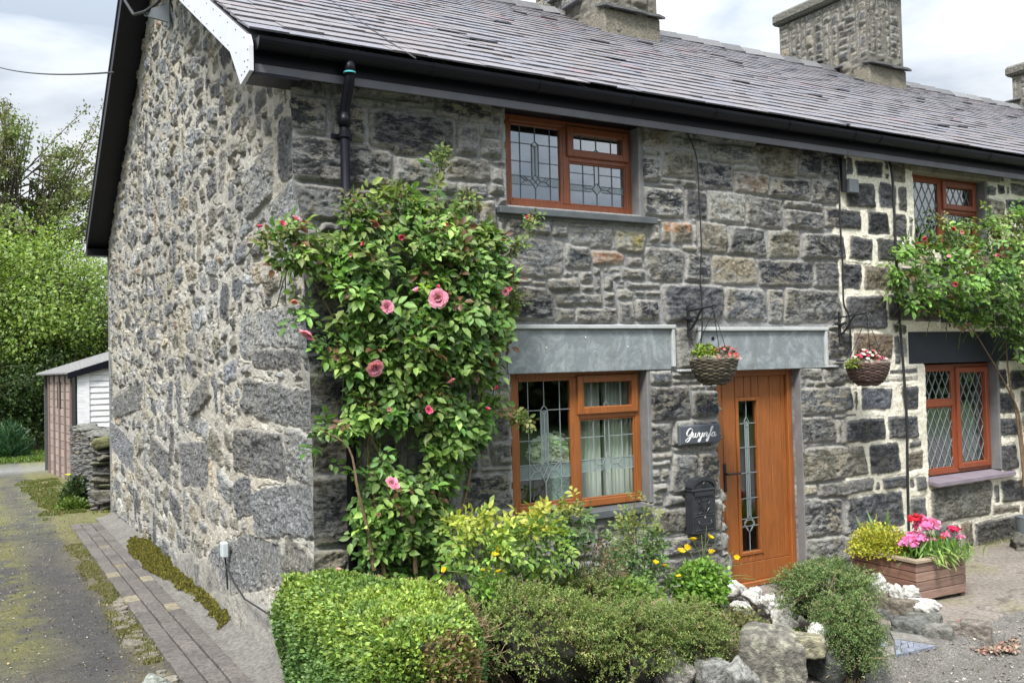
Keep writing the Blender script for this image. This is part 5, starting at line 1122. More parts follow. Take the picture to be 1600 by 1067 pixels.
def bracket(x, z, label):
    t_ = thing('hanging_bracket', (x, -.03, z), label, 'bracket', 'wrought iron flower brackets')
    b = MB(); b.box((x - .012, -.075, z - .19), (x + .012, -.055, z + .10), .003); b.build('back_bar', M['blackmetal'], t_)
    b = MB(); b.tube([(x, -.065, z + .045), (x, -.2, z + .055), (x, -.36, z + .065), (x, -.385, z + .075), (x, -.39, z + .055), (x, -.37, z + .045)], .008, 7); b.build('arm', M['blackmetal'], t_)
    b = MB(); b.tube(smoothline([(x, -.07, z - .12), (x, -.11, z - .10), (x, -.17, z - .04), (x, -.21, z + .02), (x, -.25, z + .05)], 5), .010, 7)
    b.tube(smoothline([(x, -.08, z - .05), (x, -.12, z - .02), (x, -.15, z - .05), (x, -.12, z - .08), (x, -.10, z - .055), (x, -.12, z - .045)], 4), .006, 6); b.build('scroll', M['blackmetal'], t_)
    b = MB(); b.tube(smoothline([(x - .11, -.07, z - .035), (x - .06, -.075, z - .015), (x, -.08, z - .025), (x + .07, -.075, z - .01), (x + .12, -.07, z - .03)], 4), [.004] * 3 + [.016] * 11 + [.004] * 3, 6); b.build('leaf_ornament', M['blackmetal'], t_)
bracket(3.463, 2.475, 'black wrought iron bracket above the letter box, between the two slate lintels')
bracket(5.395, 2.43, 'black wrought iron bracket at the right end of the door lintel')
def basket(cx, cy, zr, hook, seed, label, cols):
    t_ = thing('hanging_basket', (cx, cy, zr - .22), label, 'hanging basket', 'wicker hanging baskets'); r = random.Random(seed)
    b = MB(); prof = [(.085, -.215), (.12, -.19), (.145, -.16), (.163, -.13), (.175, -.10), (.184, -.07), (.19, -.04), (.194, -.012)]
    b.lathe([(.0, -.215)] + [(a - .008, z_) for a, z_ in prof] + [(.17, 0)], (cx, cy, zr), 28, tuple(np.array(cols[0]) * .5))
    zz = np.linspace(-.213, -.004, 17)
    for i, z_ in enumerate(zz):
        rad = np.interp(z_, [p[1] for p in prof], [p[0] for p in prof]); ph = math.pi * (i % 2); m_ = 72; v = r.uniform(.7, 1.35)
        b.tube([(cx + (rad + .006 * math.sin(12 * a + ph)) * math.cos(a), cy + (rad + .006 * math.sin(12 * a + ph)) * math.sin(a), zr + z_ + .003 * math.sin(5 * a + i)) for a in np.linspace(0, 2 * math.pi, m_ + 1)], .0078, 5, tuple(np.array(cols[i % len(cols)]) * v), cap=False)
    for rr in range(10):
        a0 = r.uniform(0, 6.28); z_ = zr + r.choice(zz); rad = np.interp(z_ - zr, [p[1] for p in prof], [p[0] for p in prof]) + .01
        b.tube([(cx + rad * math.cos(a0), cy + rad * math.sin(a0), z_), (cx + (rad + .012) * math.cos(a0 + .25), cy + (rad + .012) * math.sin(a0 + .25), z_ + .008)], .003, 4, tuple(np.array(cols[1])))
    b.build('wicker_bowl', M['wicker'], t_)
    lb = LB(); n = 1600; a = rng.uniform(0, 6.283, n); rad = .182 + rng.normal(0, .012, n); P = np.stack([cx + rad * np.cos(a), cy + rad * np.sin(a), zr + rng.normal(.006, .010, n)], 1)
    lb.add(*leafmesh(P, rdir(n), rdir(n), rng.uniform(.015, .035, n), pal(n, [(.42, .40, .34), (.3, .29, .25)]), 'long')); lb.build('moss_liner', M['moss'], t_)
    b = MB(); b.lathe([(0, -.02), (.17, -.02)], (cx, cy, zr), 20, (.05, .035, .025)); b.build('soil', M['rock'], t_)
    hk = np.array(hook)
    for a in (.5, 2.6, 4.7):
        p = np.array([cx + .185 * math.cos(a), cy + .185 * math.sin(a), zr]); b = MB(); b.tube([tuple(p + (hk - p) * k_) for k_ in (0, .5, 1)], .0032, 5); b.build('chain', M['cable'], t_)
    return t_
B1 = (3.46, -.37, 2.10); B2 = (5.40, -.37, 2.03)
basket(*B1, (3.463, -.385, 2.51), 1, 'dark olive brown wicker hanging basket in front of the door lintel', [(.085, .07, .045), (.13, .11, .075), (.06, .05, .035)])
basket(*B2, (5.395, -.385, 2.47), 2, 'reddish brown wicker hanging basket on the cream pointed wall', [(.10, .06, .05), (.14, .09, .07), (.07, .045, .04)])
def flowers(name, loc, R3, nl, cols, leaf, nf, fcols, fs, label, cat='flowers', kind='flat', group=None, petals=5):
    t_ = thing(name, loc, label, cat, group); q = rdir(nl); q[:, 2] = np.abs(q[:, 2]) * 1.0; rad = rng.random((nl, 1)) ** .6; P = np.array(loc) + q * rad * np.array(R3)
    lb = LB(); lb.add(*leafmesh(P, q + rdir(nl) * .8, q * .6 + rdir(nl) * .5 + [0, 0, .8], rng.uniform(.6, 1.2, nl) * leaf, pal(nl, cols), kind, .8)); lb.build('foliage', M['smallleaf'], t_)
    if nf:
        lb = LB(); q = rdir(nf); q[:, 2] = np.abs(q[:, 2]); P = np.array(loc) + q * np.array(R3) * rng.uniform(.85, 1.12, (nf, 1)); fc = pal(nf, fcols, v=.12); N0 = unit(q * .7 + [0, -.4, .6] + rdir(nf) * .3); T0 = unit(np.cross(N0, rdir(nf))); B0 = np.cross(N0, T0)
        for j in range(petals):
            a = 6.283 * j / petals; d = T0 * math.cos(a) + B0 * math.sin(a); lb.add(*leafmesh(P, d + N0 * .35, N0 - d * .35, rng.uniform(.8, 1.2, nf) * fs, fc * np.exp(rng.normal(0, .08, (nf, 1))), 'rose', 1.0, .1))
        lb.build('blossoms', M['petal'], t_)
    return t_
LIME = [(.20, .28, .035), (.28, .36, .06), (.14, .22, .03)]
flowers('lime_foliage_plant', (B1[0] - .085, B1[1] + .02, B1[2] + .0), (.10, .12, .125), 420, LIME, .035, 0, None, 0, 'lime green foliage plant in the left half of the basket by the door', 'plant')
flowers('red_bedding_plant', (B1[0] + .075, B1[1] - .06, B1[2] - .01), (.115, .12, .11), 260, [(.10, .10, .03), (.16, .07, .04)], .03, 75, [(.65, .05, .06), (.72, .14, .12), (.6, .10, .03), (.75, .3, .28)], .016, 'red and coral flowers in the right half of the basket by the door')
flowers('pink_bedding_plant', (B2[0] - .02, B2[1] - .03, B2[2] - .01), (.165, .14, .12), 420, [(.05, .04, .025), (.10, .03, .02), (.06, .08, .03)], .032, 80, [(.72, .06, .14), (.78, .12, .2), (.65, .04, .07), (.80, .62, .60), (.8, .7, .66)], .022, 'crimson pink and white flowers filling the basket on the cream pointed wall')
flowers('trailing_lime_plant', (B2[0] - .19, B2[1] - .0, B2[2] - .045), (.09, .10, .08), 260, LIME + [(.12, .16, .04)], .028, 0, None, 0, 'trailing lime plant spilling over the left rim of the basket on the cream pointed wall', 'plant')
t_ = thing('dark_pansy', (B1[0] - .0, B1[1] + .01, B1[2] + .12), 'single dark violet flower standing above the basket by the door', 'flower'); b = MB(); b.tube([(B1[0], B1[1] + .01, B1[2]), (B1[0] - .005, B1[1] + .01, B1[2] + .165)], .002, 4, c=(.06, .1, .03)); b.build('stem', M['bark'], t_)
lb = LB(); P = np.tile([B1[0] - .005, B1[1], B1[2] + .168], (5, 1)); a = np.arange(5) * 1.257; lb.add(*leafmesh(P, np.stack([np.cos(a), -.3 + 0 * a, np.sin(a)], 1), np.tile([0, -1., .2], (5, 1)), np.full(5, .022), np.tile([.02, .012, .05], (5, 1)), 'rose', 1.2)); lb.build('petals', M['petal'], t_)
# ---------------- things behind the lower window
t_ = thing('white_curtain', (2.70, .45, .8), 'white curtain hanging behind the right half of the lower window', 'curtain')
for cx_, w_ in ((2.62, .20), (2.92, .30)):
    u = np.linspace(0, 1, 60); b = MB(); V = []
    for z_ in (.55, 2.25): V += [(cx_ - w_ / 2 + w_ * k_, .27 + .025 * math.sin(k_ * w_ * 130) + .012 * math.sin(k_ * 31), z_) for k_ in u]
    V += [(p[0], p[1] + .012, p[2]) for p in V]; n = 60; b.add(V, [(i, i + 1, i + 1 + n, i + n) for i in range(n - 1)] + [(i + 2 * n + n, i + 1 + 3 * n, i + 1 + 2 * n, i + 2 * n) for i in range(n - 1)] + [(i + n, i + 1 + n, i + 1 + 3 * n, i + 3 * n) for i in range(n - 1)]); b.build('drape', M['curtain'], t_, smooth=True)
t_ = thing('flower_vase', (2.27, .36, .84), 'pale mottled green vase on the inner sill behind the lower window', 'vase'); b = MB(); b.box((2.19, .20, .86), (2.37, .32, 1.24), .015); b.build('body', M['vase'], t_)
t_ = thing('inner_sill', (2.38, .3, .8), 'white inner window board carrying the vase', 'window board'); b = MB(); b.box((1.75, .20, .82), (3.03, .52, .86), .005); b.build('board', M['white'], t_)
flowers('white_flowers', (2.25, .29, 1.30), (.20, .09, .19), 300, [(.04, .06, .03), (.8, .8, .76), (.1, .13, .08)], .05, 200, [(.88, .88, .84), (.8, .8, .74)], .045, 'bouquet of white flowers standing in the vase behind the lower window', 'flowers')
t_ = thing('houseplant', (7.55, .45, .8), 'red flowering pot plant inside the left part of the neighbour window', 'houseplant'); b = MB(); b.lathe([(0, 0), (.06, 0), (.08, .14), (.07, .14), (.06, .02)], (7.15, .42, .86), 16, (.3, .3, .33)); b.build('pot', M['paving'], t_)
lb = LB(); n = 260; P = np.array([7.15, .42, 1.15]) + rng.normal(size=(n, 3)) * [.11, .06, .09]; lb.add(*leafmesh(P, rdir(n), rdir(n), np.full(n, .04), pal(n, [(.45, .04, .05), (.05, .1, .03), (.05, .1, .03)]), 'flat')); lb.build('foliage', M['smallleaf'], t_)
t_ = thing('net_curtain', (7.7, .5, .8), 'grey net curtain behind the right casement of the neighbour window', 'curtain'); V = []; b = MB(); u = np.linspace(0, 1, 60)
for z_ in (.7, 2.2): V += [(7.46 + .6 * k_, .24 + .02 * math.sin(k_ * 60), z_) for k_ in u]
V += [(p[0], p[1] + .01, p[2]) for p in V]; b.add(V, [(i, i + 1, i + 61, i + 60) for i in range(59)] + [(i + 180, i + 181, i + 121, i + 120) for i in range(59)], (.30, .31, .29)); b.build('drape', M['moss'], t_, smooth=True)

# ---------------- right-hand ground: ledge, flags, planter, stones
def quadslab(b, px, z, th, c, bev=0):
    P = [atz(u, v, z) for u, v in px]; n = len(P); b.add([tuple(p) for p in P] + [(p[0], p[1], p[2] - th) for p in P], [tuple(range(n)), tuple(reversed(range(n, 2 * n)))] + [(i, i + n, (i + 1) % n + n, (i + 1) % n) for i in range(n)], c)
LD = thing('stone_pavement', (5.5, -.9, -.1), 'worn concrete pavement ledge along the foot of the neighbour wall', 'pavement')
ux = np.arange(3.95, 9.5, .03); uy = np.arange(-1.98, .02, .03); PX, PY = np.meshgrid(ux, uy, indexing='ij')
edge_ = -1.80 + .10 * fbm(PX * 1.3, PX * 0, 210, 3) + .03 * fbm(PX * 7, PX * 0, 211, 2); left_ = 4.05 + .25 * sstep(-.5, -1.9, PY)
ins_ = sstep(0, .04, PY - edge_) * sstep(0, .05, PX - left_); jt = np.minimum(np.abs(((PX + .03 * fbm(PY * 2, PX, 214)) * 1.1) % 1 - .5), 9) ; crack = sstep(.018, .004, np.abs(jt - .0)) * .6 + sstep(.03, .0, np.abs(fbm(PX * 1.4, PY * 1.8, 212, 3))) * .8
PZ = -.14 + ins_ * (.14 + .014 * fbm(PX * 3, PY * 3, 213, 4)) - crack * .012 * ins_
pc = np.array([.205, .178, .15]) * (1 + .28 * fbm(PX * 2.5, PY * 3, 215, 4)[..., None]); k = (sstep(.0, .4, fbm(PX * 2, PY * 2, 216, 4)) * .6)[..., None]; pc = pc * (1 - k) + np.array([.20, .18, .10]) * k; pc = pc * (1 - .6 * crack[..., None]); k = (sstep(.95, .5, ins_) * .5)[..., None]; pc = pc * (1 - k) + np.array([.13, .12, .08]) * k
mk('surface', np.stack([PX, PY, PZ], -1).reshape(-1, 3), grid_faces(np.zeros(PX.shape, bool), 0, len(ux)), M['paving'], LD, col=pc.reshape(-1, 3), smooth=True)
rs = random.Random(12)
FL = thing('slate_flags', (4.0, -1.6, -.1), 'blue grey slate flagstones on the path before the low stone border', 'flagstones')
for px, c in (([(1365, 995), (1385, 993), (1387, 1008), (1366, 1010)], (.19, .21, .25)), ([(1398, 998), (1462, 1008), (1400, 1022)], (.20, .22, .27)), ([(1390, 985), (1440, 992), (1462, 1005), (1396, 997)], (.2, .19, .17)), ([(1366, 1012), (1396, 1008), (1398, 1022), (1368, 1026)], (.22, .2, .18)), ([(1250, 938), (1290, 935), (1300, 955), (1240, 962)], (.16, .17, .18))):
    b = MB(); quadslab(b, px, -.010, .06, c); b.build('flag', M['paving'], FL)
b = MB(); quadslab(b, [(1478, 978), (1502, 965), (1540, 972), (1532, 985)], .022, .05, (.30, .13, .10)); t_ = setp(b.build('broken_brick', M['paving']), 'broken red brick set in the pavement edge', 'brick')
LUMPS = [((1482, 976, 1512, 1005), 'small broken concrete lump left of the bigger one at the kerb'), ((1502, 974, 1550, 1008), 'larger rounded concrete lump at the pavement kerb')]
n = 1600; uu_ = rng.uniform(1480, 1590, n); vv_ = rng.uniform(990, 1018, n); P = np.array([atz(a, c, -.085) for a, c in zip(uu_, vv_)]); lb = LB(); lb.add(*leafmesh(P, rdir(n) * [1, 1, .3], rdir(n) * .5 + [0, 0, 1], rng.uniform(.015, .05, n), pal(n, [(.22, .17, .12), (.35, .26, .2), (.14, .11, .08), (.30, .14, .11)]), 'flat')); lb.build('leaf_litter', M['moss'], kind='stuff', label='dry leaf litter and brick crumbs lying along the kerb', cat='leaf litter')
PT = thing('wooden_planter', (5.21, -.87, 0), 'brown slatted wooden planter on the pavement under the cream pointed wall', 'planter'); pa = R(-3)
def pbx(b, x0, y0, z0, x1, y1, z1, c, bev=.004):
    Mx = Matrix.Translation((5.21, -.87, 0)) @ Matrix.Rotation(pa, 4, 'Z'); b.box((x0, y0, z0), (x1, y1, z1), bev, c=c, M=Mx)
hx_, hy_ = .31, .345
for i in range(4):
    z0 = .03 + i * .078
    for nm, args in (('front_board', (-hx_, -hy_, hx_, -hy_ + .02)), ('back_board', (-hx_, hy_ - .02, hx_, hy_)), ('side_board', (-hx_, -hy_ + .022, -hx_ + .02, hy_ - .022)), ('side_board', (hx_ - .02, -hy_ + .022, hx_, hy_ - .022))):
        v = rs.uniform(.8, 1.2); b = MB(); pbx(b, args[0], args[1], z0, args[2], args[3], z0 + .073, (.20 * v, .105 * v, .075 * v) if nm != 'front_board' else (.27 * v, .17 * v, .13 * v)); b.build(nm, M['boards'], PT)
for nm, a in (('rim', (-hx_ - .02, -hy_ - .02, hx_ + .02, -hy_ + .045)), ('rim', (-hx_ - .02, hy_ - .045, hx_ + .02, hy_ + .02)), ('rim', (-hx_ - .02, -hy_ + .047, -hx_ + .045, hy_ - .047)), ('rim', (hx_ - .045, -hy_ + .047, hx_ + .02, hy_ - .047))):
    b = MB(); pbx(b, a[0], a[1], .344, a[2], a[3], .372, (.30, .24, .17)); b.build(nm, M['boards'], PT)
for sx in (-1, 1):
    for sy in (-1, 1): b = MB(); pbx(b, sx * (hx_ - .035) - .025, sy * (hy_ - .035) - .025, 0, sx * (hx_ - .035) + .025, sy * (hy_ - .035) + .025, .30, (.08, .05, .04)); b.build('leg', M['boards'], PT)
b = MB(); pbx(b, -hx_ + .03, -hy_ + .03, .2, hx_ - .03, hy_ - .03, .30, (.05, .035, .025), 0); b.build('soil', M['rock'], PT)
def rk(u0, v0, u1, v1, z, c, label, seed, mat='rock', hs=1.0, dp=.8, name='garden_rock', group='grey border rocks', rot=0, rough=.14, spot=None, cat='rock', boxy=0):
    p = atz((u0 + u1) / 2, v1, z); d = np.linalg.norm(p - CAM); w_ = (u1 - u0) / 1430 * d; h_ = (v1 - v0) / 1430 * d * hs; hv = unit((p - CAM) * [1, 1, 0]); c_ = p + hv * w_ * dp * .35; yaw = math.atan2(hv[1], hv[0]) - math.pi / 2
    return rock(name, (c_[0], c_[1], z + h_ * .42), (w_ * 1.08, w_ * dp, h_ * 1.15), c, label, cat, seed, yaw + rot, mat, group, rough, spot=spot, boxy=boxy)
GR, BRN, PAL = (.17, .165, .15), (.20, .175, .125), (.36, .34, .30); LI = (.28, .27, .21)
rk(1012, 1030, 1098, 1085, -.05, PAL, 'pale pinkish grey rock cut by the bottom frame below the low shrubs', 1, spot=(.45, .42, .38))
rk(1088, 1036, 1140, 1085, -.05, (.32, .32, .30), 'pale angular slab leaning right of the pinkish rock', 2, rot=.5, boxy=.8, rough=.06)
rk(1130, 1036, 1182, 1085, -.05, (.36, .36, .33), 'sharp light grey slab leaning against the big mossy block', 3, rot=.6, rough=.06)
rk(1158, 990, 1262, 1092, -.10, (.20, .185, .155), 'largest grey brown block of the border, dotted with lichen', 4, spot=LI, dp=.9, rough=.05, boxy=.78)
rk(1262, 1005, 1322, 1075, -.08, (.09, .095, .085), 'dark grey boulder under the trailing shrub', 6, rough=.1)
rk(1216, 996, 1290, 1026, .17, (.25, .235, .16), 'flat tan capstone bridging the big block and the dark boulder', 5, spot=(.30, .28, .18), dp=.8, rough=.08, boxy=.8)
WC = (.60, .59, .565); i = 40
for (u0, v0, u1, v1, z, lb_) in ((1136, 908, 1164, 934, .03, 'white painted stone nearest the doorstep left corner'), (1160, 924, 1190, 946, .04, 'white painted stone second from the doorstep in the curving row'), (1183, 932, 1212, 956, .04, 'white painted stone in the middle of the curving row'),
        (1206, 938, 1236, 968, .04, 'large knobbly white stone where the curving row turns down'), (1228, 942, 1250, 968, .05, 'white painted stone touching the trailing shrub'), (1212, 962, 1240, 990, .06, 'smooth white stone below the knobbly one'), (1197, 986, 1216, 1006, .08, 'small cream stone at the lower end of the curving row'),
        (1262, 980, 1296, 1012, .16, 'white stone resting on the tan capstone'), (1150, 940, 1176, 962, .02, 'white stone among weeds below the doorstep corner'), (1354, 903, 1378, 927, .14, 'white stone at the left end of the row on the low border wall'), (1379, 914, 1394, 928, .14, 'smallest pinkish white stone on the low border wall'),
        (1391, 914, 1412, 937, .14, 'rounded white stone in the middle of the row on the border wall'), (1404, 924, 1436, 941, .12, 'flat white stone beside the planter corner'), (1430, 940, 1466, 960, .06, 'flat white stone at the lower right end of the border wall')):
    rk(u0, v0, u1, v1, z, WC, lb_, i, 'whiterock', name='painted_stone', group='whitewashed stones along the border', rough=.22, cat='stone', spot=(.36, .345, .29)); i += 1
for (u0, v0, u1, v1, z, c, lb_) in ((1356, 924, 1392, 946, .05, (.24, .22, .14), 'tan stone under the left white stone of the border wall'), (1374, 930, 1438, 968, .0, (.21, .18, .14), 'wide brown stone in the middle of the border wall'), (1420, 956, 1468, 986, -.04, (.17, .175, .15), 'rounded grey stone at the right end of the border wall'),
        (1362, 946, 1402, 976, -.05, (.15, .155, .14), 'curved grey stone low at the left of the border wall'), (1398, 966, 1452, 1000, -.07, (.16, .165, .15), 'long sloping grey slab at the foot of the border wall'), (1440, 974, 1488, 1008, -.08, (.22, .215, .19), 'folded pale slab ending the border wall at the kerb'), (1345, 940, 1372, 968, -.05, (.12, .12, .11), 'dark stone half covered by the trailing shrub')):
    rk(u0, v0, u1, v1, z, c, lb_, i, group='stones of the low border wall', dp=.7, rough=.07, rot=-.2, boxy=.85, hs=.8); i += 1
for j, ((u0, v0, u1, v1), lb_) in enumerate(LUMPS): rk(u0, v0, u1, v1, -.09, (.27, .235, .20), lb_, 120 + j, group='broken concrete lumps at the kerb', name='concrete_lump', dp=.9, boxy=.75, rough=.07, cat='concrete')
# black bin at the right edge
t_ = thing('plastic_bin', (8.1, -.25, 0), 'dark plastic container by the wall at the right edge', 'container'); p = aty(1602, 862, -.35); b = MB(); b.lathe([(0, .0), (.09, 0), (.10, .2), (.105, .21), (.10, .22), (0, .22)], (p[0] + .03, p[1], .10), 20); b.build('tub', M['greybox'], t_)
rock('garden_rock', (p[0] - .1, p[1] - .05, .03), (.35, .3, .2), (.13, .125, .1), 'dark rough stone below the plastic container at the right edge', 'rock', 90, 0, 'rock', 'grey border rocks')
# ---------------- plants
def bloom_mesh(lb, c, axis, s, col, layers=4, open_=1.0):
    ax = unit(np.array(axis, float)); t1 = unit(np.cross(ax, [.3, .2, .9])); t2 = np.cross(ax, t1)
    for L_ in range(layers):
        f = L_ / max(layers - 1, 1); k = [3, 5, 6, 8, 9][min(L_, 4)]; ph = rng.random() * 6
        for j in range(k):
            a = 6.283 * j / k + ph + rng.normal(0, .1); rad = t1 * math.cos(a) + t2 * math.sin(a); tang = np.cross(ax, rad); r0 = s * .06; tilt = .15 + f * 1.0 * open_; ln_ = s * (.30 + .22 * f); wd = s * (.22 + .15 * f)
            base = c + rad * r0 * (1 + L_); V = []
            for iu, u in enumerate((0, .5, 1)):
                out_ = base + (ax * math.cos(tilt * u * 1.1) + rad * math.sin(tilt * u * 1.1 + .12)) * ln_ * u
                for w_ in (-1, 0, 1): V.append(out_ + rng.normal(0, .018 * s * (1 + iu), 3) + tang * w_ * wd * (.4 + .6 * math.sin(math.pi * (.18 + .6 * u))) - rad * abs(w_) * s * -.0 + ax * abs(w_) * -.02 * s - rad * (abs(w_) * s * .07))
            V = np.array(V); q = np.array([[0, 1, 4, 3], [1, 2, 5, 4], [3, 4, 7, 6], [4, 5, 8, 7]]); cc_ = np.tile(np.array(col) * (1 - .35 * (1 - f)) * rng.uniform(.92, 1.08), (9, 1)); cc_[6:] = cc_[6:] * .8 + np.array([.85, .6, .68]) * .2
            lb.V.append(V); lb.Q.append(q + lb.n); lb.T.append(np.array([[0, 1, 3]]) + lb.n); lb.C.append(cc_); lb.n += 9
PINK, DEEP, SALM = (.84, .32, .48), (.74, .05, .16), (.80, .33, .34)
def climbing_rose(loc, poly, yb, n, label, dens, blooms, canes, twigs, seed, maxd=.5, tint=1.0):
    t_ = thing('climbing_rose', loc, label, 'climbing rose', 'climbing roses on the front walls')
    xs_ = [p[0] for p in poly]; zs_ = [p[1] for p in poly]; x = rng.uniform(min(xs_) - .1, max(xs_) + .1, n * 5); z = rng.uniform(min(zs_) - .1, max(zs_) + .1, n * 5)
    x2 = x + .07 * fbm(x * 4, z * 4, seed, 3); z2 = z + .07 * fbm(x * 4 + 9, z * 4, seed + 1, 3); k = inpoly(x2, z2, poly); x, z = x[k], z[k]
    d = polydist(x, z, poly); hol = fbm(x * 3.2, z * 3.2, seed + 2, 3); k = (rng.random(len(x)) < dens(x, z) * sstep(-.07, .10, d + .04)) & (hol > -.34); x, z, d, hol = x[k][:n], z[k][:n], d[k][:n], hol[k][:n]; m_ = len(x)
    thick = .16 + (maxd - .16) * sstep(0, .45, d) * (.65 + .5 * hol); y = -.10 - thick * rng.random(m_) ** .55; P = np.stack([x, y, z], 1)
    vis = (-y - .10) / np.maximum(thick, .05)
    D_ = np.stack([rng.normal(0, .9, m_), -.35 - .5 * rng.random(m_), rng.normal(-.25, .55, m_)], 1); Nn = np.stack([rng.normal(-.1, .35, m_), -.75 + rng.normal(0, .3, m_), .75 + rng.normal(0, .3, m_)], 1)
    Cc = pal(m_, [(.07, .15, .032), (.12, .225, .048), (.18, .295, .07), (.27, .39, .11)], w=[.25, .33, .27, .15], v=.2) * tint; yl = (z > np.percentile(zs_, 62))[:, None] * (rng.random((m_, 1)) < .35); Cc = Cc * (1 - yl) + np.array([.20, .26, .07]) * yl
    Cc = Cc * np.exp(rng.normal(0, .22, (m_, 1))); red = (rng.random((m_, 1)) < .045); Cc = Cc * (1 - red) + np.array([.17, .09, .05]) * red
    lb = LB(); compound(lb, P, D_, Nn, rng.uniform(.058, .092, m_), Cc, 5)
    b = MB(); rs_ = random.Random(seed)
    for cn in canes + twigs: b.tube(smoothline(cn, 4), list(np.linspace(cn_r(cn), .0035, (len(cn) - 1) * 4 + 1)), 6, (.16, .11, .06) if cn in canes else (.12, .15, .05))
    # leaf-bearing side twigs
    for i in rng.choice(m_, min(m_, 230), replace=False):
        p = P[i]; q = p + np.array([rs_.uniform(-.12, .12), .12 + .1 * rs_.random(), -rs_.uniform(.08, .3)]); q[1] = min(q[1], -.06); b.tube([tuple(q), tuple((p + q) / 2 + [0, 0, .02]), tuple(p)], [.005, .004, .0025], 4, (.10, .13, .04))
    # long wisps with leaves
    for cn in twigs:
        pts = np.array(smoothline(cn, 5)); k_ = rng.integers(len(pts) // 3, len(pts), 12 + 6 * len(cn)); Pw = pts[k_] + rng.normal(0, .02, (len(k_), 3)); mm = len(k_)
        compound(lb, Pw, rng.normal(size=(mm, 3)) * [1, .5, .8], rng.normal(size=(mm, 3)) * .4 + [0, -.7, .7], rng.uniform(.035, .055, mm), pal(mm, [(.12, .19, .05), (.17, .24, .07), (.2, .2, .07)]), 5)
    b.build('canes', M['bark'], t_); lb.build('foliage', M['leaf'], t_)
    for (u, v, s, c, ly) in blooms:
        yy = -.15 - ly; p = aty(u, v, yy); d_ = np.linalg.norm(p - CAM); sz = s / 1430 * d_ * (.72 if s > 18 else .8); l2 = LB(); tw = unit(CAM - p); bloom_mesh(l2, p, tw * .6 + rng.normal(0, .45, 3) + [0, 0, .2], sz, c, 5 if s > 15 else 3, rng.uniform(.6, .95) if s > 12 else .4)
        V = np.vstack(l2.V); mk('bloom' if s > 12 else 'bud', V, np.vstack(l2.Q), M['petal'], t_, col=np.vstack(l2.C), smooth=True)
    return t_
def cn_r(cn): return .016 if len(cn) > 4 else .009
rp = [(400, 392), (428, 352), (470, 352), (520, 372), (548, 322), (575, 298), (620, 292), (668, 300), (684, 240), (704, 262), (716, 300), (745, 335), (775, 350), (800, 385), (808, 460), (798, 520), (780, 570), (790, 640), (760, 690), (722, 740), (700, 800), (700, 888), (640, 892), (572, 885), (556, 800), (560, 745), (520, 715), (484, 690), (500, 655), (545, 640), (560, 600), (530, 560), (478, 505), (452, 470), (462, 425), (420, 405)]
rpoly = [(aty(u, v, -.32)[0], aty(u, v, -.32)[2]) for u, v in rp]
def Wp(u, v, y): return tuple(aty(u, v, y))
RB = [(482, 520, 23, PINK, .62), (585, 574, 25, PINK, .48), (685, 467, 27, PINK, .5), (604, 480, 20, PINK, .45), (612, 756, 21, PINK, .42), (736, 486, 15, DEEP, .3), (669, 641, 13, DEEP, .45), (628, 370, 11, DEEP, .35), (440, 350, 12, DEEP, .25), (463, 343, 15, PINK, .4), (407, 355, 10, DEEP, .25), (568, 381, 9, DEEP, .35),
      (460, 469, 14, SALM, .3), (706, 597, 15, SALM, .4), (790, 455, 13, PINK, .25), (651, 455, 12, PINK, .45), (822, 339, 9, DEEP, .2), (762, 640, 9, DEEP, .3), (586, 347, 16, SALM, .2), (553, 315, 7, SALM, .2), (777, 607, 10, DEEP, .25), (547, 398, 7, SALM, .3), (683, 448, 9, DEEP, .45), (796, 452, 8, DEEP, .25), (700, 350, 7, DEEP, .3), (608, 640, 8, SALM, .4), (590, 803, 8, SALM, .35)]
canes = [[Wp(600, 900, -.30), Wp(590, 800, -.26), Wp(575, 700, -.2), Wp(600, 600, -.18), Wp(620, 480, -.15), Wp(640, 360, -.12)], [Wp(690, 900, -.30), Wp(700, 800, -.22), Wp(690, 650, -.18), Wp(690, 500, -.15), Wp(680, 380, -.12), Wp(688, 250, -.15)],
         [Wp(650, 895, -.35), Wp(640, 800, -.3), Wp(610, 740, -.3), Wp(560, 640, -.25), Wp(530, 520, -.2), Wp(480, 420, -.2)], [Wp(680, 895, -.3), Wp(720, 800, -.25), Wp(740, 700, -.22), Wp(760, 560, -.2), Wp(760, 450, -.18), Wp(800, 370, -.2)], [Wp(585, 890, -.34), Wp(575, 830, -.36), Wp(560, 770, -.38), Wp(545, 700, -.35), Wp(500, 670, -.3)]]
twigs = [[Wp(760, 450, -.2), Wp(800, 395, -.25), Wp(825, 360, -.3), Wp(838, 338, -.32)], [Wp(500, 440, -.25), Wp(450, 400, -.3), Wp(405, 372, -.32)], [Wp(480, 400, -.25), Wp(455, 370, -.3), Wp(440, 355, -.3)], [Wp(660, 320, -.15), Wp(640, 300, -.2), Wp(600, 295, -.2)], [Wp(785, 640, -.2), Wp(805, 650, -.3), Wp(828, 662, -.32)], [Wp(688, 300, -.15), Wp(690, 250, -.2), Wp(688, 236, -.2)], [Wp(550, 350, -.2), Wp(548, 325, -.3), Wp(556, 312, -.3)], [Wp(790, 490, -.2), Wp(805, 470, -.28), Wp(800, 455, -.3)], [Wp(740, 340, -.2), Wp(735, 318, -.2), Wp(730, 310, -.2)]]
climbing_rose((.9, -.30, .0), rpoly, 0, 2100, 'large climbing rose with double pink blooms covering the corner wall and downpipe', lambda x, z: (.5 + .5 * sstep(3.3, 2.9, z)) * (.85 + .15 * sstep(.9, 1.7, z)), RB, canes, twigs, 300)
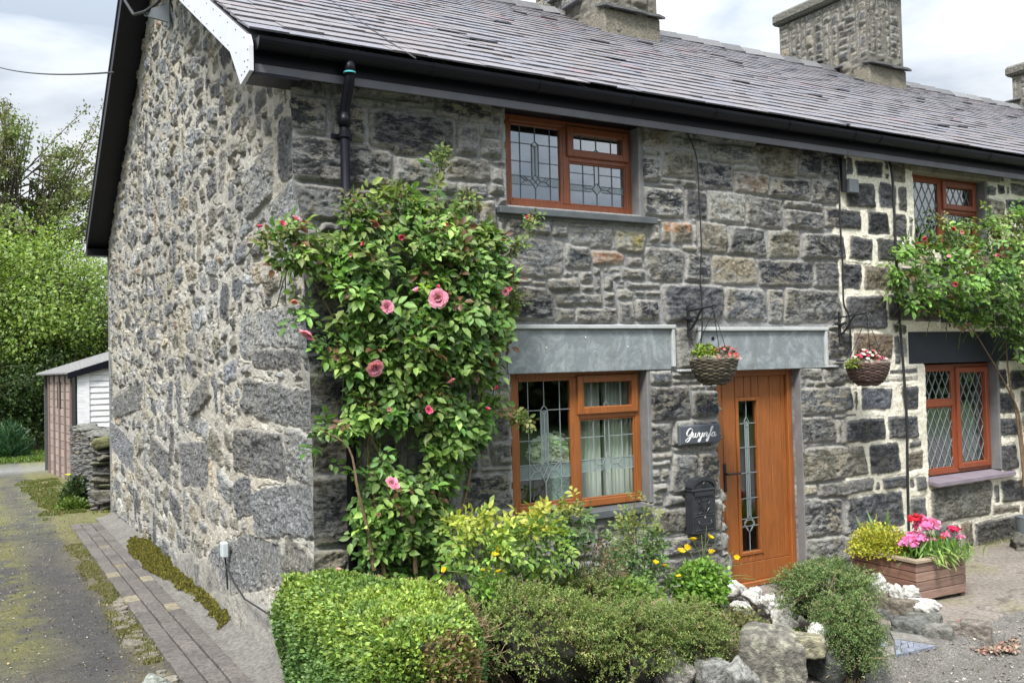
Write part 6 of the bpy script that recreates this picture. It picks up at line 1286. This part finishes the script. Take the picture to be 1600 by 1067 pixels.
rp2 = [(1402, 410), (1425, 375), (1455, 385), (1478, 345), (1500, 340), (1530, 372), (1545, 330), (1556, 300), (1568, 330), (1600, 325), (1680, 320), (1700, 620), (1640, 600), (1612, 570), (1590, 530), (1560, 515), (1520, 505), (1480, 486), (1440, 490), (1408, 460)]
rpoly2 = [(aty(u, v, -.35)[0], aty(u, v, -.35)[2]) for u, v in rp2]
canes2 = [[Wp(1600, 760, -.12), Wp(1597, 690, -.13), Wp(1590, 640, -.14), Wp(1565, 590, -.15), Wp(1530, 530, -.18), Wp(1490, 470, -.2)], [Wp(1604, 780, -.12), Wp(1590, 660, -.12), Wp(1578, 600, -.13), Wp(1572, 540, -.15), Wp(1570, 480, -.2)], [Wp(1640, 860, -.2), Wp(1620, 700, -.2), Wp(1640, 560, -.2), Wp(1620, 450, -.2), Wp(1590, 380, -.2)]]
climbing_rose((8.7, -.15, 0), rpoly2, 0, 1500, 'dense climbing rose with glossy leaves and few red buds reaching under the upper leaded window', lambda x, z: .9 + 0 * x,
    [(1444, 371, 9, DEEP, .3), (1491, 356, 9, DEEP, .3), (1494, 443, 9, DEEP, .4), (1483, 398, 9, SALM, .4), (1560, 400, 7, DEEP, .4), (1503, 363, 7, SALM, .3)], canes2, [[Wp(1500, 400, -.3), Wp(1480, 360, -.4), Wp(1470, 335, -.4)], [Wp(1520, 400, -.3), Wp(1505, 370, -.4), Wp(1512, 350, -.4)]], 330, .55, tint=1.0)
# ---------------- clipped hedge
HP = [(-.13, -.02), (.22, -.14), (.52, -.60), (.72, -.96), (.52, -1.52), (.26, -1.94), (.05, -2.0), (-.20, -1.92)]
HT = .755
def hull(b, poly, z0, z1, inset, c):
    cx = sum(p[0] for p in poly) / len(poly); cy = sum(p[1] for p in poly) / len(poly); P = [(cx + (x - cx) * (1 - inset), cy + (y - cy) * (1 - inset)) for x, y in poly]; n = len(P)
    b.add([(x, y, z0) for x, y in P] + [(x, y, z1) for x, y in P], [tuple(range(n, 2 * n))] + [(i, i + n, (i + 1) % n + n, (i + 1) % n) for i in range(n)], c)
HG = thing('box_hedge', (.35, -1.1, -.05), 'clipped box hedge with fresh light green top in front of the house corner', 'hedge')
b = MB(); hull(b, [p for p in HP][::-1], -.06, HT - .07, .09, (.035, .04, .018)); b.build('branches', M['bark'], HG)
lb = LB(); n = 34000; x = rng.uniform(-.3, 1.05, n * 2); y = rng.uniform(-2.1, .05, n * 2); k = inpoly(x, y, HP); x, y = x[k][:n], y[k][:n]; d = polydist(x, y, HP)
hh = HT - .16 * sstep(.20, 0, d) ** 1.5 + .05 * fbm(x * 5, y * 5, 401, 3) - .05 * sstep(.2, .9, x) ; hl = sstep(-.62, -.45, fbm(x * 3, y * 3, 402, 3)); z = hh - rng.random(len(x)) ** 1.6 * .09 - (1 - hl) * .05
n = len(x); P = np.stack([x, y, z], 1); new = sstep(-.3, .3, fbm(x * 4, y * 4, 403, 3) + .25)[:, None]; C1 = pal(n, [(.25, .35, .06), (.32, .41, .08), (.19, .28, .05)]); C2 = pal(n, [(.13, .22, .05), (.17, .26, .06)]); br = (fbm(x * 3.5 + 3, y * 3.5, 404, 3) > .42)[:, None]
Cc = C1 * new + C2 * (1 - new); Cc = np.where(br & (rng.random((n, 1)) < .6), np.array([.22, .17, .08]), Cc)
lb.add(*leafmesh(P, rdir(n) * .75 + [0, 0, .8], rdir(n) * .6 + [0, 0, .9], rng.uniform(.018, .034, n), Cc, 'fold', .62, .12))
per = [np.array(p) for p in HP]; seg = [(per[i], per[(i + 1) % len(per)]) for i in range(len(per))]; LN = np.array([np.linalg.norm(q - p) for p, q in seg]); n = 46000; sid = rng.choice(len(seg), n, p=LN / LN.sum()); tt_ = rng.random(n)
A_ = np.array([s[0] for s in seg])[sid]; B_ = np.array([s[1] for s in seg])[sid]; XY = A_ + (B_ - A_) * tt_[:, None]; no = np.stack([(B_ - A_)[:, 1], -(B_ - A_)[:, 0]], 1) * -1; no = unit(no); z = rng.random(n) * (HT - .03); q = .06 * fbm(XY[:, 0] * 5 + z * 4, XY[:, 1] * 5, 405, 3)
bul = .05 * np.sin(np.clip(z / HT, 0, 1) * math.pi) - .06 * sstep(.6, .76, z); XY2 = XY + no * (q + bul - rng.random(n) ** 1.6 * .08)[:, None]; P = np.column_stack([XY2, z]); N3 = np.column_stack([no, np.full(n, .35)])
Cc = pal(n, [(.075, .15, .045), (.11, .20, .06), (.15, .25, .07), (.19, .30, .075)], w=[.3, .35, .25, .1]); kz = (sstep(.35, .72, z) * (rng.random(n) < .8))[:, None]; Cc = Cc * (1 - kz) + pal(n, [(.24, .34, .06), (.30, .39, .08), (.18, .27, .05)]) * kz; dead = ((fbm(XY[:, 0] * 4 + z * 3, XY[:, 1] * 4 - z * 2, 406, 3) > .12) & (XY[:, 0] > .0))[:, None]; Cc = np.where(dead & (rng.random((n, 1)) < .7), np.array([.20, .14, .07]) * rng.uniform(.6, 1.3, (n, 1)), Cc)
keep = ~(dead[:, 0] & (rng.random(n) < .35)); P, N3, Cc = P[keep], N3[keep], Cc[keep]; n = len(P)
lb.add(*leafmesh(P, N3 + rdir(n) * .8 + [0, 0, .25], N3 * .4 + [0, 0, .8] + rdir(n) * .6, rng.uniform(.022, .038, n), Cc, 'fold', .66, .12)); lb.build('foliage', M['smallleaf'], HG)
# ---------------- wiry shrubs built from sprigs
def sprigs(lb, P0, D_, L_, k, leaf, Cc, curl=.35):
    n = len(P0); D_ = unit(D_); S_ = unit(np.cross(D_, rdir(n)))
    for j in range(k):
        t_ = (j + .6) / k; P = P0 + D_ * (L_ * t_)[:, None] + np.array([0, 0, -1]) * (L_ * curl * t_ * t_)[:, None]
        for s in (-1, 1): lb.add(*leafmesh(P, S_ * s + D_ * .7 + rng.normal(0, .25, (n, 3)), rng.normal(0, .4, (n, 3)) + [0, 0, 1], rng.uniform(.7, 1.2, n) * leaf * (1 - .3 * t_), Cc * np.exp(rng.normal(0, .12, (n, 1))), 'fold', .6, .12))
        S_ = unit(np.cross(D_, S_) + rng.normal(0, .15, (n, 3)))
def wiry(name, u, v, z, R3, n, leaf, cols, label, brown=0, L_=.10, k=6, core=True, group='wiry low shrubs in the front bed', yaw=0, stemc=(.14, .10, .06), drop=0, up=.45, ncore=.62, onto=None):
    c = atz(u, v, z); t_ = onto if onto is not None else thing(name, (c[0], c[1], gz(c[0], c[1])), label, 'shrub', group); ca, sa = math.cos(yaw), math.sin(yaw)
    q = rdir(n); q[:, 2] = np.where(q[:, 2] < -.3, -q[:, 2], q[:, 2]); lump = 1 + .42 * fbm(q[:, 0] * 2.6 + u, q[:, 1] * 2.2 + q[:, 2] * 1.7 + v, 420, 3); rad = (.62 + .38 * rng.random(n) ** .6) * lump; loc = q * rad[:, None] * np.array(R3); P = np.stack([loc[:, 0] * ca - loc[:, 1] * sa, loc[:, 0] * sa + loc[:, 1] * ca, loc[:, 2]], 1) + c
    k0 = P[:, 2] > gz(P[:, 0], P[:, 1]); P, q = P[k0], q[k0]; n = len(P); Cc = pal(n, cols, v=.2); Cc = Cc * (1 + .5 * sstep(.1, .9, q[:, 2]))[:, None] ** .0
    lb = LB(); sprigs(lb, P, q + rdir(n) * .55 + [0, 0, up], rng.uniform(.6, 1.3, n) * L_, k, leaf, Cc); lb.build('foliage', M['smallleaf'], t_)
    b = MB(); base = np.array([c[0], c[1], gz(c[0], c[1]) - .02]); rs_ = random.Random(int(u))
    for i in range(90):
        e_ = P[rs_.randrange(n)]; m_ = base + (e_ - base) * .55 + np.array([rs_.uniform(-.05, .05), rs_.uniform(-.05, .05), rs_.uniform(0, .08)]); b.tube([tuple(base + np.array([rs_.uniform(-.08, .08), rs_.uniform(-.08, .08), 0])), tuple(m_), tuple(e_)], [.007, .004, .0018], 4, stemc)
    for i in range(brown):
        e_ = P[rs_.randrange(n)] + np.array([rs_.uniform(-.03, .03)] * 3); w_ = np.array([rs_.uniform(-.1, .1), rs_.uniform(-.1, .1), rs_.uniform(-.08, .12)]); b.tube(smoothline([tuple(e_ - w_), tuple(e_ + np.array([rs_.uniform(-.02, .02), 0, rs_.uniform(-.02, .04)])), tuple(e_ + w_)], 3), .0022, 3, (.24, .17, .10))
    b.build('stems', M['bark'], t_)
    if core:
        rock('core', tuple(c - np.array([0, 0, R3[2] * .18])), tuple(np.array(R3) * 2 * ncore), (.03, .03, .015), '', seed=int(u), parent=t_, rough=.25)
    return t_
OL = [(.20, .25, .07), (.16, .215, .055), (.27, .31, .10), (.13, .19, .05)]; OL2 = [(.12, .18, .05), (.16, .22, .06), (.22, .26, .08)]
wiry('wiry_shrub', 835, 1000, .34, (.50, .42, .31), 2100, .020, OL, 'olive leaved wiry shrub directly right of the clipped hedge', brown=110, yaw=-.6)
wiry('wiry_shrub', 700, 1015, .42, (.22, .2, .30), 420, .018, [(.13, .11, .05), (.19, .13, .07), (.10, .12, .03)], 'browned and half dead patch of shrub at the hedge foot, bottom edge', brown=520, stemc=(.2, .13, .08))
wiry('wiry_shrub', 975, 1012, .25, (.42, .36, .27), 1800, .019, OL2 + OL[:1], 'darker green wiry shrub in the middle of the front bed above the pinkish rock', brown=50)
wiry('wiry_shrub', 1060, 1005, .18, (.34, .28, .24), 1400, .019, OL + OL2, 'low wiry shrub at the right end of the bed before the big block', brown=50)
wiry('wiry_shrub', 905, 940, .38, (.40, .30, .16), 900, .019, OL, 'pale olive shrub tips below the lower window', brown=20)
TR = [(.09, .16, .05), (.13, .2, .065), (.18, .25, .085), (.22, .26, .11)]
TRS = wiry('trailing_shrub', 1290, 935, .30, (.34, .30, .26), 2300, .017, TR, 'grey green trailing shrub spreading beside the doorstep and hanging over the dark boulder', brown=40, group=None, L_=.09)
wiry('trailing_shrub', 1325, 1010, .16, (.17, .20, .32), 1700, .017, TR, 'hanging green mass of the trailing shrub falling over the dark boulder', brown=50, L_=.09, up=-.1, onto=TRS)
# ---------------- leafy bushes
def bush(name, c, R3, n, leafs, cols, label, seed, comp=True, group=None, tips=None, cat='plant', nst=16, k=5, kind='rose', yj=.0):
    c = np.array(c); gz_ = gz(c[0], c[1]); t_ = thing(name, (c[0], c[1], gz_), label, cat, group); q = rdir(n); rad = rng.random(n) ** .45 * (1 + .35 * fbm(q[:, 0] * 2 + seed, q[:, 1] * 2 + q[:, 2] * 2, 430, 3)); P = c + q * rad[:, None] * np.array(R3); k0 = P[:, 2] > gz_ + .02; P, q = P[k0], q[k0]; n = len(P)
    Cc = pal(n, cols, v=.18); 
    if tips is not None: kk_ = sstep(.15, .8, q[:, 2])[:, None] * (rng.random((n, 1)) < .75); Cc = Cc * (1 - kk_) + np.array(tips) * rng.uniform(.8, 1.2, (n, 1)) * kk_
    lb = LB(); Nn = q * .3 + rng.normal(0, .35, (n, 3)) + [-.1, -.5, .8]
    if comp: compound(lb, P, q + rng.normal(0, .6, (n, 3)) + [0, -.2, -.1], Nn, rng.uniform(.75, 1.25, n) * leafs, Cc, k)
    else: lb.add(*leafmesh(P, q + rng.normal(0, .7, (n, 3)), Nn, rng.uniform(.6, 1.3, n) * leafs, Cc, kind, .7))
    lb.build('foliage', M['leaf'], t_); b = MB(); rs_ = random.Random(seed)
    for i in range(nst):
        e_ = P[rs_.randrange(n)]; s_ = np.array([c[0] + rs_.uniform(-.08, .08), c[1] + rs_.uniform(-.06, .06), gz_ - .02]); b.tube(smoothline([tuple(s_), tuple(s_ * .5 + e_ * .5 + np.array([rs_.uniform(-.05, .05), 0, .06])), tuple(e_)], 4), list(np.linspace(.007, .0025, 9)), 5, (.11, .13, .05))
    b.build('stems', M['bark'], t_); return t_
LG = [(.20, .33, .065), (.27, .39, .08), (.15, .26, .055), (.34, .43, .09)]
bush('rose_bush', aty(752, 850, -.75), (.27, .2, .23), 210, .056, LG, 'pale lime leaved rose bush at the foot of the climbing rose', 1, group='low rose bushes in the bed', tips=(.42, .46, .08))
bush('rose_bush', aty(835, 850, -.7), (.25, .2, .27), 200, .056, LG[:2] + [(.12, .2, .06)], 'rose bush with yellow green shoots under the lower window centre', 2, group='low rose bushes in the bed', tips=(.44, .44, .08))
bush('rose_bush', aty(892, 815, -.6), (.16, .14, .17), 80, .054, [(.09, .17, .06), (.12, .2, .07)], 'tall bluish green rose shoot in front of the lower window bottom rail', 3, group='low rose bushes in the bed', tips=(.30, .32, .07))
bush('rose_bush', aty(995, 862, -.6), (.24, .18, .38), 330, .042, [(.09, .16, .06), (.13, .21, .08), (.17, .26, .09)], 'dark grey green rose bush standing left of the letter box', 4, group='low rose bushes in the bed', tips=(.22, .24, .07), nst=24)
bush('weed_plant', aty(935, 880, -.7), (.24, .18, .16), 150, .030, [(.10, .13, .05), (.15, .17, .07), (.2, .13, .07)], 'thin reddish green stems between the two rose bushes', 5, nst=40)
bush('feathery_plant', aty(985, 935, -.85), (.28, .2, .16), 900, .04, [(.13, .22, .04), (.17, .26, .05)], 'soft bright green foliage low behind the wiry shrubs', 6, comp=False, kind='fold')
def poppy(c, R3, n, fl, label, seed, dark=False):
    c = np.array(c); t_ = bush('yellow_poppy', c, R3, n, .042, [(.17, .31, .045), (.22, .37, .055), (.11, .23, .035)], label, seed, comp=False, kind='fold', group='yellow poppy plants', nst=6); b = MB(); rs_ = random.Random(seed)
    for (u, v, s) in fl:
        yy = c[1] - rs_.uniform(-.05, .15); p = aty(u, v, yy); base = c + np.array([rs_.uniform(-.1, .1), rs_.uniform(-.05, .05), 0]); b.tube(smoothline([tuple(base), tuple(base * .4 + p * .6 + np.array([.0, 0, .03])), tuple(p)], 4), .0026, 4, (.15, .2, .06))
        if s:
            lb = LB(); d_ = np.linalg.norm(p - CAM) * s / 1430 * .5; m_ = 6; a = np.arange(m_) * 1.047 * 2.0 + rs_.random() + (np.arange(m_) > 2) * 1.047; ax = unit(np.array([rs_.uniform(-.6, .6), rs_.uniform(-.8, .2), .8])); t1 = unit(np.cross(ax, [1, 0, 0])); t2 = np.cross(ax, t1)
            d = t1[None] * np.cos(a)[:, None] + t2[None] * np.sin(a)[:, None]; lb.add(*leafmesh(np.tile(p, (m_, 1)), d + ax * .95 + rng.normal(0, .15, (m_, 3)), ax - d * .8, rng.uniform(.85, 1.1, m_) * d_, np.tile([.80, .56, .015], (m_, 1)) * rng.uniform(.75, 1.1, (m_, 1)), 'rose', 1.25, .2)); lb.build('blossom', M['petal'], t_)
    b.build('flower_stems', M['bark'], t_)
poppy(aty(1096, 918, -.75), (.25, .2, .23), 2400, [(1063, 863, 17), (1074, 857, 16), (1083, 845, 17), (1108, 840, 15), (1112, 864, 14), (1151, 872, 13), (1024, 880, 12), (1040, 885, 12), (1061, 902, 13), (1096, 835, 0), (1120, 835, 0), (1115, 850, 0), (1104, 822, 0), (1145, 862, 0), (1160, 880, 0), (1172, 900, 0), (1180, 905, 0), (1090, 870, 0)], 'bright green yellow poppy clump beside the door with tall flower stems', 7)
poppy(aty(765, 925, -.95), (.14, .1, .10), 260, [(694, 891, 12), (773, 869, 16), (782, 859, 15), (780, 894, 14), (756, 891, 8), (748, 850, 0), (700, 860, 0)], 'small yellow poppy plant behind the clipped hedge', 8)
bush('weed_plant', atz(1150, 975, .12), (.24, .22, .12), 700, .03, [(.17, .19, .05), (.12, .16, .04), (.2, .17, .08)], 'low yellowish weeds between the poppies and the painted stones', 9, comp=False, kind='fold')
bush('weed_plant', atz(1120, 1010, .08), (.25, .2, .12), 600, .028, [(.16, .17, .06), (.10, .12, .04), (.2, .16, .09)], 'dry low weeds above the leaning slabs at the bottom edge', 10, comp=False, kind='fold')
bush('weed_plant', atz(1238, 995, .16), (.08, .06, .05), 160, .03, [(.2, .3, .05), (.14, .24, .04)], 'tiny fresh green weed between painted stones and tan capstone', 11, comp=False, kind='fold')
# ---------------- plants in the planter
Cn = (5.24, -.88)
def mound(name, c, R3, n, leaf, cols, label, kind='flat', dens=.5):
    c = np.array(c); t_ = thing(name, tuple(c), label, 'plant'); q = rdir(n); q[:, 2] = np.abs(q[:, 2]); lump = 1 + .22 * fbm(q[:, 0] * 3 + c[0], q[:, 1] * 3 + q[:, 2] * 3, 440, 3); P = c + q * (rng.random(n) ** dens * lump)[:, None] * np.array(R3); lb = LB(); lb.add(*leafmesh(P, q + rdir(n) * .7 + [0, 0, .3], q * .6 + rdir(n) * .5 + [0, -.1, .7], rng.uniform(.7, 1.2, n) * leaf, pal(n, cols, v=.18), kind, .75)); lb.build('foliage', M['smallleaf'], t_)
    b = MB()
    for i in range(18): b.tube([tuple(c - [0, 0, .02]), tuple(P[i])], [.005, .002], 4, (.15, .14, .05))
    b.build('stems', M['bark'], t_); return t_
mound('golden_shrub', (4.99, -.74, .34), (.30, .27, .26), 4200, .026, [(.42, .42, .045), (.50, .50, .08), (.30, .33, .04), (.36, .34, .05)], 'mounded golden yellow shrub in the left of the wooden planter')
pk = thing('pink_dianthus', (5.30, -1.0, .34), 'narrow leaved plant with bright pink flower heads in the right of the wooden planter', 'flowers'); n = 1500; base = np.array([5.30, -1.0, .34]); P = base + rng.normal(size=(n, 3)) * [.13, .12, .015]; lb = LB(); D_ = rng.normal(0, .45, (n, 3)) + [0, 0, 1.]; lb.add(*leafmesh(P, D_, rdir(n), rng.uniform(.08, .17, n), pal(n, [(.12, .24, .045), (.15, .26, .05), (.08, .15, .05)]), 'long'))
n2 = 120; P = base + np.column_stack([rng.normal(.0, .14, n2), rng.normal(-.19, .05, n2), rng.normal(.05, .02, n2)]); lb.add(*leafmesh(P, np.column_stack([rng.normal(0, .5, n2), -.8 + 0 * P[:, 0], rng.normal(-.3, .3, n2)]), rdir(n2) * .3 + [0, 0, 1], rng.uniform(.08, .18, n2), pal(n2, [(.30, .34, .12), (.2, .28, .08)]), 'long')); lb.build('foliage', M['smallleaf'], pk)
b = MB(); HP_ = [((.78, .22, .48), 1421, 846, 20), ((.80, .26, .52), 1433, 842, 20), ((.80, .25, .50), 1447, 818, 18), ((.80, .3, .55), 1457, 824, 18), ((.78, .2, .45), 1440, 822, 18), ((.80, .28, .52), 1455, 848, 14), ((.62, .04, .14), 1491, 828, 12), ((.78, .22, .42), 1478, 836, 9), ((.8, .3, .55), 1500, 840, 9), ((.55, .02, .04), 1430, 812, 15), ((.55, .02, .05), 1450, 814, 7), ((.75, .25, .5), 1411, 850, 11), ((.6, .05, .05), 1472, 841, 6)]
for (c, u, v, s) in HP_:
    p = aty(u, v, -1.0); sz = np.linalg.norm(p - CAM) * s / 1430; lb = LB(); m_ = 46; q = rdir(m_); q[:, 2] = np.abs(q[:, 2]); Pp = p + q * sz * np.array([.5, .5, .36]); lb.add(*leafmesh(Pp, rdir(m_), q + [0, -.3, .5], rng.uniform(.3, .5, m_) * sz, np.array(c) * np.exp(rng.normal(0, .14, (m_, 1))), 'flat', 1.2)); lb.build('flower_head', M['petal'], pk); b.tube([tuple(base + [0, 0, 0]), tuple((base + p) / 2 + [0, 0, .03]), tuple(p)], .003, 4, (.15, .2, .07))
b.build('flower_stems', M['bark'], pk)
mound('grey_leaf_plant', (5.42, -.95, .31), (.13, .13, .17), 420, .022, [(.14, .2, .07), (.18, .23, .09)], 'thin grey green plant at the right end of the wooden planter', 'fold')
t_ = thing('strap_leaf_plant', (5.22, -.62, .31), 'few tall narrow blades standing at the back of the wooden planter', 'plant'); lb = LB(); n = 26; lb.add(*leafmesh(np.array([5.12, -.66, .31]) + rng.normal(size=(n, 3)) * [.04, .04, 0], rng.normal(0, .22, (n, 3)) + [-.1, 0, 1], rdir(n), rng.uniform(.2, .42, n), pal(n, [(.12, .19, .08), (.3, .33, .18)]), 'long')); lb.build('foliage', M['smallleaf'], t_)
# fallen bloom on the hedge
l2 = LB(); bloom_mesh(l2, atz(528, 893, .722), (-.2, -.5, .8), .045, SALM, 3, .7); setp(mk('fallen_rose', np.vstack(l2.V), np.vstack(l2.Q), M['petal'], col=np.vstack(l2.C), smooth=True), 'fallen salmon rose lying on the clipped hedge', 'rose')
# small weeds at the wall foot
def wf(n): x = rng.uniform(4.2, 9, n); y = -.06 - np.abs(rng.normal(0, .04, n)); k = fbm(x * 3, y * 2, 460, 3) > .1; return x[k], y[k]
x, y = wf(1600); P = np.stack([x, y, np.full(len(x), -.0)], 1); lb = LB(); lb.add(*leafmesh(P, rdir(len(x)) * .6 + [0, 0, 1], rdir(len(x)), rng.uniform(.02, .05, len(x)), pal(len(x), [(.13, .17, .05), (.2, .19, .09)]), 'long')); lb.build('grass_fringe', M['smallleaf'], kind='stuff', label='sparse weeds along the foot of the front wall behind the planter', cat='grass')
def bedf(n): x = rng.uniform(.4, 3.9, n); y = rng.uniform(-1.9, -.1, n); k = fbm(x * 3, y * 3, 461, 3) > -.1; return x[k], y[k]
x, y = bedf(5000); P = np.stack([x, y, gz(x, y) - .005], 1); lb = LB(); lb.add(*leafmesh(P, rdir(len(x)) * .9 + [0, 0, .7], rdir(len(x)), rng.uniform(.03, .08, len(x)), pal(len(x), [(.10, .14, .04), (.17, .15, .07), (.08, .12, .03)]), 'long')); lb.build('bed_weeds', M['smallleaf'], kind='stuff', label='grassy weeds and dry stalks covering the soil of the front bed', cat='ground cover')
